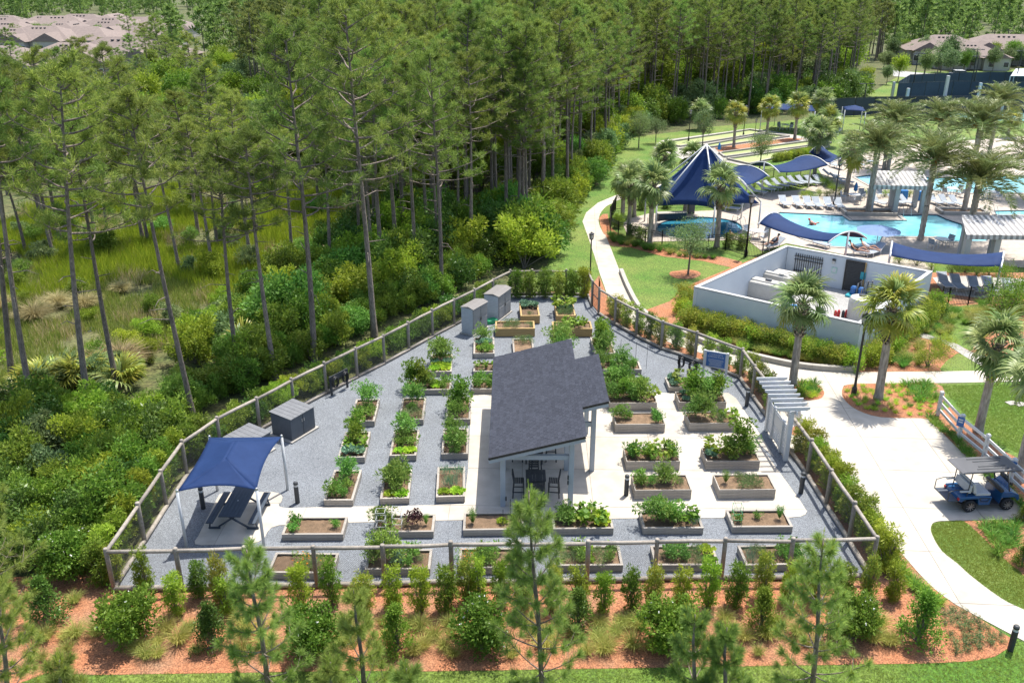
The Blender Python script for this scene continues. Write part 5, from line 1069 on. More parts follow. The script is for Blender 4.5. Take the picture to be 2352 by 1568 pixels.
um = G('R1', 1268, 165); u_ = thing('pool_umbrella', 'open pale blue umbrella standing at the pool edge', 'umbrella', um); uh = zat(um, U('W', 0, 1372)[1]); MB().tube([(0, 0, 0), (0, 0, uh)], .03, 8).ob('pole', M['steelw'], u_)
for k in range(8):
    a0, a1 = k * .7854, (k + 1) * .7854; MB().add([(0, 0, uh), (1.75 * math.cos(a0), 1.75 * math.sin(a0), uh - .5), (1.68 * math.cos((a0 + a1) / 2), 1.68 * math.sin((a0 + a1) / 2), uh - .47), (1.75 * math.cos(a1), 1.75 * math.sin(a1), uh - .5)], [(0, 1, 2), (0, 2, 3)]).ob('canopy_panel', M['lbw'], u_)
for v, x, y, tv, lab in (('W', 685, 1092, 952, 'closed blue umbrella beside the white pool table'), ('R0', 237, 1010, 935, 'closed blue umbrella in front of the ball courts')):
    p = G(v, x, y); hh = zat(p, U(v, 0, tv)[1]); r = thing('closed_umbrella', lab, 'umbrella', p, 0, 'closed blue umbrellas'); MB().tube([(0, 0, 0), (0, 0, hh)], .03, 8).ob('pole', M['steelw'], r); MB().lathe([(.06, hh * .35), (.2, hh * .42), (.17, hh * .7), (.12, hh * .85), (.03, hh * .99)], 10).ob('furled_canopy', M['towel'], r)
for i, (x, y) in enumerate(((1160, 1120), (1320, 1130))): p = G('W', x, y); tag(MB().box((0, 0, .45), (.75, .5, .9), taper=.9).ob('towel_bin', M['towel'], None, p, bevel=.05), f'blue towel draped bin under the cabana, {("left","right")[i]} one', 'bin')
tag(MB().box((0, 0, .5), (.6, .6, 1.0)).ob('litter_bin', M['dlid'], None, G('S', 1128, 955), bevel=.04), 'grey square litter bin behind the spa', 'bin')
# planter kerbs round date palms
for v, x, y, s_, lab in (('W', 820, 1262, 2.2, 'left'), ('W', 1740, 1255, 2.0, 'right')):
    p = G(v, x, y); r = thing('palm_planter', f'low stone kerb planter around the {lab} date palm trunk', 'planter', p, R(-4))
    for a, b in (((-s_, -.8), (s_, -.8)), ((-s_, .8), (s_, .8)), ((-s_, -.8), (-s_, .8)), ((s_, -.8), (s_, .8))): MB().bar(V3(*a, .15), V3(*b, .15), .3, .3).ob('kerb', M['kerb'], r)
    MB().box((0, 0, .1), (s_ * 2 - .3, 1.3, .1)).ob('soil', M['soil'], r)
# spa raised wall and handrails
p = G('S', 930, 1020); r = thing('spa_wall', 'raised dark tiled spillway wall at the back of the spa', 'wall', p, R(8)); MB().box((0, 0, .3), (2.6, .6, .6)).ob('wall', M['navy'], r, bevel=.03); MB().box((0, 0, .63), (2.7, .7, .06)).ob('cap', M['kerb'], r)
for i, (v, x, y, a, lab) in enumerate((('S', 1590, 1090, 40, 'steel handrail at the right edge of the spa'), ('S', 690, 1110, 0, 'steel handrail at the left edge of the spa'), ('W', 1140, 1270, 0, 'steel handrails at the pool steps'), ('W', 2040, 1268, 90, 'steel ladder rails at the far right pool'))):
    r = thing('handrail', lab, 'handrail', G(v, x, y), R(a), 'steel pool handrails')
    for s in (0, .7): MB().tube([(s, .5, 0), (s, .4, .85), (s, -.3, .75), (s, -.6, -.02)], .025, 6).ob('rail', M['metal'], r, smooth=True)
# ------------------------------------------------------------------ people
def person(p, rz, J, rad, edges, mats, label, hair=None, top=None):
    """one continuous skinned body over a joint graph"""
    me = bpy.data.meshes.new('person'); me.from_pydata(J, edges, []); me.materials.append(mats)
    o = link('person', me, None, p, rz); md = o.modifiers.new('skin', 'SKIN'); md.use_smooth_shade = True
    for v, r_ in zip(me.skin_vertices[0].data, rad): v.radius = (r_, r_)
    me.skin_vertices[0].data[0].use_root = True; s_ = o.modifiers.new('sub', 'SUBSURF'); s_.levels = 1; s_.render_levels = 1
    tag(o, label, 'person', 'people at the pool'); return o
def reclined(p, rz, shirt, label, hat=None):
    J = [(0, 0, .5), (0, .25, .62), (0, .5, .8), (0, .58, .9), (0, .64, 1.02), (.11, 0, .48), (.13, -.4, .66), (.12, -.78, .42), (.12, -.88, .5), (-.11, 0, .48), (-.13, -.42, .48), (-.12, -.85, .4), (-.12, -.94, .48), (.2, .45, .8), (.3, .25, .62), (.26, .02, .55), (-.2, .45, .8), (-.3, .25, .62), (-.26, .02, .55)]
    Rr = [.13, .12, .13, .05, .095, .085, .065, .045, .035, .085, .065, .045, .035, .055, .045, .035, .055, .045, .035]
    E_ = [(0, 1), (1, 2), (2, 3), (3, 4), (0, 5), (5, 6), (6, 7), (7, 8), (0, 9), (9, 10), (10, 11), (11, 12), (2, 13), (13, 14), (14, 15), (2, 16), (16, 17), (17, 18)]
    o = person(p, rz, J, Rr, E_, M['skin'], label)
    MB().tube([(0, -.02, .5), (0, .25, .62), (0, .48, .79)], [.16, .155, .165], 10).ob('shirt', shirt, o, smooth=True)
    MB().lathe([(.1, .0), (.115, .05), (.09, .12), (.03, .15)], 10, (0, .67, 1.02)).ob('hair' if not hat else 'hat', hat or M['char'], o, smooth=True)
    return o
reclined(G('E', 1600, 305), R(62), M['char'], 'person in dark swimwear reclining on lounger behind the yard wall'); reclined(G('E', 1700, 290), R(60), M['white'], 'person in white top reclining on a lounger behind the yard'); reclined(G('E', 815, 245), R(-60), M['navy'], 'person in patterned dark top resting on lounger by the railing')
reclined(G('R0', 868, 1470) + V3(0, 0, -.58), R(110), M['red'], 'bather in a red hat sitting in the shallow pool', M['red'])
reclined(G('S', 1550, 1178) + V3(0, 0, -.55), R(150), M['char'], 'dark haired bather sitting in the round spa')
# ------------------------------------------------------------------ sports court screens, masts
def screen(P, h, label):
    r = thing('court_fence', label, 'fence', P[0], 0, 'dark court fences'); o = P[0]
    for a, b in zip(P, P[1:]):
        n_ = max(1, round((b - a).length / 3)); d = (b - a) / n_
        for k in range(n_ + 1): MB().tube([a + d * k - o, a + d * k - o + V3(0, 0, h + .05)], .05, 6).ob('post', M['black'], r)
        for k in range(n_): MB().bar(a + d * (k + .02) - o + V3(0, 0, h / 2), a + d * (k + .98) - o + V3(0, 0, h / 2), .02, h - .1).ob('screen_panel', M['screen'], r)
        MB().bar(a - o + V3(0, 0, h), b - o + V3(0, 0, h), .05).ob('top_rail', M['black'], r)
screen(pl('R0', 860, 775, 1250, 755, 2400, 745, 3000, 760), 2.7, 'dark screened court fence behind the date palms, nearest'); screen(pl('R0', 1400, 655, 1760, 640, 2700, 655), 2.7, 'dark screened court fence in the middle of the courts'); screen(pl('R0', 1405, 640, 1480, 590, 1800, 575, 2700, 560), 2.7, 'dark screened court fence nearest the road')
for i, (x, yb, yt) in enumerate(((1372, 640, 538), (1462, 700, 580), (1700, 740, 498), (1935, 660, 545), (2082, 760, 590))):
    p = G('R0', x, yb); hh = zat(p, U('R0', 0, yt)[1]); tag(MB().box((0, 0, hh / 2), (.4, .4, hh)).ob('court_mast', M['steelw'], None, p), f'white square mast at the sports courts, {ORD[i]} from left', 'mast', 'white court masts')
for i, (x, yb, yt) in enumerate(((1178, 745, 550), (1500, 640, 352), (1885, 600, 325), (1895, 640, 370), (2175, 590, 335), (920, 780, 580))):
    p = G('R0', x, yb); hh = zat(p, U('R0', 0, yt)[1]); r = thing('court_light', f'tall dark floodlight pole at the courts, {("second","third","fourth","fifth","sixth","first")[i]} from left', 'light pole', p, 0, 'court floodlight poles'); MB().tube([(0, 0, 0), (0, 0, hh)], [.12, .07], 8).ob('pole', M['black'], r); MB().box((0, 0, hh), (1.9, .12, .08)).ob('arm', M['black'], r)
    for s in (-1, 1): MB().box((s * .8, -.1, hh - .02), (.5, .5, .1)).ob('lamp_head', M['black'], r)
p4 = [G('R0', 2130, 600), G('R0', 2330, 600), G('R0', 2350, 575), G('R0', 2160, 572)]; o_ = sum(p4, Vector()) / 4; r = thing('court_shelter', 'small court shelter with pale ribbed roof at right edge', 'shelter', o_)
MB().add([p4[0] - o_ + V3(0, 0, 2.6), p4[1] - o_ + V3(0, 0, 2.6), p4[2] - o_ + V3(0, 0, 3.2), p4[3] - o_ + V3(0, 0, 3.2)], [(0, 1, 2, 3)]).ob('roof', M['steelw'], r).modifiers.new('t', 'SOLIDIFY').thickness = .1
for k, p in enumerate(p4): MB().tube([p - o_, p - o_ + V3(0, 0, 2.6 if k < 2 else 3.15)], .08, 6).ob('post', M['steelw'], r)
# cars on the far road
def car(p, rz, mt, label):
    r = thing('parked_car', label, 'car', p, rz)
    def ex(prof, y0, y1, nm, m_): n = len(prof); return MB().add([(x, y0, z) for x, z in prof] + [(x, y1, z) for x, z in prof], [tuple(range(n)), tuple(range(n, 2 * n))[::-1]] + [(i, i + n, (i + 1) % n + n, (i + 1) % n) for i in range(n)]).ob(nm, m_, r, bevel=.06)
    ex([(-2.2, .4), (2.2, .4), (2.25, .75), (1.2, .95), (-2.1, 1.0), (-2.25, .7)], -.88, .88, 'body', mt); ex([(-1.9, 1.0), (1.0, .97), (.4, 1.45), (-1.5, 1.5)], -.78, .78, 'cabin', M['glass']); ex([(-1.55, 1.48), (.4, 1.43), (.35, 1.5), (-1.45, 1.55)], -.74, .74, 'roof', mt)
    for sx in (-1.35, 1.35):
        for sy in (-.8, .8): MB().tube([(sx, sy - .1, .33), (sx, sy + .1, .33)], .33, 14).ob('wheel', M['tyre'], r)
car(G('R0', 1825, 512), R(-4), M['steelw'], 'white car on the road beyond the sports courts'); car(G('R0', 2232, 530), R(-4), M['red'], 'red car at the right edge on the far road')
# ================================================================== VEGETATION
rs = np.random.RandomState(11)
# ------------------------------------------------------------------ palms
def fan_frond(seed, mat):
    r = np.random.RandomState(seed); V = []; Fq = []; o = 0
    pet = .75; n = 26
    def strip(pts, w):
        nonlocal o
        pts = np.array(pts); d = pts[-1] - pts[0]; s = np.cross(d, [0, 0, 1.]); s /= np.linalg.norm(s) + 1e-6
        for i, p in enumerate(pts): V.append(p + s * w[i]); V.append(p - s * w[i])
        for i in range(len(pts) - 1): Fq.append((o + 2 * i, o + 2 * i + 2, o + 2 * i + 3, o + 2 * i + 1))
        o += 2 * len(pts)
    strip([(0, 0, 0), (pet * .5, 0, .06), (pet, 0, .05)], [.035, .022, .018])
    for k in range(n):
        a = R(-118 + 236 * k / (n - 1)) + r.normal(0, .04); L = (.72 + .12 * math.cos(a)) * r.uniform(.85, 1.1); dr = r.uniform(.12, .4)
        c, s_ = math.cos(a), math.sin(a); b = np.array([pet - .05, 0, .05])
        strip([b, b + np.array([c * L * .5, s_ * L * .5, .1 - .05 * abs(s_)]), b + np.array([c * L * .85, s_ * L * .85, .04 - dr * .35]), b + np.array([c * L, s_ * L, -dr])], [.012, .04, .022, .002])
    return npmesh('frond', np.array(V), np.array(Fq), M[mat])
FANS = [fan_frond(i, 'palm') for i in range(3)]; FANY = [fan_frond(9 + i, 'palmy') for i in range(2)]
def pinn_frond(seed):
    r = np.random.RandomState(seed); t = np.linspace(0, 1, 46); L = 2.7
    x = L * (t - .18 * t ** 2.2); z = .75 * t - 1.35 * t ** 2.1
    c = np.stack([x, r.normal(0, .01, 46) + .12 * t ** 2 * r.choice([-1, 1]), z], 1); tan = nrm(np.gradient(c, axis=0)); P = []
    for s in (-1, 1):
        i = np.arange(5, 46); d = tan[i] * .75 + np.array([0, s, 0]) * (.75) + np.array([0, 0, .28]) + r.normal(size=(len(i), 3)) * .1
        P.append(blades(c[i], d, .52 * np.sin(np.pi * (.18 + .75 * t[i])) + .08, .04, r, mid=.3))
    w_ = np.array([0, .03, 0]); rv = np.concatenate([c + w_ * (1 - .8 * t)[:, None], c - w_ * (1 - .8 * t)[:, None]]); rf = np.array([(i, i + 1, i + 47, i + 46) for i in range(45)])
    P.append((rv, rf)); v, f = joinv(P); return npmesh('frond', v, f, M['datep'])
DATES = [pinn_frond(i) for i in range(3)]
def trunk_mesh(r0, r1, mat, rough):
    m_ = MB(); prof = []; n = 26
    for i in range(n + 1): t = i / n; prof.append((r0 + (r1 - r0) * t + (r0 * .3 * max(0, .06 - t) / .06) + (rough if i % 2 else 0), t))
    m_.lathe(prof, 12); return m_.mesh('trunk', M[mat], True)
TRS = trunk_mesh(.19, .15, 'palmb', .006); TRD = trunk_mesh(.24, .25, 'palmb', .03)
bt = MB(); rr = random.Random(4)
for k in range(95):
    a = k * 2.4; z = -1.9 + k * .021; c = Vector((math.cos(a), math.sin(a), 0)); s = Vector((-math.sin(a), math.cos(a), 0)); b = c * .13 + V3(0, 0, z); t = c * (.30 + rr.uniform(0, .05)) + V3(0, 0, z + .26)
    for sg in (-1, 1): bt.add([b + s * .07, b - s * .07, t - s * .035 + s * .03 * sg, t + s * .035 + s * .03 * sg], [(0, 1, 2, 3)])
BOOTS = bt.mesh('leaf_bases', M['palmb'])
def put_frond(me, root, z, az, el, sc, roll=0.0):
    o = link('frond', me, root, (0, 0, z), 0, sc); o.rotation_euler = Euler((roll, -el, az), 'XYZ'); return o
def sabal(p, h, label, sc=1.0, yellow=False, nf=25):
    r = thing('sabal_palm', label, 'palm', p, rnd.uniform(0, 6), 'cabbage palms'); lean = Euler((rnd.uniform(-.025, .025), rnd.uniform(-.025, .025), r.rotation_euler[2])); r.rotation_euler = lean
    link('trunk', TRS, r, None, 0, (sc, sc, h)); link('leaf_bases', BOOTS, r, (0, 0, h), 0, (sc, sc, min(1.0, h / 3.4)))
    for k in range(nf):
        t = k / (nf - 1); el = R(80 - 138 * t) + rnd.uniform(-.15, .15); me = rnd.choice(FANY if (yellow and rnd.random() < .7) or (t > .85 and rnd.random() < .3) else FANS)
        put_frond(me, r, h - .1 + .25 * (1 - t), k * 2.399 + rnd.uniform(-.2, .2), el, sc * rnd.uniform(.95, 1.2), rnd.uniform(-.7, .7))
def dpalm(p, h, label, sc=1.0):
    r = thing('date_palm', label, 'palm', p, rnd.uniform(0, 6), 'date palms'); link('trunk', TRD, r, None, 0, (sc * .72, sc * .72, h)); link('leaf_bases', BOOTS, r, (0, 0, h + .1), 0, (1.0, 1.0, .5))
    for k in range(54):
        t = k / 53; put_frond(rnd.choice(DATES), r, h + .2 * (1 - t), k * 2.399 + rnd.uniform(-.2, .2), R(74 - 84 * t) + rnd.uniform(-.12, .12), sc * rnd.uniform(1.12, 1.32) * (.75 + .25 * min(1, t * 3)), rnd.uniform(-.3, .3))
    for k in range(4):
        a = k * 1.7 + rnd.random(); n = 40; rsx = np.random.RandomState(k); b = np.tile([math.cos(a) * .5, math.sin(a) * .5, h + .5], (n, 1)) + rsx.normal(size=(n, 3)) * .1
        v, f = blades(b, np.array([math.cos(a) * .6, math.sin(a) * .6, -.8]) + rsx.normal(size=(n, 3)) * .3, .5, .03, rsx); link('fruit_stalk', npmesh('fruit_stalk', v, f, M['orange']), r)
for v, bx, by, tx, ty, lab, sc, yl in (('R1', 720, 1068, 790, 545, 'cabbage palm standing right behind the white pergola gate', 1.15, False), ('R1', 1283, 1160, 1362, 580, 'cabbage palm in the mulch island beside the tall lantern', 1.15, True), ('R1', 1940, 1370, 2018, 800, 'cabbage palm behind the white rail fence', 1.1, False), ('R2', 2195, 240, 2330, -450, 'cabbage palm at the right edge behind the golf cart', 1.1, False),
    ('S', 430, 1010, 440, 620, 'leftmost palm of the clump by the spa railing', 1.0, False), ('S', 492, 1195, 505, 660, 'front palm of the left clump by the spa railing', 1.0, False), ('S', 550, 985, 565, 600, 'rear palm of the left clump by the spa railing', 1.0, False), ('S', 708, 1285, 748, 680, 'tall palm in front of the spa, left of the oak', 1.15, False), ('S', 1066, 965, 1078, 680, 'palm standing behind the spa in front of the tent', 1.1, False), ('S', 1392, 1300, 1425, 690, 'palm right of the oak in front of the tent', 1.15, False),
    ('S', 850, 720, 862, 380, 'palm behind the tent, left of its peak', 1.1, False), ('S', 1120, 640, 1135, 370, 'palm hidden behind the tent peak', 1.0, False), ('R0', 335, 965, 358, 745, 'yellowish palm between the ball courts, left one', 1.0, True), ('R0', 550, 890, 570, 705, 'yellowish palm between the ball courts, right one', 1.0, True), ('R0', 735, 912, 765, 690, 'yellowish palm right of the far flat canopy', 1.1, True), ('R0', 900, 830, 920, 660, 'palm against the dark court screen', 1.1, False),
    ('R0', 945, 960, 962, 790, 'yellow green palm at the right end of the courts', 1.15, True), ('R0', 830, 985, 842, 840, 'small palm left of the greyish sail', 1.1, False), ('R0', 862, 1160, 885, 880, 'palm rising behind the curved row of loungers', 1.1, False), ('R0', 1070, 1285, 1098, 990, 'brownish palm beside the closed blue umbrella', 1.25, False), ('R0', 1318, 1115, 1330, 930, 'palm partly hidden behind the first date palm', 1.1, False), ('R0', 2130, 900, 2150, 780, 'yellow palm behind the date palms at far right', 1.0, True), ('R0', 105, 850, 110, 730, 'short palm at the forest edge left of courts', 1.1, False)):
    p = G(v, bx, by); h = max(1.5, min(9, zat(p, U(v, tx, ty)[1]))); sabal(p, h, lab, sc, yl)
for v, bx, by, tv, ty, lab, sc in (('R0', 1215, 1395, 'R0', 985, 'date palm in the stone planter left of the cabana', 1.25), ('R1', 1560, 118, 'R0', 1075, 'date palm beside the pool lantern, front one', 1.25), ('R1', 1862, 155, 'R0', 1210, 'large date palm at right in front of the cabana', 1.35), ('R0', 1345, 1120, 'R0', 810, 'date palm behind, left of the two rear ones', 1.25), ('R0', 1640, 1110, 'R0', 800, 'date palm in the middle of the rear row', 1.25), ('R0', 1845, 1385, 'R0', 850, 'date palm in the right stone planter', 1.3), ('R0', 2010, 1010, 'R0', 690, 'rearmost date palm before the court screens', 1.2), ('R0', 2260, 1300, 'R0', 1050, 'date palm cut by the right edge', 1.3)):
    p = G(v, bx, by); dpalm(p, max(3, zat(p, U(tv, 0, ty)[1])), lab, sc)
# ------------------------------------------------------------------ pines
def tubes_np(paths, n=5):
    m_ = MB()
    for pth, rad in paths: m_.tube(pth, rad, n, cap=False)
    return m_
def pine_proto(seed, h, cs, spread, nb, per, needles, nl, nw, mat, trunk_r=.17, bend=.25, dead=5, lite=False):
    """tall pine of height h, bare up to cs*h"""
    r = random.Random(seed); q = np.random.RandomState(seed); paths = []
    ph = r.uniform(0, 6); ax = [Vector((bend * math.sin(ph + 2.2 * t) * t * 1.4, bend * math.cos(ph * 1.7 + 2.6 * t) * t * 1.4, h * t)) for t in np.linspace(0, 1, 12)]
    tp = lambda t: ax[min(10, int(t * 11))].lerp(ax[min(11, int(t * 11) + 1)], t * 11 - int(t * 11)) if t < 1 else ax[-1]
    paths.append((ax, [trunk_r * (1 - .8 * i / 11) + (.05 if i == 0 else 0) for i in range(12)]))
    tuft = []; td = []
    for k in range(nb):
        t = cs + (1 - cs) * (k + r.random()) / nb; b = tp(t); a = k * 2.4 + r.uniform(-.5, .5); s = (t - cs) / (1 - cs)
        L = spread * (.55 + .6 * math.sin(math.pi * min(1, .25 + .68 * s))) * (1.02 - .65 * s ** 1.6) * r.uniform(.65, 1.25)
        up = -.1 + .75 * s + r.uniform(-.15, .2); d = Vector((math.cos(a), math.sin(a), 0)); pts = [b]; nseg = 5
        for j in range(1, nseg + 1): u = j / nseg; pts.append(b + d * (L * u) + V3(r.uniform(-.1, .1), r.uniform(-.1, .1), L * (up * u * .55 + .28 * u * u)))
        paths.append((pts, [trunk_r * .32 * (1 - .75 * j / nseg) for j in range(nseg + 1)]))
        for j in range(per):
            u = (.36 + .64 * (j + r.random()) / per) ** .8; i = min(nseg - 1, int(u * nseg)); c = pts[i].lerp(pts[min(nseg, i + 1)], u * nseg - i)
            sd = Vector((r.uniform(-1, 1), r.uniform(-1, 1), r.uniform(.1, .8))); e = c + sd.normalized() * r.uniform(.25, .6) * (L * .26 + .2)
            if not lite: paths.append(([c, e], [.02, .012]))
            for _ in range(1 if lite else 2):
                tuft.append(e + V3(r.uniform(-.12, .12), r.uniform(-.12, .12), r.uniform(-.05, .1))); td.append((e - c).normalized() + d * .4 + V3(0, 0, .4))
    for k in range(dead):
        t = r.uniform(cs * .45, cs); b = tp(t); a = r.uniform(0, 6.28); L = r.uniform(.5, 1.8); paths.append(([b, b + V3(math.cos(a) * L * .6, math.sin(a) * L * .6, .1 * L), b + V3(math.cos(a) * L, math.sin(a) * L, r.uniform(-.2, .3) * L)], [.035, .022, .008]))
    for k in range(6): tuft.append(ax[-1] + V3(r.uniform(-.2, .2), r.uniform(-.2, .2), r.uniform(-.4, .25))); td.append(V3(0, 0, 1))
    T_ = np.array([tuple(t) for t in tuft]); D_ = nrm(np.array([tuple(t) for t in td])); n = len(T_) * needles; i = np.repeat(np.arange(len(T_)), needles)
    d = nrm(D_[i] * .75 + nrm(q.normal(size=(n, 3))) * 1.0 + [0, 0, .12]); p = T_[i] + q.normal(size=(n, 3)) * .06 + D_[i] * (q.rand(n) * .22 - .1)[:, None]
    v, f = blades(p, d, nl * (.7 + .5 * q.rand(n)), nw, q, mid=.4)
    return tubes_np(paths, 5 if lite else 6), (v, f)
def pine_thing(name, seed, h, label, mat='pine', **kw):
    tr, (v, f) = pine_proto(seed, h, mat=mat, **kw); r = thing(name, label, 'pine tree'); link('trunk', tr.mesh('trunk', M['bark'], True), r); link('crown', npmesh('crown', v, f, M[mat]), r); return Proto(r)
PINES = [pine_thing('pine_tree', 20 + i, 17.0, 'x', cs=c, spread=s, nb=n, per=6, needles=24, nl=.40, nw=.034, trunk_r=.18) for i, (c, s, n) in enumerate(((.55, 2.7, 30), (.62, 2.3, 24), (.5, 3.0, 34), (.66, 2.1, 22), (.58, 2.4, 26), (.46, 2.8, 36)))]
def put_pine(k, p, top, label, group, lean=(0, 0)):
    return PINES[k % len(PINES)].put(p, 0, label, scale=(rnd.uniform(.9, 1.1) * (.6 + .4 * top / 17), rnd.uniform(.9, 1.1) * (.6 + .4 * top / 17), top / 17), rot=(lean[0], lean[1], rnd.uniform(0, 6.28)), group=group)
# individual pines that stand out, from left to right
main = [(75, 935, -60, 150, 3), (205, 945, 105, 160, 0), (272, 900, 215, 300, 4), (447, 970, 385, 215, 3), (548, 860, 495, 330, 4), (632, 870, 575, 310, 1), (722, 830, 678, 75, 5), (860, 772, 818, 22, 2), (880, 640, 845, 110, 0), (957, 650, 935, 150, 3), (1014, 685, 1008, 120, 5), (1052, 560, 1045, 170, 1), (1082, 600, 1075, 130, 4), (1132, 520, 1125, 90, 0), (1162, 545, 1158, 60, 2), (1200, 548, 1200, 70, 5), (1214, 500, 1212, 50, 1), (1246, 485, 1246, 110, 3), (1262, 410, 1262, 90, 4), (1302, 465, 1305, 60, 1), (1367, 335, 1372, 60, 0), (1385, 345, 1388, 30, 3), (930, 470, 915, 60, 2), (760, 640, 730, 240, 1), (30, 900, -80, 120, 1), (140, 560, 95, 120, 0), (330, 560, 300, 150, 4), (1420, 300, 1424, 40, 5), (1010, 480, 1000, 90, 0), (1100, 440, 1095, 60, 1)]
for i, (bu, bv, tu, tv, k) in enumerate(sorted(main)):
    p = G('T', bu, bv); top = min(19.5, max(7, zat(p, tv))); pu = proj((p.x, p.y, top))[0]; ln = (tu - pu) / F * math.hypot(p.y, H - top) / top
    put_pine(k, p, top, f'tall pine with bare trunk at the clearing edge, {ORD[i]} from left', 'tall pines at the clearing edge', (0, max(-.12, min(.12, ln))))
# forest fill
FEDGE = pl('T', 900, 600, 1000, 620, 1150, 600, 1240, 560, 1280, 490, 1335, 445, 1385, 375, 1425, 305, 1620, 272, 1880, 252, 1960, 215, 1965, 165)
FP = FEDGE + [V3(75, 205), V3(120, 260), V3(-60, 260), V3(-45, 150)] + pl('T', 560, 200, 640, 330, 760, 420)
cand = []; r5 = random.Random(5)
while len(cand) < 1500:
    p = V3(r5.uniform(-70, 130), r5.uniform(55, 255))
    if inpoly(p, FP) and all((p - q).length_squared > 5 for q in cand[-400:]): cand.append(p)
def vis(p): u = proj((p.x, p.y, 12))[0]; return -60 < u < 2420
cand = [p for p in cand if vis(p)]
cand.sort(key=lambda p: p.y)
def edist(p): return min((p - q).length for q in FEDGE)
near = [p for p in cand if p.y < 118 or edist(p) < 14][:245]; ids = set(map(id, near)); farr = [p for p in cand if id(p) not in ids]
hx = pl('R0', 1500, 420, 2300, 420, 2400, 480, 1450, 480)
near_o = [put_pine(r5.randrange(6), p, r5.uniform(13.5, 17.8) * (1 if p.x < 40 else .92), 'x', 'pines of the dense wood', (r5.uniform(-.02, .02), r5.uniform(-.02, .02))) for p in near]; relabel(near_o, 'tall pine in the dense wood')
# the woods beyond, too many to count
LITE = [pine_proto(60 + i, 16, .5, 2.5, 14, 5, 9, .75, .17, 'pinefar', lite=True, dead=0) for i in range(4)]
LITE2 = [pine_proto(70 + i, 16, .12, 3.6, 18, 5, 8, 1.5, .42, 'pinefar', lite=True, dead=0) for i in range(4)]
def woods(pts, hs, name, label, nmt='pinefar', kinds=None):
    V = []; Fs = []; TV = MB(); o = 0
    for p in pts:
        tr, (v, f) = (kinds or LITE)[r5.randrange(4)]; s = r5.uniform(*hs) / 16; a = r5.uniform(0, 6.28); c_, s_ = math.cos(a), math.sin(a); w_ = s * r5.uniform(.85, 1.2)
        q = np.stack([(v[:, 0] * c_ - v[:, 1] * s_) * w_ + p.x, (v[:, 0] * s_ + v[:, 1] * c_) * w_ + p.y, v[:, 2] * s], 1); V.append(q); Fs.append(f + o); o += len(q)
        TV.tube([p, p + V3(0, 0, 15 * s)], [.17, .07], 4, cap=False)
    ob = link(name, npmesh(name, np.concatenate(V), np.concatenate(Fs), M[nmt])); struct(ob, 'stuff'); ob['label'] = label
    t_ = TV.ob('trunks', M['bark'], ob); struct(t_, 'stuff')
woods(farr[:950], (12, 16.5), 'far_wood', 'dense pine wood stretching away behind the pool')
fl = [V3(r5.uniform(-300, 40), r5.uniform(350, 560)) for _ in range(520)] + [V3(r5.uniform(60, 300), r5.uniform(225, 420)) for _ in range(420)] + [V3(r5.uniform(-75, -20), r5.uniform(190, 330)) for _ in range(170)]
woods([p for p in fl if vis(p)], (9, 13), 'horizon_wood', 'distant wood along the horizon', kinds=LITE2)
# ------------------------------------------------------------------ broadleaf shrubs and trees
def bush_mesh(seed, n, rx, h, L, W, mat, k=26, z0=.12, cl=.28, shape='round', flowers=0):
    q = np.random.RandomState(seed)
    if shape == 'round': d = nrm(q.normal(size=(k, 3))); rad = q.rand(k) ** .4; c = d * (rad * (.72 + .5 * q.rand(k)))[:, None] * [rx * .85, rx * .85, h * .45] + [0, 0, h * .5]
    elif shape == 'column': t = q.rand(k); a = q.rand(k) * 6.28; w_ = rx * (.35 + .65 * np.sin(np.pi * (.15 + .75 * t))) * q.rand(k) ** .5; c = np.stack([np.cos(a) * w_, np.sin(a) * w_, h * (.06 + .9 * t)], 1)
    elif shape == 'cone': t = q.rand(k); a = q.rand(k) * 6.28; w_ = rx * (1.05 - t) * q.rand(k) ** .4; c = np.stack([np.cos(a) * w_, np.sin(a) * w_, h * (.06 + .88 * t)], 1)
    elif shape == 'box': c = (q.rand(k, 3) - .5) * [rx * 1.6, rx * 1.6, h * .8] + [0, 0, h * .5]
    elif shape == 'tree': d = nrm(q.normal(size=(k, 3))); rad = q.rand(k) ** .45; c = d * rad[:, None] * [rx * .8, rx * .8, h * .3] + [0, 0, h * .66]
    r_ = cl * rx * (.5 + 1.0 * q.rand(k)); c[:, 2] = np.maximum(c[:, 2], r_ * .5 + .03)
    v, f = clump(n, c, r_, L, W, rs=q, shell=.35, up=.25); v[:, 2] = np.maximum(v[:, 2], .01)
    me = npmesh('foliage', v, f, M[mat]); fm = None
    if flowers:
        i = q.randint(0, k, flowers); d = nrm(q.normal(size=(flowers, 3)) + [0, -.5, .8]); p = c[i] + d * r_[i][:, None] * 1.05; fv, ff = blades(np.repeat(p, 4, 0), q.normal(size=(flowers * 4, 3)), .05, .045, q); fm = npmesh('flowers', fv, ff, M['flow'])
    return me, fm, c
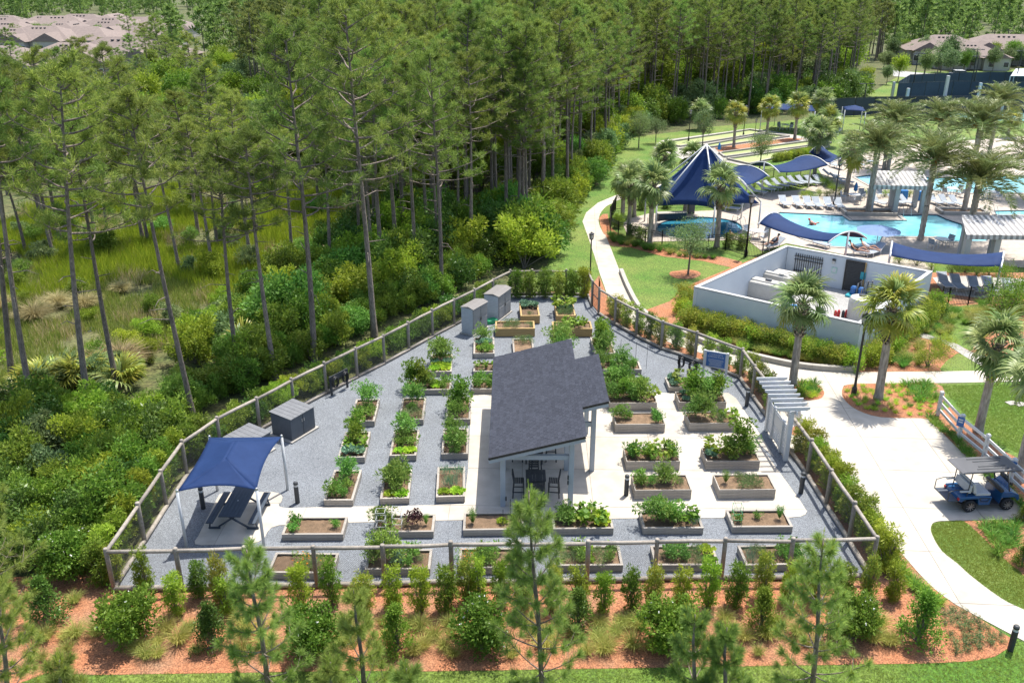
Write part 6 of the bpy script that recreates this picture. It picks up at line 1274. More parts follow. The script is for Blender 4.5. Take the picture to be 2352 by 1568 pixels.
def bush_thing(name, cat, seed, stem=None, **kw):
    me, fm, c = bush_mesh(seed, **kw); r = thing(name, 'x', cat); link('foliage', me, r)
    if fm: struct(link('flowers', fm, r), 'stuff')
    h = kw['h']; m_ = MB(); q = random.Random(seed); col = stem or M['bark2']; tr = kw.get('shape') == 'tree'
    if tr:
        m_.tube([(0, 0, -.05), (.04, .02, h * .3), (0, .05, h * .62)], [.055 * h / 3, .045 * h / 3, .02], 7)
        for k in range(0, len(c), 3): m_.tube([(0, .02, h * .33), tuple(np.array(c[k]) * [.5, .5, .5] + [0, 0, h * .25]), tuple(c[k])], [.025 * h / 3, .016, .006], 5, cap=False)
    else:
        for k in range(0, len(c), 4): m_.tube([(q.uniform(-.06, .06), q.uniform(-.06, .06), -.03), tuple(np.array(c[k]) * [.55, .55, .6]), tuple(c[k])], [.022, .015, .006], 5, cap=False)
    m_.ob('trunk' if tr else 'stems', col, r); return Proto(r)
# understory kinds, unit about 2.4 m high
USN = ('woodland_shrub', 'myrtle_shrub', 'evergreen_shrub', 'willow_shrub', 'laurel_shrub', 'viburnum_shrub')
US = [bush_thing(USN[i], 'shrub', 100 + i, n=4600, rx=1.35, h=2.4, L=.15, W=.07, mat=m_, k=34) for i, m_ in enumerate(('lv1', 'lv2', 'lv3', 'lv4', 'lv1', 'herb'))]
UT = [bush_thing('woodland_tree', 'tree', 120 + i, n=5200, rx=1.9, h=5.0, L=.20, W=.10, mat=m_, k=46, cl=.3, shape='tree') for i, m_ in enumerate(('lv1', 'lv2', 'lv4'))]
def inT(poly_T): return [(poly_T[i], poly_T[i + 1]) for i in range(0, len(poly_T), 2)]
def scatter(polyT, n, fn, mind=1.0, rr_=r5):
    P = inT(polyT); us = [p[0] for p in P]; vs_ = [p[1] for p in P]; out = []; obs = []; tries = 0
    while len(out) < n and tries < n * 60:
        tries += 1; u, v = rr_.uniform(min(us), max(us)), rr_.uniform(min(vs_), max(vs_))
        if not inpoly((u, v), P): continue
        p = G('T', u, v)
        if inpoly(p, GARDEN) or any((p - q).length < mind for q in out): continue
        out.append(p); obs.append(fn(p))
    relabel(obs, obs[0]['label'])
    return out
def us(kinds, s0, s1, label, group):
    def f(p):
        s = r5.uniform(s0, s1); return US[r5.choice(kinds)].put(p, r5.uniform(0, 6.28), label, (s * r5.uniform(.85, 1.2), s * r5.uniform(.85, 1.2), s * r5.uniform(.8, 1.2)), group=group)
    return f
def ut(kinds, s0, s1, label, group):
    def f(p): s = r5.uniform(s0, s1); return UT[r5.choice(kinds)].put(p, r5.uniform(0, 6.28), label, (s, s, s * r5.uniform(.85, 1.2)), group=group)
    return f
g1 = 'woodland shrubs'
scatter([-60, 980, 120, 940, 300, 960, 420, 990, 420, 1010, 330, 1110, 250, 1230, 130, 1300, -60, 1330], 62, us((0, 2, 2, 4, 3, 1), .62, 1.05, 'green shrub in thicket left of garden', g1), .7)
scatter([420, 985, 500, 930, 640, 860, 760, 800, 880, 745, 1000, 690, 1130, 625, 1090, 610, 900, 690, 760, 750, 620, 800, 500, 870, 380, 930], 78, us((0, 4, 4, 2, 5), .5, 1.0, 'green shrub outside the long left fence', g1), .7)
scatter([620, 790, 760, 740, 900, 680, 1080, 610, 1170, 600, 1250, 560, 1240, 500, 1100, 480, 900, 500, 760, 560, 640, 680], 70, us((0, 1, 4, 5, 2), .9, 1.6, 'understory shrub beneath tall pines', g1), 1.2)
scatter([1180, 600, 1262, 585, 1290, 500, 1345, 455, 1395, 390, 1430, 320, 1480, 300, 1420, 290, 1360, 340, 1300, 420, 1240, 480, 1190, 540], 62, us((0, 1, 5, 3, 4), 1.0, 1.8, 'bright shrub at lawn side wood edge', g1), 1.1)
scatter([1430, 300, 1620, 278, 1880, 258, 1990, 220, 1960, 205, 1800, 225, 1600, 250, 1430, 275], 48, us((2, 0, 4, 3), 1.3, 2.3, 'dark shrub in front of court wood', g1), 1.5)
scatter([880, 480, 1240, 470, 1380, 330, 1440, 270, 1300, 250, 1100, 300, 900, 360], 60, ut((0, 1, 0), .9, 1.5, 'broadleaf tree between pine trunks', 'woodland trees'), 2)
scatter([1440, 262, 1650, 235, 1900, 215, 2000, 180, 1900, 165, 1600, 190, 1450, 215], 46, ut((0, 1, 2), 1.0, 1.7, 'broadleaf tree behind the ball courts', 'woodland trees'), 2.5)
scatter([-40, 420, 200, 400, 480, 400, 760, 400, 860, 440, 860, 300, 640, 220, 400, 225, 300, 240, -40, 330], 80, ut((1, 2, 1, 0), .9, 1.45, 'loose green tree beyond the marsh', 'trees beyond the marsh'), 2.2)
scatter([-40, 330, 150, 300, 400, 235, 620, 190, 640, 120, 420, 165, 300, 200, 150, 240, -40, 260], 30, ut((0, 2, 1), .7, 1.2, 'tree before the far houses', 'trees before the far houses'), 3)
scatter([2040, 180, 2200, 150, 2600, 140, 2600, 178, 2300, 172, 2100, 190], 26, ut((2, 0, 2), .85, 1.25, 'street tree along the far road', 'street trees along far road'), 4)
scatter([130, 800, 330, 760, 480, 700, 640, 690, 760, 640, 640, 740, 480, 790, 330, 860, 200, 900], 16, us((3, 1, 0), .4, .75, 'scrubby bush at marsh edge', g1), 1)
for i, (u, v, k, s) in enumerate(((1205, 615, 1, 1.75), (1235, 575, 5, 1.9), (1190, 560, 5, 1.6), (700, 780, 4, 1.3), (640, 800, 0, 1.2))): US[k].put(G('T', u, v), i, ('large rounded yellow green bush at the lawn corner, front', 'large rounded yellow green bush at the lawn corner, rear', 'yellow green bush left of the lawn corner', 'vine covered bush at the foot of a pine, right', 'vine covered bush at the foot of a pine, left')[i], s, group=g1)
scatter([-40, 425, 200, 405, 480, 400, 700, 405, 880, 450, 880, 300, 640, 210, 400, 215, 300, 240, -40, 330], 150, us((1, 5, 0, 3, 1), 1.4, 2.5, 'leafy bush beyond the marsh', 'bushes beyond the marsh'), 1.5)
scatter([380, 800, 470, 720, 620, 690, 760, 620, 890, 540, 890, 640, 760, 740, 620, 790, 500, 860], 30, us((1, 0, 4, 3, 5), .6, 1.15, 'leafy bush right of the marsh', 'bushes right of the marsh'), 1.0)
scatter([1960, 215, 2010, 200, 2100, 182, 2300, 165, 2600, 160, 2600, 130, 2300, 125, 2000, 130], 34, ut((2, 0, 1, 2), .7, 1.05, 'tree around the far right houses', 'trees around right houses'), 3)
scatter([-30, 120, 420, 118, 420, 78, -30, 80], 40, ut((0, 2, 0), .7, 1.05, 'tree between the far estate houses', 'trees of the far estate'), 5)
scatter([-40, 870, 120, 800, 330, 740, 560, 640, 880, 520, 880, 450, 640, 440, 300, 450, -40, 540], 36, us((3, 1, 0, 5, 3), .45, 1.0, 'bush standing in the marsh', 'bushes in the marsh'), 2.5)
mpn = []
for i in range(34):
    p = G('T', r5.uniform(-30, 880), r5.uniform(400, 640))
    if not inpoly(p, GARDEN): mpn.append(put_pine(r5.randrange(6), p, r5.uniform(8, 14.5), 'x', 'slim pines in the marsh', (r5.uniform(-.06, .06), r5.uniform(-.06, .06))))
relabel(mpn, 'slim pine in the marsh')
lfp = g0(POST_LEFT)[4:]; fs_ = []
for a, b in zip(lfp, lfp[1:]):
    d = (b - a).normalized()
    for j in range(3): fs_.append(US[(0, 4, 2, 1)[r5.randrange(4)]].put(a.lerp(b, (j + .5) / 3) + V3(-d.y, d.x) * r5.uniform(.75, 1.3), r5.uniform(0, 6), 'x', r5.uniform(.42, .62), group=g1))
relabel(fs_, 'low shrub hugging the left fence')
# far mid-size pines in the estate belt
pb = []
for i in range(30):
    p = G('T', r5.uniform(-30, 460), r5.uniform(95, 330));
    pb.append(put_pine(r5.randrange(6), p, min(16, max(6, zat(p, r5.uniform(25, 150)))), 'x', 'pines before the far houses'))
relabel(pb, 'slender pine before the far houses')
# ------------------------------------------------------------------ marsh
mq = np.random.RandomState(8); MP = [(p.x, p.y) for p in MARSH]
def marsh(n, mat, name, L, W, test, label):
    xs = [p[0] for p in MP]; ys = [p[1] for p in MP]; P = []
    while len(P) < n:
        x, y = mq.uniform(min(xs), max(xs)), mq.uniform(min(ys), max(ys))
        if inpoly((x, y), MARSH) and test(x, y): P.append((x, y, -.03))
    p = np.repeat(np.array(P), 7, 0) + mq.normal(size=(n * 7, 3)) * [.16, .16, 0]; d = np.array([.0, 0, 1.]) + mq.normal(size=(n * 7, 3)) * [.25, .25, .1]; v, f = blades(p, d, L * (.6 + .7 * mq.rand(n * 7)), W, mq, mid=.35)
    o = struct(link(name, npmesh(name, v, f, M[mat])), 'stuff'); o['label'] = label
ym = G('T', 500, 640).y
marsh(14000, 'marsh', 'marsh_grass', .95, .045, lambda x, y: y > ym - 4 + 3 * math.sin(x * .4) and math.sin(x * .55 + 1.3 * math.sin(y * .31)) + math.cos(y * .47 + x * .2) > -.75, 'bright lime marsh grass in the clearing')
marsh(5200, 'marsh2', 'marsh_sedge', .6, .04, lambda x, y: y < ym + 2 and math.sin(x * .9) * math.cos(y * .7) > -.55, 'olive sedge in the near marsh')
marsh(2600, 'tan', 'marsh_straw', .75, .04, lambda x, y: math.sin(x * .8 + 2) * math.cos(y * .6 + x * .3) > .35, 'dry straw coloured stalks among the marsh grass')
def tuft_mesh(seed, n, L, W, sp, mat): q = np.random.RandomState(seed); a = q.rand(n) * 6.28; r_ = q.rand(n) ** .6; p = np.stack([np.cos(a) * .12 * r_, np.sin(a) * .12 * r_, np.zeros(n)], 1); d = np.stack([np.cos(a) * sp * r_, np.sin(a) * sp * r_, np.ones(n)], 1); LL = L * (.6 + .5 * q.rand(n)); d = nrm(d); mid = p + d * (LL * .55)[:, None]; tip = mid + nrm(d + np.stack([np.cos(a), np.sin(a), -.9 * r_], 1) * .9) * (LL * .5)[:, None]; s = nrm(np.cross(d, q.normal(size=(n, 3)))) * W / 2; v = np.stack([p - s, p + s, mid + s, mid - s, tip, tip], 1).reshape(-1, 3); i = np.arange(n)[:, None] * 6; f = np.concatenate([i + [0, 1, 2, 3], i + [3, 2, 4, 4]]); return v, f
def tuft_proto(name, cat, seed, n, L, W, sp, mat):
    v, f = tuft_mesh(seed, n, L, W, sp, mat); q4 = f[:len(f) // 2]; t3 = f[len(f) // 2:][:, :3]; v2 = np.concatenate([v, v]); 
    me = npmesh(name, v, np.concatenate([np.concatenate([q4[:, [0, 1, 2]], q4[:, [0, 2, 3]]]), t3]), M[mat]); o = link(name, me); tag(o, 'x', cat); return Proto(o)
BIGT = [tuft_proto('cordgrass_clump', 'grass', 5 + i, 900, 1.5, .02, 1.1, 'tan') for i in range(2)]
for i, (x, y, s, lab) in enumerate(((230, 655, 1.25, 'tan fountain of cordgrass in the marsh, left of the leaning pine'), (385, 560, .95, 'tan cordgrass clump in the marsh, middle of the back row'), (560, 575, 1.1, 'tan cordgrass clump in the marsh, right of the back row'), (800, 465, .8, 'tan cordgrass clump at the edge of the lime grass'), (810, 960, 1.45, 'largest tan cordgrass clump beside the marsh water'), (650, 965, 1.1, 'drooping tan cordgrass clump left of the largest'), (20, 580, .9, 'tan cordgrass clump at the left edge'), (1620, 290, .8, 'tan cordgrass clump by the upper marsh water'))): BIGT[i % 2].put(G('L1', x, y), i, lab, s, group='cordgrass clumps')
def palmetto(p, s, label):
    r = thing('saw_palmetto', label, 'palmetto', p, rnd.uniform(0, 6), 'saw palmettos')
    for k in range(13): put_frond(rnd.choice(FANY if k % 3 else FANS), r, .15, k * 2.4, R(rnd.uniform(20, 75)), s * rnd.uniform(.9, 1.2), rnd.uniform(-.5, .5))
for i, (x, y) in enumerate(((300, 1100), (420, 1085), (640, 1050), (820, 1085), (260, 1130), (1600, 870), (2140, 330), (520, 1075))): palmetto(G('L1', x, y), 1.15, f'saw palmetto fan clump at the marsh edge, number {ORD[i]} listed' if False else ('saw palmetto left of the second leaning trunk', 'saw palmetto right beside the second leaning trunk', 'saw palmetto between the second and third trunks', 'saw palmetto right of the third leaning trunk', 'saw palmetto at the lower left marsh edge', 'saw palmetto with dry fans in the dark thicket', 'saw palmetto near the upper marsh water', 'saw palmetto in front of the second trunk')[i])
# ------------------------------------------------------------------ planted shrubs around the garden
POD = [bush_thing('upright_shrub', 'shrub', 140 + i, n=3600, rx=.42, h=1.8, L=.12, W=.032, mat=m_, k=64, cl=.34, shape='column') for i, m_ in enumerate(('lv5', 'lv1', 'lv2', 'lv2'))]
gp = 'upright shrubs along the garden fence'
fx = [('L2', 760, 905), ('L2', 960, 960), ('L2', 1165, 1115), ('L2', 1320, 1010), ('L2', 1450, 1060), ('L2', 1500, 1110), ('L2', 1980, 1075), ('L2', 2180, 1050), ('M2', 150, 1095), ('M2', 345, 1075), ('M2', 520, 1100), ('M2', 690, 1095), ('M2', 820, 1040), ('M2', 900, 1040), ('M2', 1050, 1060), ('M2', 1200, 1085), ('M2', 1385, 1085), ('M2', 1545, 1050), ('M2', 1720, 1105), ('M2', 1900, 1092), ('M2', 2045, 1065), ('M2', 2230, 1060), ('R2', 160, 1072), ('R2', 345, 1062), ('R2', 520, 1010), ('R2', 690, 1050), ('R2', 860, 1030), ('R2', 1040, 1040), ('R2', 1200, 1020), ('R2', 1370, 1015)]
for i, (v, x, y) in enumerate(fx): POD[(i * 7) % 4].put(G(v, x, y), i, f'upright shrub outside the front fence, {ORD[i]} from left', (rnd.uniform(.68, .92), rnd.uniform(.68, .92), rnd.uniform(.85, 1.18)), group=gp)
def row(P, step, off_, side_, lab, kinds, sc=(.9, 1.1)):
    k = 0; out = []
    for a, b in zip(P, P[1:]):
        d = (b - a); n = max(1, round(d.length / step)); d.normalize(); nn_ = V3(-d.y, d.x) * side_
        for j in range(n): out.append(a + (b - a) * ((j + .5) / n) + nn_ * (off_ + rnd.uniform(-.12, .12)))
    for k, p in enumerate(out): POD[rnd.choice(kinds)].put(p, k, lab.format(ORD[min(k, 29)]), (rnd.uniform(*sc) * 1.1, rnd.uniform(*sc) * 1.1, rnd.uniform(*sc)), group=gp)
row(g0(POST_LEFT)[:5], .85, .75, 1, 'green feathery shrub outside left fence, {} from the front corner', (1, 2, 1), (.95, 1.2)); row(g0(POST_BACK), .95, .75, -1 if False else 1, 'dark upright shrub behind the back fence, {} from left', (1, 2), (.95, 1.2)) if False else None
bk = g0(POST_BACK)
for k, x in enumerate((1150, 1235, 1335, 1420, 1510, 1590)): POD[(1, 1, 1, 0, 1, 2)[k]].put(G('M1', x, 497), k, f'upright shrub behind the back fence, {ORD[k]} from left', (1.15, 1.15, rnd.uniform(1.05, 1.25)), group=gp)
row(g0(POST_RB), 1.15, .6, 1, 'upright shrub outside the rear right fence, {} from the metal gate', (0, 1, 3), (.75, 1.0)); row(g0(POST_RF), .85, .65, 1, 'upright shrub outside the front right fence, {} from the pergola', (0, 3, 2), (.85, 1.1))
RND = [bush_thing('round_shrub', 'shrub', 160 + i, n=8000, rx=.98, h=1.8, L=.105, W=.055, mat=m_, k=110, cl=.24, flowers=fl_) for i, (m_, fl_) in enumerate((('lv1', 18), ('lv1', 22)))]
for i, (v, x, y, s, lab) in enumerate((('L2', 860, 1290, 1.1, 'large round bright shrub outside the front left fence corner'), ('M2', 925, 1340, 1.05, 'round shrub with white flowers left of the tallest young pine'), ('M2', 2150, 1330, 1.1, 'round bright shrub at the right middle of the mulch bed'), ('L2', 455, 870, 1.15, 'round shrub left of the fence corner'), ('L2', 2045, 1370, 1.05, 'round shrub with many white flowers behind the left young pine'), ('R2', 1100, 1270, 1.0, 'round shrub behind the right young pine'), ('L2', 620, 760, .9, 'round shrub squeezed beside the front left fence corner'))): RND[i % 2].put(G(v, x, y), i, lab, s, group='round shrubs in the mulch bed')
HOL = [bush_thing('holly_shrub', 'shrub', 170 + i, n=5200, rx=.68, h=1.8, L=.075, W=.042, mat=m_, k=90, cl=.3, shape='cone') for i, m_ in enumerate(('lv3', 'lv1'))]
for i, (v, x, y, s, lab) in enumerate((('L2', 320, 1180, 1.1, 'dark conical holly in the mulch at far left'), ('L2', 705, 565, 1.15, 'dark conical holly beside the left fence'), ('L2', 1400, 1320, 1.0, 'dark holly left of the left young pine'), ('M2', 365, 1345, 1.0, 'conical green holly in the middle of the mulch bed'), ('M2', 1550, 1215, .95, 'dark holly right of the tallest young pine'), ('R2', 512, 1215, .95, 'conical green holly left of the right young pine'), ('R2', 1545, 1300, 1.15, 'conical green holly near the curving walk'), ('R2', 2225, 800, .6, 'small green shrub in the right mulch bed'), ('R2', 2235, 510, .5, 'small shrub at the corner of the right mulch bed'))): HOL[0 if 'dark' in lab else 1].put(G(v, x, y), i, lab, s, group='holly shrubs')
GRT = [tuft_proto('grass_tuft', 'grass', 30 + i, 260, .62, .011, .75, m_) for i, m_ in enumerate(('grassy', 'grassy', 'herb'))]
gpos = [('M2', x, y) for x, y in ((520, 1210), (540, 1340), (610, 1270), (680, 1340), (705, 1195), (1690, 1195), (1750, 1340), (1800, 1250), (1890, 1190), (1912, 1330), (1680, 1290), (1250, 1240), (1330, 1330))] + [('L2', x, y) for x, y in ((490, 1040), (640, 1250), (1100, 1225), (1240, 1235), (1180, 1300), (1620, 1240), (960, 1400), (1750, 1330), (300, 1280), (500, 1260))] + [('R2', x, y) for x, y in ((270, 1160), (1370, 1310), (1280, 1210), (1240, 1290), (330, 1250), (60, 1200))]
relabel([GRT[i % 2].put(G(v, x, y), i, 'x', rnd.uniform(.9, 1.3), group='grass tufts in the front mulch bed') for i, (v, x, y) in enumerate(gpos)], 'wispy grass tuft in front mulch')
hb = []
for i, (x, y) in enumerate([(rnd.uniform(80, 1050), 0) for _ in range(34)]):
    t = (x - 0) / 1140; yy = 800 + 250 * t - 70 * (1 - t) + rnd.uniform(-55, 5); yy = min(yy, 735 + 255 * (x / 1140) ** .8 - 15); hb.append(GRT[i % 3].put(G('R1', x, yy), i, 'x', rnd.uniform(.8, 1.3), group='grass tufts below the yard hedge'))
relabel(hb, 'grass tuft between kerb and hedge')
def scat_view(v, poly, n, fn, mind=.4):
    P = inT(poly); xs = [p[0] for p in P]; ys = [p[1] for p in P]; out = []; obs = []; t = 0
    while len(out) < n and t < n * 80:
        t += 1; x, y = rnd.uniform(min(xs), max(xs)), rnd.uniform(min(ys), max(ys))
        if inpoly((x, y), P):
            p = G(v, x, y)
            if all((p - q).length > mind for q in out): out.append(p); obs.append(fn(p, len(out)))
    relabel(obs, obs[0]['label'])
scat_view('R1', [1500, 720, 1620, 620, 1760, 560, 2000, 580, 2050, 720, 1900, 800, 1700, 740], 40, lambda p, i: GRT[i % 3].put(p, i, 'wispy grass tuft in the bed right of the yard', rnd.uniform(.8, 1.3), group='grass tufts right of the yard'))
scat_view('R1', [1350, 940, 1450, 780, 1600, 760, 1700, 800, 1520, 960], 16, lambda p, i: GRT[i % 3].put(p, i, 'grass tuft beside the yard hedge corner', rnd.uniform(.8, 1.3), group='grass tufts by hedge corner'))
scat_view('S', [300, 1180, 400, 1210, 640, 1290, 950, 1330, 1300, 1400, 1600, 1480, 1250, 1420, 850, 1380, 500, 1290, 320, 1270], 30, lambda p, i: GRT[2 if i % 3 else 0].put(p, i, 'grass tuft along the spa railing', rnd.uniform(.9, 1.3), group='grass tufts along the spa railing'))
scat_view('R1', [1900, 540, 2240, 560, 2240, 640, 2050, 660], 12, lambda p, i: GRT[i % 3].put(p, i, 'grass tuft below the right railing', rnd.uniform(.9, 1.3), group='grass tufts below right railing'))
scat_view('T', [60, 1470, 300, 1420, 700, 1430, 1300, 1420, 1900, 1430, 2100, 1440, 2050, 1500, 1300, 1510, 500, 1520, 100, 1530], 60, lambda p, i: GRT[i % 2].put(p, i, 'small grass tuft scattered in front mulch', rnd.uniform(.6, 1.15), group='scattered tufts in front mulch'), .55)
LIR = [tuft_proto('liriope_clump', 'plant', 40 + i, 70, .34, .016, .9, m_) for i, m_ in enumerate(('liri', 'lett', 'liri'))]
scat_view('R1', [1080, 1080, 1330, 1070, 1640, 1065, 1690, 1150, 1600, 1270, 1300, 1260, 1120, 1200, 1070, 1130], 60, lambda p, i: LIR[1 if i % 4 else 0].put(p, i, 'small yellow green plant in the palm mulch island', rnd.uniform(.7, 1.0), group='small plants in the palm island'), .35)
scat_view('R1', [760, 1060, 860, 1055, 900, 1110, 870, 1150, 770, 1150], 14, lambda p, i: LIR[0 if i % 3 else 1].put(p, i, 'grassy clump in the small island behind the gate', rnd.uniform(1.1, 1.6), group='clumps in the small island'), .3)
scat_view('R1', [1440, 1060, 1600, 1060, 1660, 1170, 1560, 1180], 10, lambda p, i: LIR[0].put(p, i, 'taller dark grassy clump at the island back', rnd.uniform(1.4, 1.9), group='tall clumps at island back'), .4)
we = []
for k in range(34): t = k / 33; p = wf[0].lerp(wf[4], t) + V3(-.45, -.4) + V3(rnd.uniform(-.12, .12), rnd.uniform(-.12, .12)); we.append(LIR[0 if k % 2 else 2].put(p, k, 'x', rnd.uniform(1.0, 1.4), group='clumps edging the white fence'))
relabel(we, 'grassy clump edging white fence')
we = []
for k in range(44):
    q = walk_l[1:6]; t = k / 43 * 3.999; i = int(t); p = q[i].lerp(q[i + 1], t - i) + V3(-.55 + rnd.uniform(-.2, .1), -.2); we.append(LIR[(0, 1, 2)[k % 3]].put(p, k, 'x', rnd.uniform(1.0, 1.5), group='clumps edging the curving walk'))
relabel(we, 'grassy clump edging curving walk')
scat_view('R2', [1960, 520, 2180, 520, 2200, 640, 2080, 740, 2000, 640], 22, lambda p, i: LIR[2 if i % 2 else 0].put(p, i, 'upright grassy plant in the right mulch bed', rnd.uniform(1.1, 1.5), group='plants in the right mulch bed'), .28)
LAV = [bush_thing('low_flower_clump', 'plant', 180 + i, n=420, rx=.28, h=.22, L=.06, W=.02, mat='lv4', k=10, cl=.4) for i in range(2)]
scat_view('R2', [1700, 1120, 1800, 1080, 1900, 1130, 2100, 1260, 2110, 1300, 1960, 1360, 1760, 1380, 1740, 1240], 34, lambda p, i: LAV[i % 2].put(p, i, 'low grey green flowering clump beside the walk end', rnd.uniform(.6, 1.1), group='low clumps beside the walk end'), .3)
# hedges round the equipment yard
HED = [bush_thing('hedge_shrub', 'shrub', 190 + i, n=3200, rx=.68, h=1.25, L=.095, W=.05, mat=m_, k=60, cl=.34, shape='box') for i, m_ in enumerate(('lv5', 'lv2', 'lv1'))]
for nm, a, b, n, cnt in (('front', ec[1], ec[2], 17, 0), ('right', ec[2], ec[3], 13, 0)):
    d = (b - a).normalized(); nn_ = V3(d.y, -d.x)
    nn_ = nn_ if (eo - a).dot(nn_) < 0 else -nn_
    for k in range(n + (1 if nm == 'front' else 0)):
        p = a + (b - a) * ((k + .3) / n) + nn_ * (.95 + rnd.uniform(-.1, .15)); HED[(0, 0, 1, 0, 2)[k % 5] if nm == 'front' else (1, 0, 1, 2)[k % 4]].put(p, k, f'hedge shrub against the yard {nm} wall, {ORD[k]} from left', (rnd.uniform(.95, 1.1), rnd.uniform(.9, 1.1), rnd.uniform(.92, 1.1)), group='hedge shrubs around the yard')
for k, (x, y) in enumerate(((30, 560), (60, 640), (10, 500), (-20, 600))): HED[0].put(G('R1', x, y), k, f'hedge shrub at the left corner of the yard, {ORD[k]}', rnd.uniform(.8, 1.05), group='hedge shrubs around the yard') if False else HED[(0, 1)[k % 2]].put(G('R1', x, y), k, ('hedge shrub just left of the yard corner', 'hedge shrub in front of the yard left corner', 'small hedge shrub behind the yard left corner', 'leftmost hedge shrub near the yard corner')[k], rnd.uniform(.75, 1.0), group='hedge shrubs around the yard')
FIN = [bush_thing('mounded_shrub', 'shrub', 200 + i, n=3200, rx=1.0, h=1.2, L=.09, W=.02, mat=m_, k=40, cl=.32) for i, m_ in enumerate(('lv2', 'lv1'))]
for i, (x, y, s, k, lab) in enumerate(((1610, 950, 1.15, 0, 'bright mounded shrub beside the small lawn patch, front'), (1700, 860, 1.05, 0, 'bright mounded shrub beside the small lawn patch, rear'), (2150, 720, 1.0, 0, 'yellow green mounded shrub at the right edge'), (2120, 600, 2.0, 1, 'tall dark shrub at the right edge below railing'), (2200, 560, 2.2, 1, 'large grey feathery shrub cut by right edge'))): FIN[k].put(G('R1', x, y), i, lab, s, group='mounded shrubs at right')
for i, (x, y) in enumerate(((1420, 270), (1530, 285), (1630, 310), (1770, 335), (1850, 330), (1930, 345), (2010, 345), (2100, 350))): FIN[i % 2].put(G('R1', x, y), i, f'low shrub under the long blue sail, {ORD[i]} from left', rnd.uniform(.7, .9), group='shrubs under the long sail')
BOX = bush_thing('clipped_shrub', 'shrub', 210, n=2000, rx=.55, h=1.2, L=.09, W=.05, mat='lv1', k=40, cl=.4, shape='box')
for i, (v, x, y, lab) in enumerate((('S', 540, 1215, 'clipped square shrub at the spa railing, left of the tall palm'), ('S', 628, 1240, 'clipped square shrub beside the tall spa palm'), ('S', 1520, 1305, 'clipped square shrub left of the spa lantern'), ('S', 1655, 1315, 'clipped square shrub right at the spa lantern'), ('S', 395, 1100, 'clipped shrub at the left railing corner'), ('S', 640, 915, 'clipped shrub behind the spa palms'), ('S', 890, 900, 'clipped shrub behind the spa wall'))): BOX.put(G(v, x, y), 0, lab, (1, 1, rnd.uniform(.95, 1.15)), group='clipped square shrubs')
for i, (x, y) in enumerate(((800, 1300), (850, 1310), (900, 1285), (950, 1290), (985, 1265), (1030, 1275), (920, 1215), (950, 1230), (470, 1225), (560, 1205), (650, 1195), (740, 1180), (1190, 1290), (1320, 1290), (1370, 1285), (1490, 1290))): FIN[i % 2].put(G('R0', x, y), i, f'low poolside shrub, {ORD[i]} in the planting around the loungers', rnd.uniform(.6, .85), group='poolside shrubs')
for i in range(11): HED[i % 2].put(G('R0', 610 + 27 * i, 1060 - 5.5 * i), i, f'pale hedge shrub behind the sails, {ORD[i]} from left', .75, group='pale hedge behind the sails')
OAK = [bush_thing('live_oak', 'tree', 220 + i, n=5200, rx=1.7, h=4.3, L=.12, W=.05, mat='lv4', k=60, cl=.3, shape='tree') for i in range(2)]
for i, (v, x, y, s, lab) in enumerate((('R1', 35, 345, 1.05, 'small live oak in a mulch ring before the spa'), ('S', 595, 290, 1.0, 'small live oak at the left end of the courts'), ('S', 770, 245, .85, 'thin pale oak beside the left oak'), ('R0', 130, 960, 1.05, 'rounded grey green oak at the court edge'), ('R0', 505, 1110, 1.05, 'grey green oak behind the arched sails'))): OAK[i % 2].put(G(v, x, y), i, lab, s, group='young live oaks')
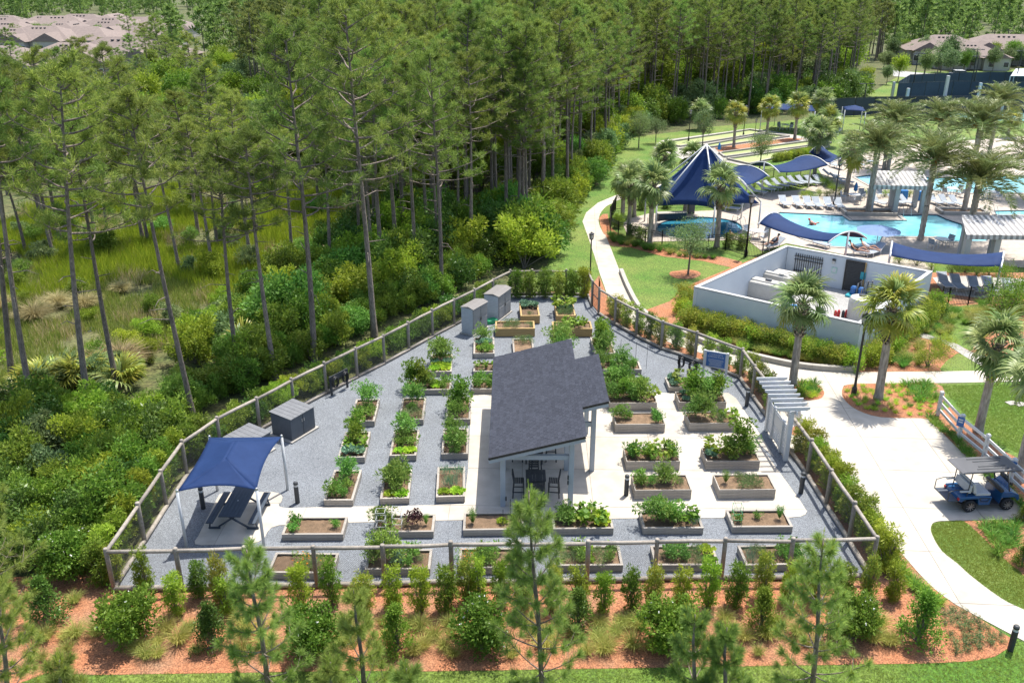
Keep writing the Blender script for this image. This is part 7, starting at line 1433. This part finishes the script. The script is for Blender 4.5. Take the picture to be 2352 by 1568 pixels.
# ------------------------------------------------------------------ young pines in the foreground
def young_pine(p, h, spread, label, seed, lean=(0, 0)):
    r = random.Random(seed); q = np.random.RandomState(seed); root = thing('young_pine', label, 'pine tree', p, 0, 'young foreground pines'); root.rotation_euler = (lean[0], lean[1], 0); m_ = MB(); T_ = []; D_ = []; CD = []
    m_.tube([(0, 0, 0), (.04, .02, h * .4), (-.03, .03, h * .75), (0, 0, h)], [.085, .065, .04, .02], 8)
    nw_ = max(4, int(h / .85))
    for k in range(nw_):
        t = .12 + .78 * (k / (nw_ - 1)) ** .92; nb = 5 if k < nw_ - 1 else 4
        for j in range(nb):
            a = j * 6.283 / nb + k * .7 + r.uniform(-.35, .35); L = spread * (1.12 - t) ** .8 * r.uniform(.7, 1.2); up = .15 + .9 * t + r.uniform(-.15, .15); b = V3(0, 0, h * (t + r.uniform(-.012, .012))); pts = [b]
            for s in (.25, .5, .75, 1): pts.append(b + V3(math.cos(a) * L * s, math.sin(a) * L * s, L * (up * s * .5 + .4 * s * s)))
            m_.tube(pts, [.028, .022, .017, .013, .01], 5, cap=False)
            for s in np.arange(.6 - .2 * t, 1.0, .1): i = min(3, int(s * 4)); c = pts[i].lerp(pts[i + 1], s * 4 - i); T_.append(c); D_.append((pts[i + 1] - pts[i]).normalized())
            e = (pts[-1] - pts[-2]).normalized(); T_ += [pts[-1]] * 2; D_ += [e] * 2; CD.append((pts[-1], (e + V3(0, 0, 1.1)).normalized(), r.uniform(.14, .3)))
            if t < .8:
                for s2 in (-1, 1): e2 = pts[3] + V3(-math.sin(a) * s2, math.cos(a) * s2, .45) * (.2 * L + .08); m_.tube([pts[3], e2], [.012, .008], 4, cap=False); T_ += [e2, e2]; D_ += [(e2 - pts[3]).normalized()] * 2; CD.append((e2, ((e2 - pts[3]).normalized() + V3(0, 0, 1)).normalized(), r.uniform(.08, .18)))
    for s in np.arange(.82, .97, .04): T_.append(V3(0, 0, h * s)); D_.append(V3(0, 0, 1))
    for k in range(5): a = k * 1.257; CD.append((V3(0, 0, h * .93), V3(.3 * math.cos(a), .3 * math.sin(a), 1), r.uniform(.25, .45)))
    CD.append((V3(0, 0, h * .93), V3(0, 0, 1), .3 + h * .08))
    T_ = np.array([tuple(x) for x in T_]); D_ = np.array([tuple(x) for x in D_]); nn_ = 56; i = np.repeat(np.arange(len(T_)), nn_); n = len(i)
    d = D_[i] * .85 + nrm(q.normal(size=(n, 3))) * .8 - np.array([0, 0, .12]); v, f = blades(T_[i] + D_[i] * (q.rand(n) * .1 - .05)[:, None], d, .3 * (.75 + .4 * q.rand(n)), .011, q, mid=.4)
    P = [(v, f)]; link('crown', npmesh('crown', v, f, M['pine2']), root); m_.ob('trunk', M['bark'], root, smooth=True); cm = []
    for b, dd, L in CD:
        n2 = 46; tt2 = q.rand(n2); c = np.array(tuple(b)) + np.array(tuple(dd)) * (L * tt2)[:, None]; cm.append(blades(c, np.array(tuple(dd)) * 1.6 + nrm(q.normal(size=(n2, 3))) * .8, .09, .012, q))
    link('candles', npmesh('candles', *joinv(cm), M['candle']), root)
for i, (u, v, tu, tv, sp_, lab) in enumerate(((1245, 1592, 1208, 1125, 1.35, 'tallest young pine at the middle of the front, before the pavilion'), (618, 1590, 565, 1262, 1.25, 'young pine at front left below the picnic canopy'), (838, 1610, 812, 1355, .85, 'bushy young pine left of the middle at the bottom'), (1865, 1590, 1885, 1235, 1.25, 'young pine at front right before the fence'), (1590, 1660, 1592, 1410, .9, 'young pine top at the bottom, right of middle'), (1660, 1675, 1665, 1440, .8, 'second young pine top just right of it'), (-70, 1440, -50, 1060, 2.4, 'young pine leaning in from the left edge'), (150, 1740, 160, 1512, .9, 'young pine top at the bottom left corner'), (935, 1760, 938, 1535, .8, 'young pine tip at the bottom edge, left of middle'), (772, 1740, 762, 1520, .8, 'young pine tip at the bottom edge by the left pine'), (20, 1640, 5, 1330, 1.3, 'young pine at the lower left edge'))):
    p = G('T', u, v); h = max(1.8, zat(p, tv)); pu = proj((p.x, p.y, h))[0]; young_pine(p, h, sp_, lab, 300 + i, (0, max(-.15, min(.15, (tu - pu) / F * p.y / h))))
# ------------------------------------------------------------------ houses
def house_proto(seed, w_, d_, hw, hr):
    q = random.Random(seed); r = thing('suburban_house', 'x', 'house')
    MB().box((0, 0, hw / 2), (w_, d_, hw)).ob('wall', M['hwall'], r); e = .5; rd = max(.5, (w_ - d_) / 2)
    v = [(-w_ / 2 - e, -d_ / 2 - e, hw), (w_ / 2 + e, -d_ / 2 - e, hw), (w_ / 2 + e, d_ / 2 + e, hw), (-w_ / 2 - e, d_ / 2 + e, hw), (-rd, 0, hw + hr), (rd, 0, hw + hr)]
    rf = MB().add(v, [(0, 1, 5, 4), (1, 2, 5), (2, 3, 4, 5), (3, 0, 4), (3, 2, 1, 0)]).ob('roof', M['roofs'], r)
    for s in (-1, 1):
        gw = w_ * .16; gx = s * w_ * .27; z0 = hw; v = [(gx - gw - e, -d_ / 2 - 2.6, z0), (gx + gw + e, -d_ / 2 - 2.6, z0), (gx, -d_ / 2 - 2.2, z0 + hr * .62), (gx, -d_ / 6, z0 + hr * .62), (gx - gw - e, -d_ / 4, z0), (gx + gw + e, -d_ / 4, z0)]
        MB().add(v, [(0, 1, 2), (1, 5, 3, 2), (0, 2, 3, 4), (4, 5, 1, 0)]).ob('gable', M['roofs'], r); MB().box((gx, -d_ / 2 - 1.2, hw / 2), (gw * 2, 2.4, hw)).ob('wing', M['hwall'], r)
    for k in range(4): MB().box((-w_ * .08 + k * w_ * .05, -d_ * .1, hw + hr * .86), (.5, .4, .18)).ob('roof_vent', M['char'], rf)
    for k in range(5):
        x = -w_ / 2 + w_ * (k + .5) / 5; y = -d_ / 2 - (2.42 if abs(abs(x) - w_ * .27) < w_ * .15 else .02); wn = MB().box((x, y, hw * .5), (1.4, .06, 1.4)).ob('window', M['white'], r); MB().box((x, y - .04, hw * .5), (1.2, .04, 1.2)).ob('pane', M['glass'], wn)
    return Proto(r)
HS = [house_proto(1, 19, 14, 3.2, 3.1), house_proto(2, 23, 15, 3.2, 3.4)]
for i, (v, x, y, a, k, s, lab) in enumerate((('L0', 510, 500, 5, 0, 1.05, 'house with taupe hip roof beyond the marsh, left of pair'), ('L0', 860, 480, -4, 1, 1.1, 'house with taupe hip roof beyond the marsh, right of pair'), ('L0', 60, 515, 3, 0, 1.0, 'taupe roofed house at the left edge beyond the marsh'), ('R0', 1690, 405, -12, 0, .95, 'taupe roofed house among trees at upper right, left one'), ('R0', 2080, 410, -10, 1, .95, 'taupe roofed house at upper right, right one'), ('R0', 1850, 440, -10, 0, .8, 'small taupe roofed house between the two at upper right'))): HS[k].put(G(v, x, y), R(a), lab, s, group='houses nearby')
cnt = 0
for j, (yy, n, x0, x1) in enumerate(((332, 3, -40, 700), (300, 3, -60, 1150), (272, 4, -80, 1180), (250, 4, -90, 1180), (230, 5, -90, 1150))):
    for k in range(n): p = G('L0', x0 + (x1 - x0) * (k + .5 + rnd.uniform(-.15, .15)) / n, yy + rnd.uniform(-6, 6)); HS[rnd.randrange(2)].put(p, R(rnd.choice((0, 4, -6, 90, 176)) + rnd.uniform(-6, 6)), f'taupe roofed house in far estate, {("nearest","second","third","fourth","farthest")[j]} row, {ORD[k]} from left', rnd.uniform(.85, 1.0), group='houses of the far estate')

# ------------------------------------------------------------------ real blades on the nearer lawns
def lawn_blades(poly, n, L, name, label, mat):
    q = np.random.RandomState(len(name)); xs = [a.x for a in poly]; ys = [a.y for a in poly]; P = []
    while len(P) < n:
        x, y = q.uniform(min(xs), max(xs)), q.uniform(min(ys), max(ys))
        if inpoly((x, y), poly): P.append((x, y, -.03))
    p = np.repeat(np.array(P), 4, 0) + q.normal(size=(n * 4, 3)) * [.03, .03, 0]; v, f = blades(p, np.array([0, 0, 1.]) + q.normal(size=(n * 4, 3)) * [.5, .5, .1], L * (.6 + .7 * q.rand(n * 4)), .014, q)
    struct(link(name, npmesh(name, v, f, M[mat])), 'stuff')['label'] = label
M['turf'] = leaf('turf blades', (.12, .18, .03), (.20, .235, .065), .4, obj=.05)
lawn_blades(front[1:] + [G('R2', 2600, 1450), V3(24, 19), V3(-13, 19)], 26000, .075, 'front_grass', 'rough grass along the bottom of the view', 'turf')
lawn_blades(pl('R2', 1628, 560, 1645, 520, 1720, 505, 1840, 500, 1920, 565, 2000, 640, 2100, 740, 2240, 860, 2400, 960, 2400, 1160, 2240, 1085, 2090, 1010, 1900, 870, 1800, 780, 1700, 700, 1645, 610), 9000, .06, 'strip_grass', 'mown grass strip beside the curving walk', 'turf')
lawn_blades(pl('R1', 1690, 1070, 2300, 1060, 2300, 1560, 2000, 1420, 1780, 1180), 12000, .06, 'side_grass', 'mown grass behind the white rail fence', 'turf')
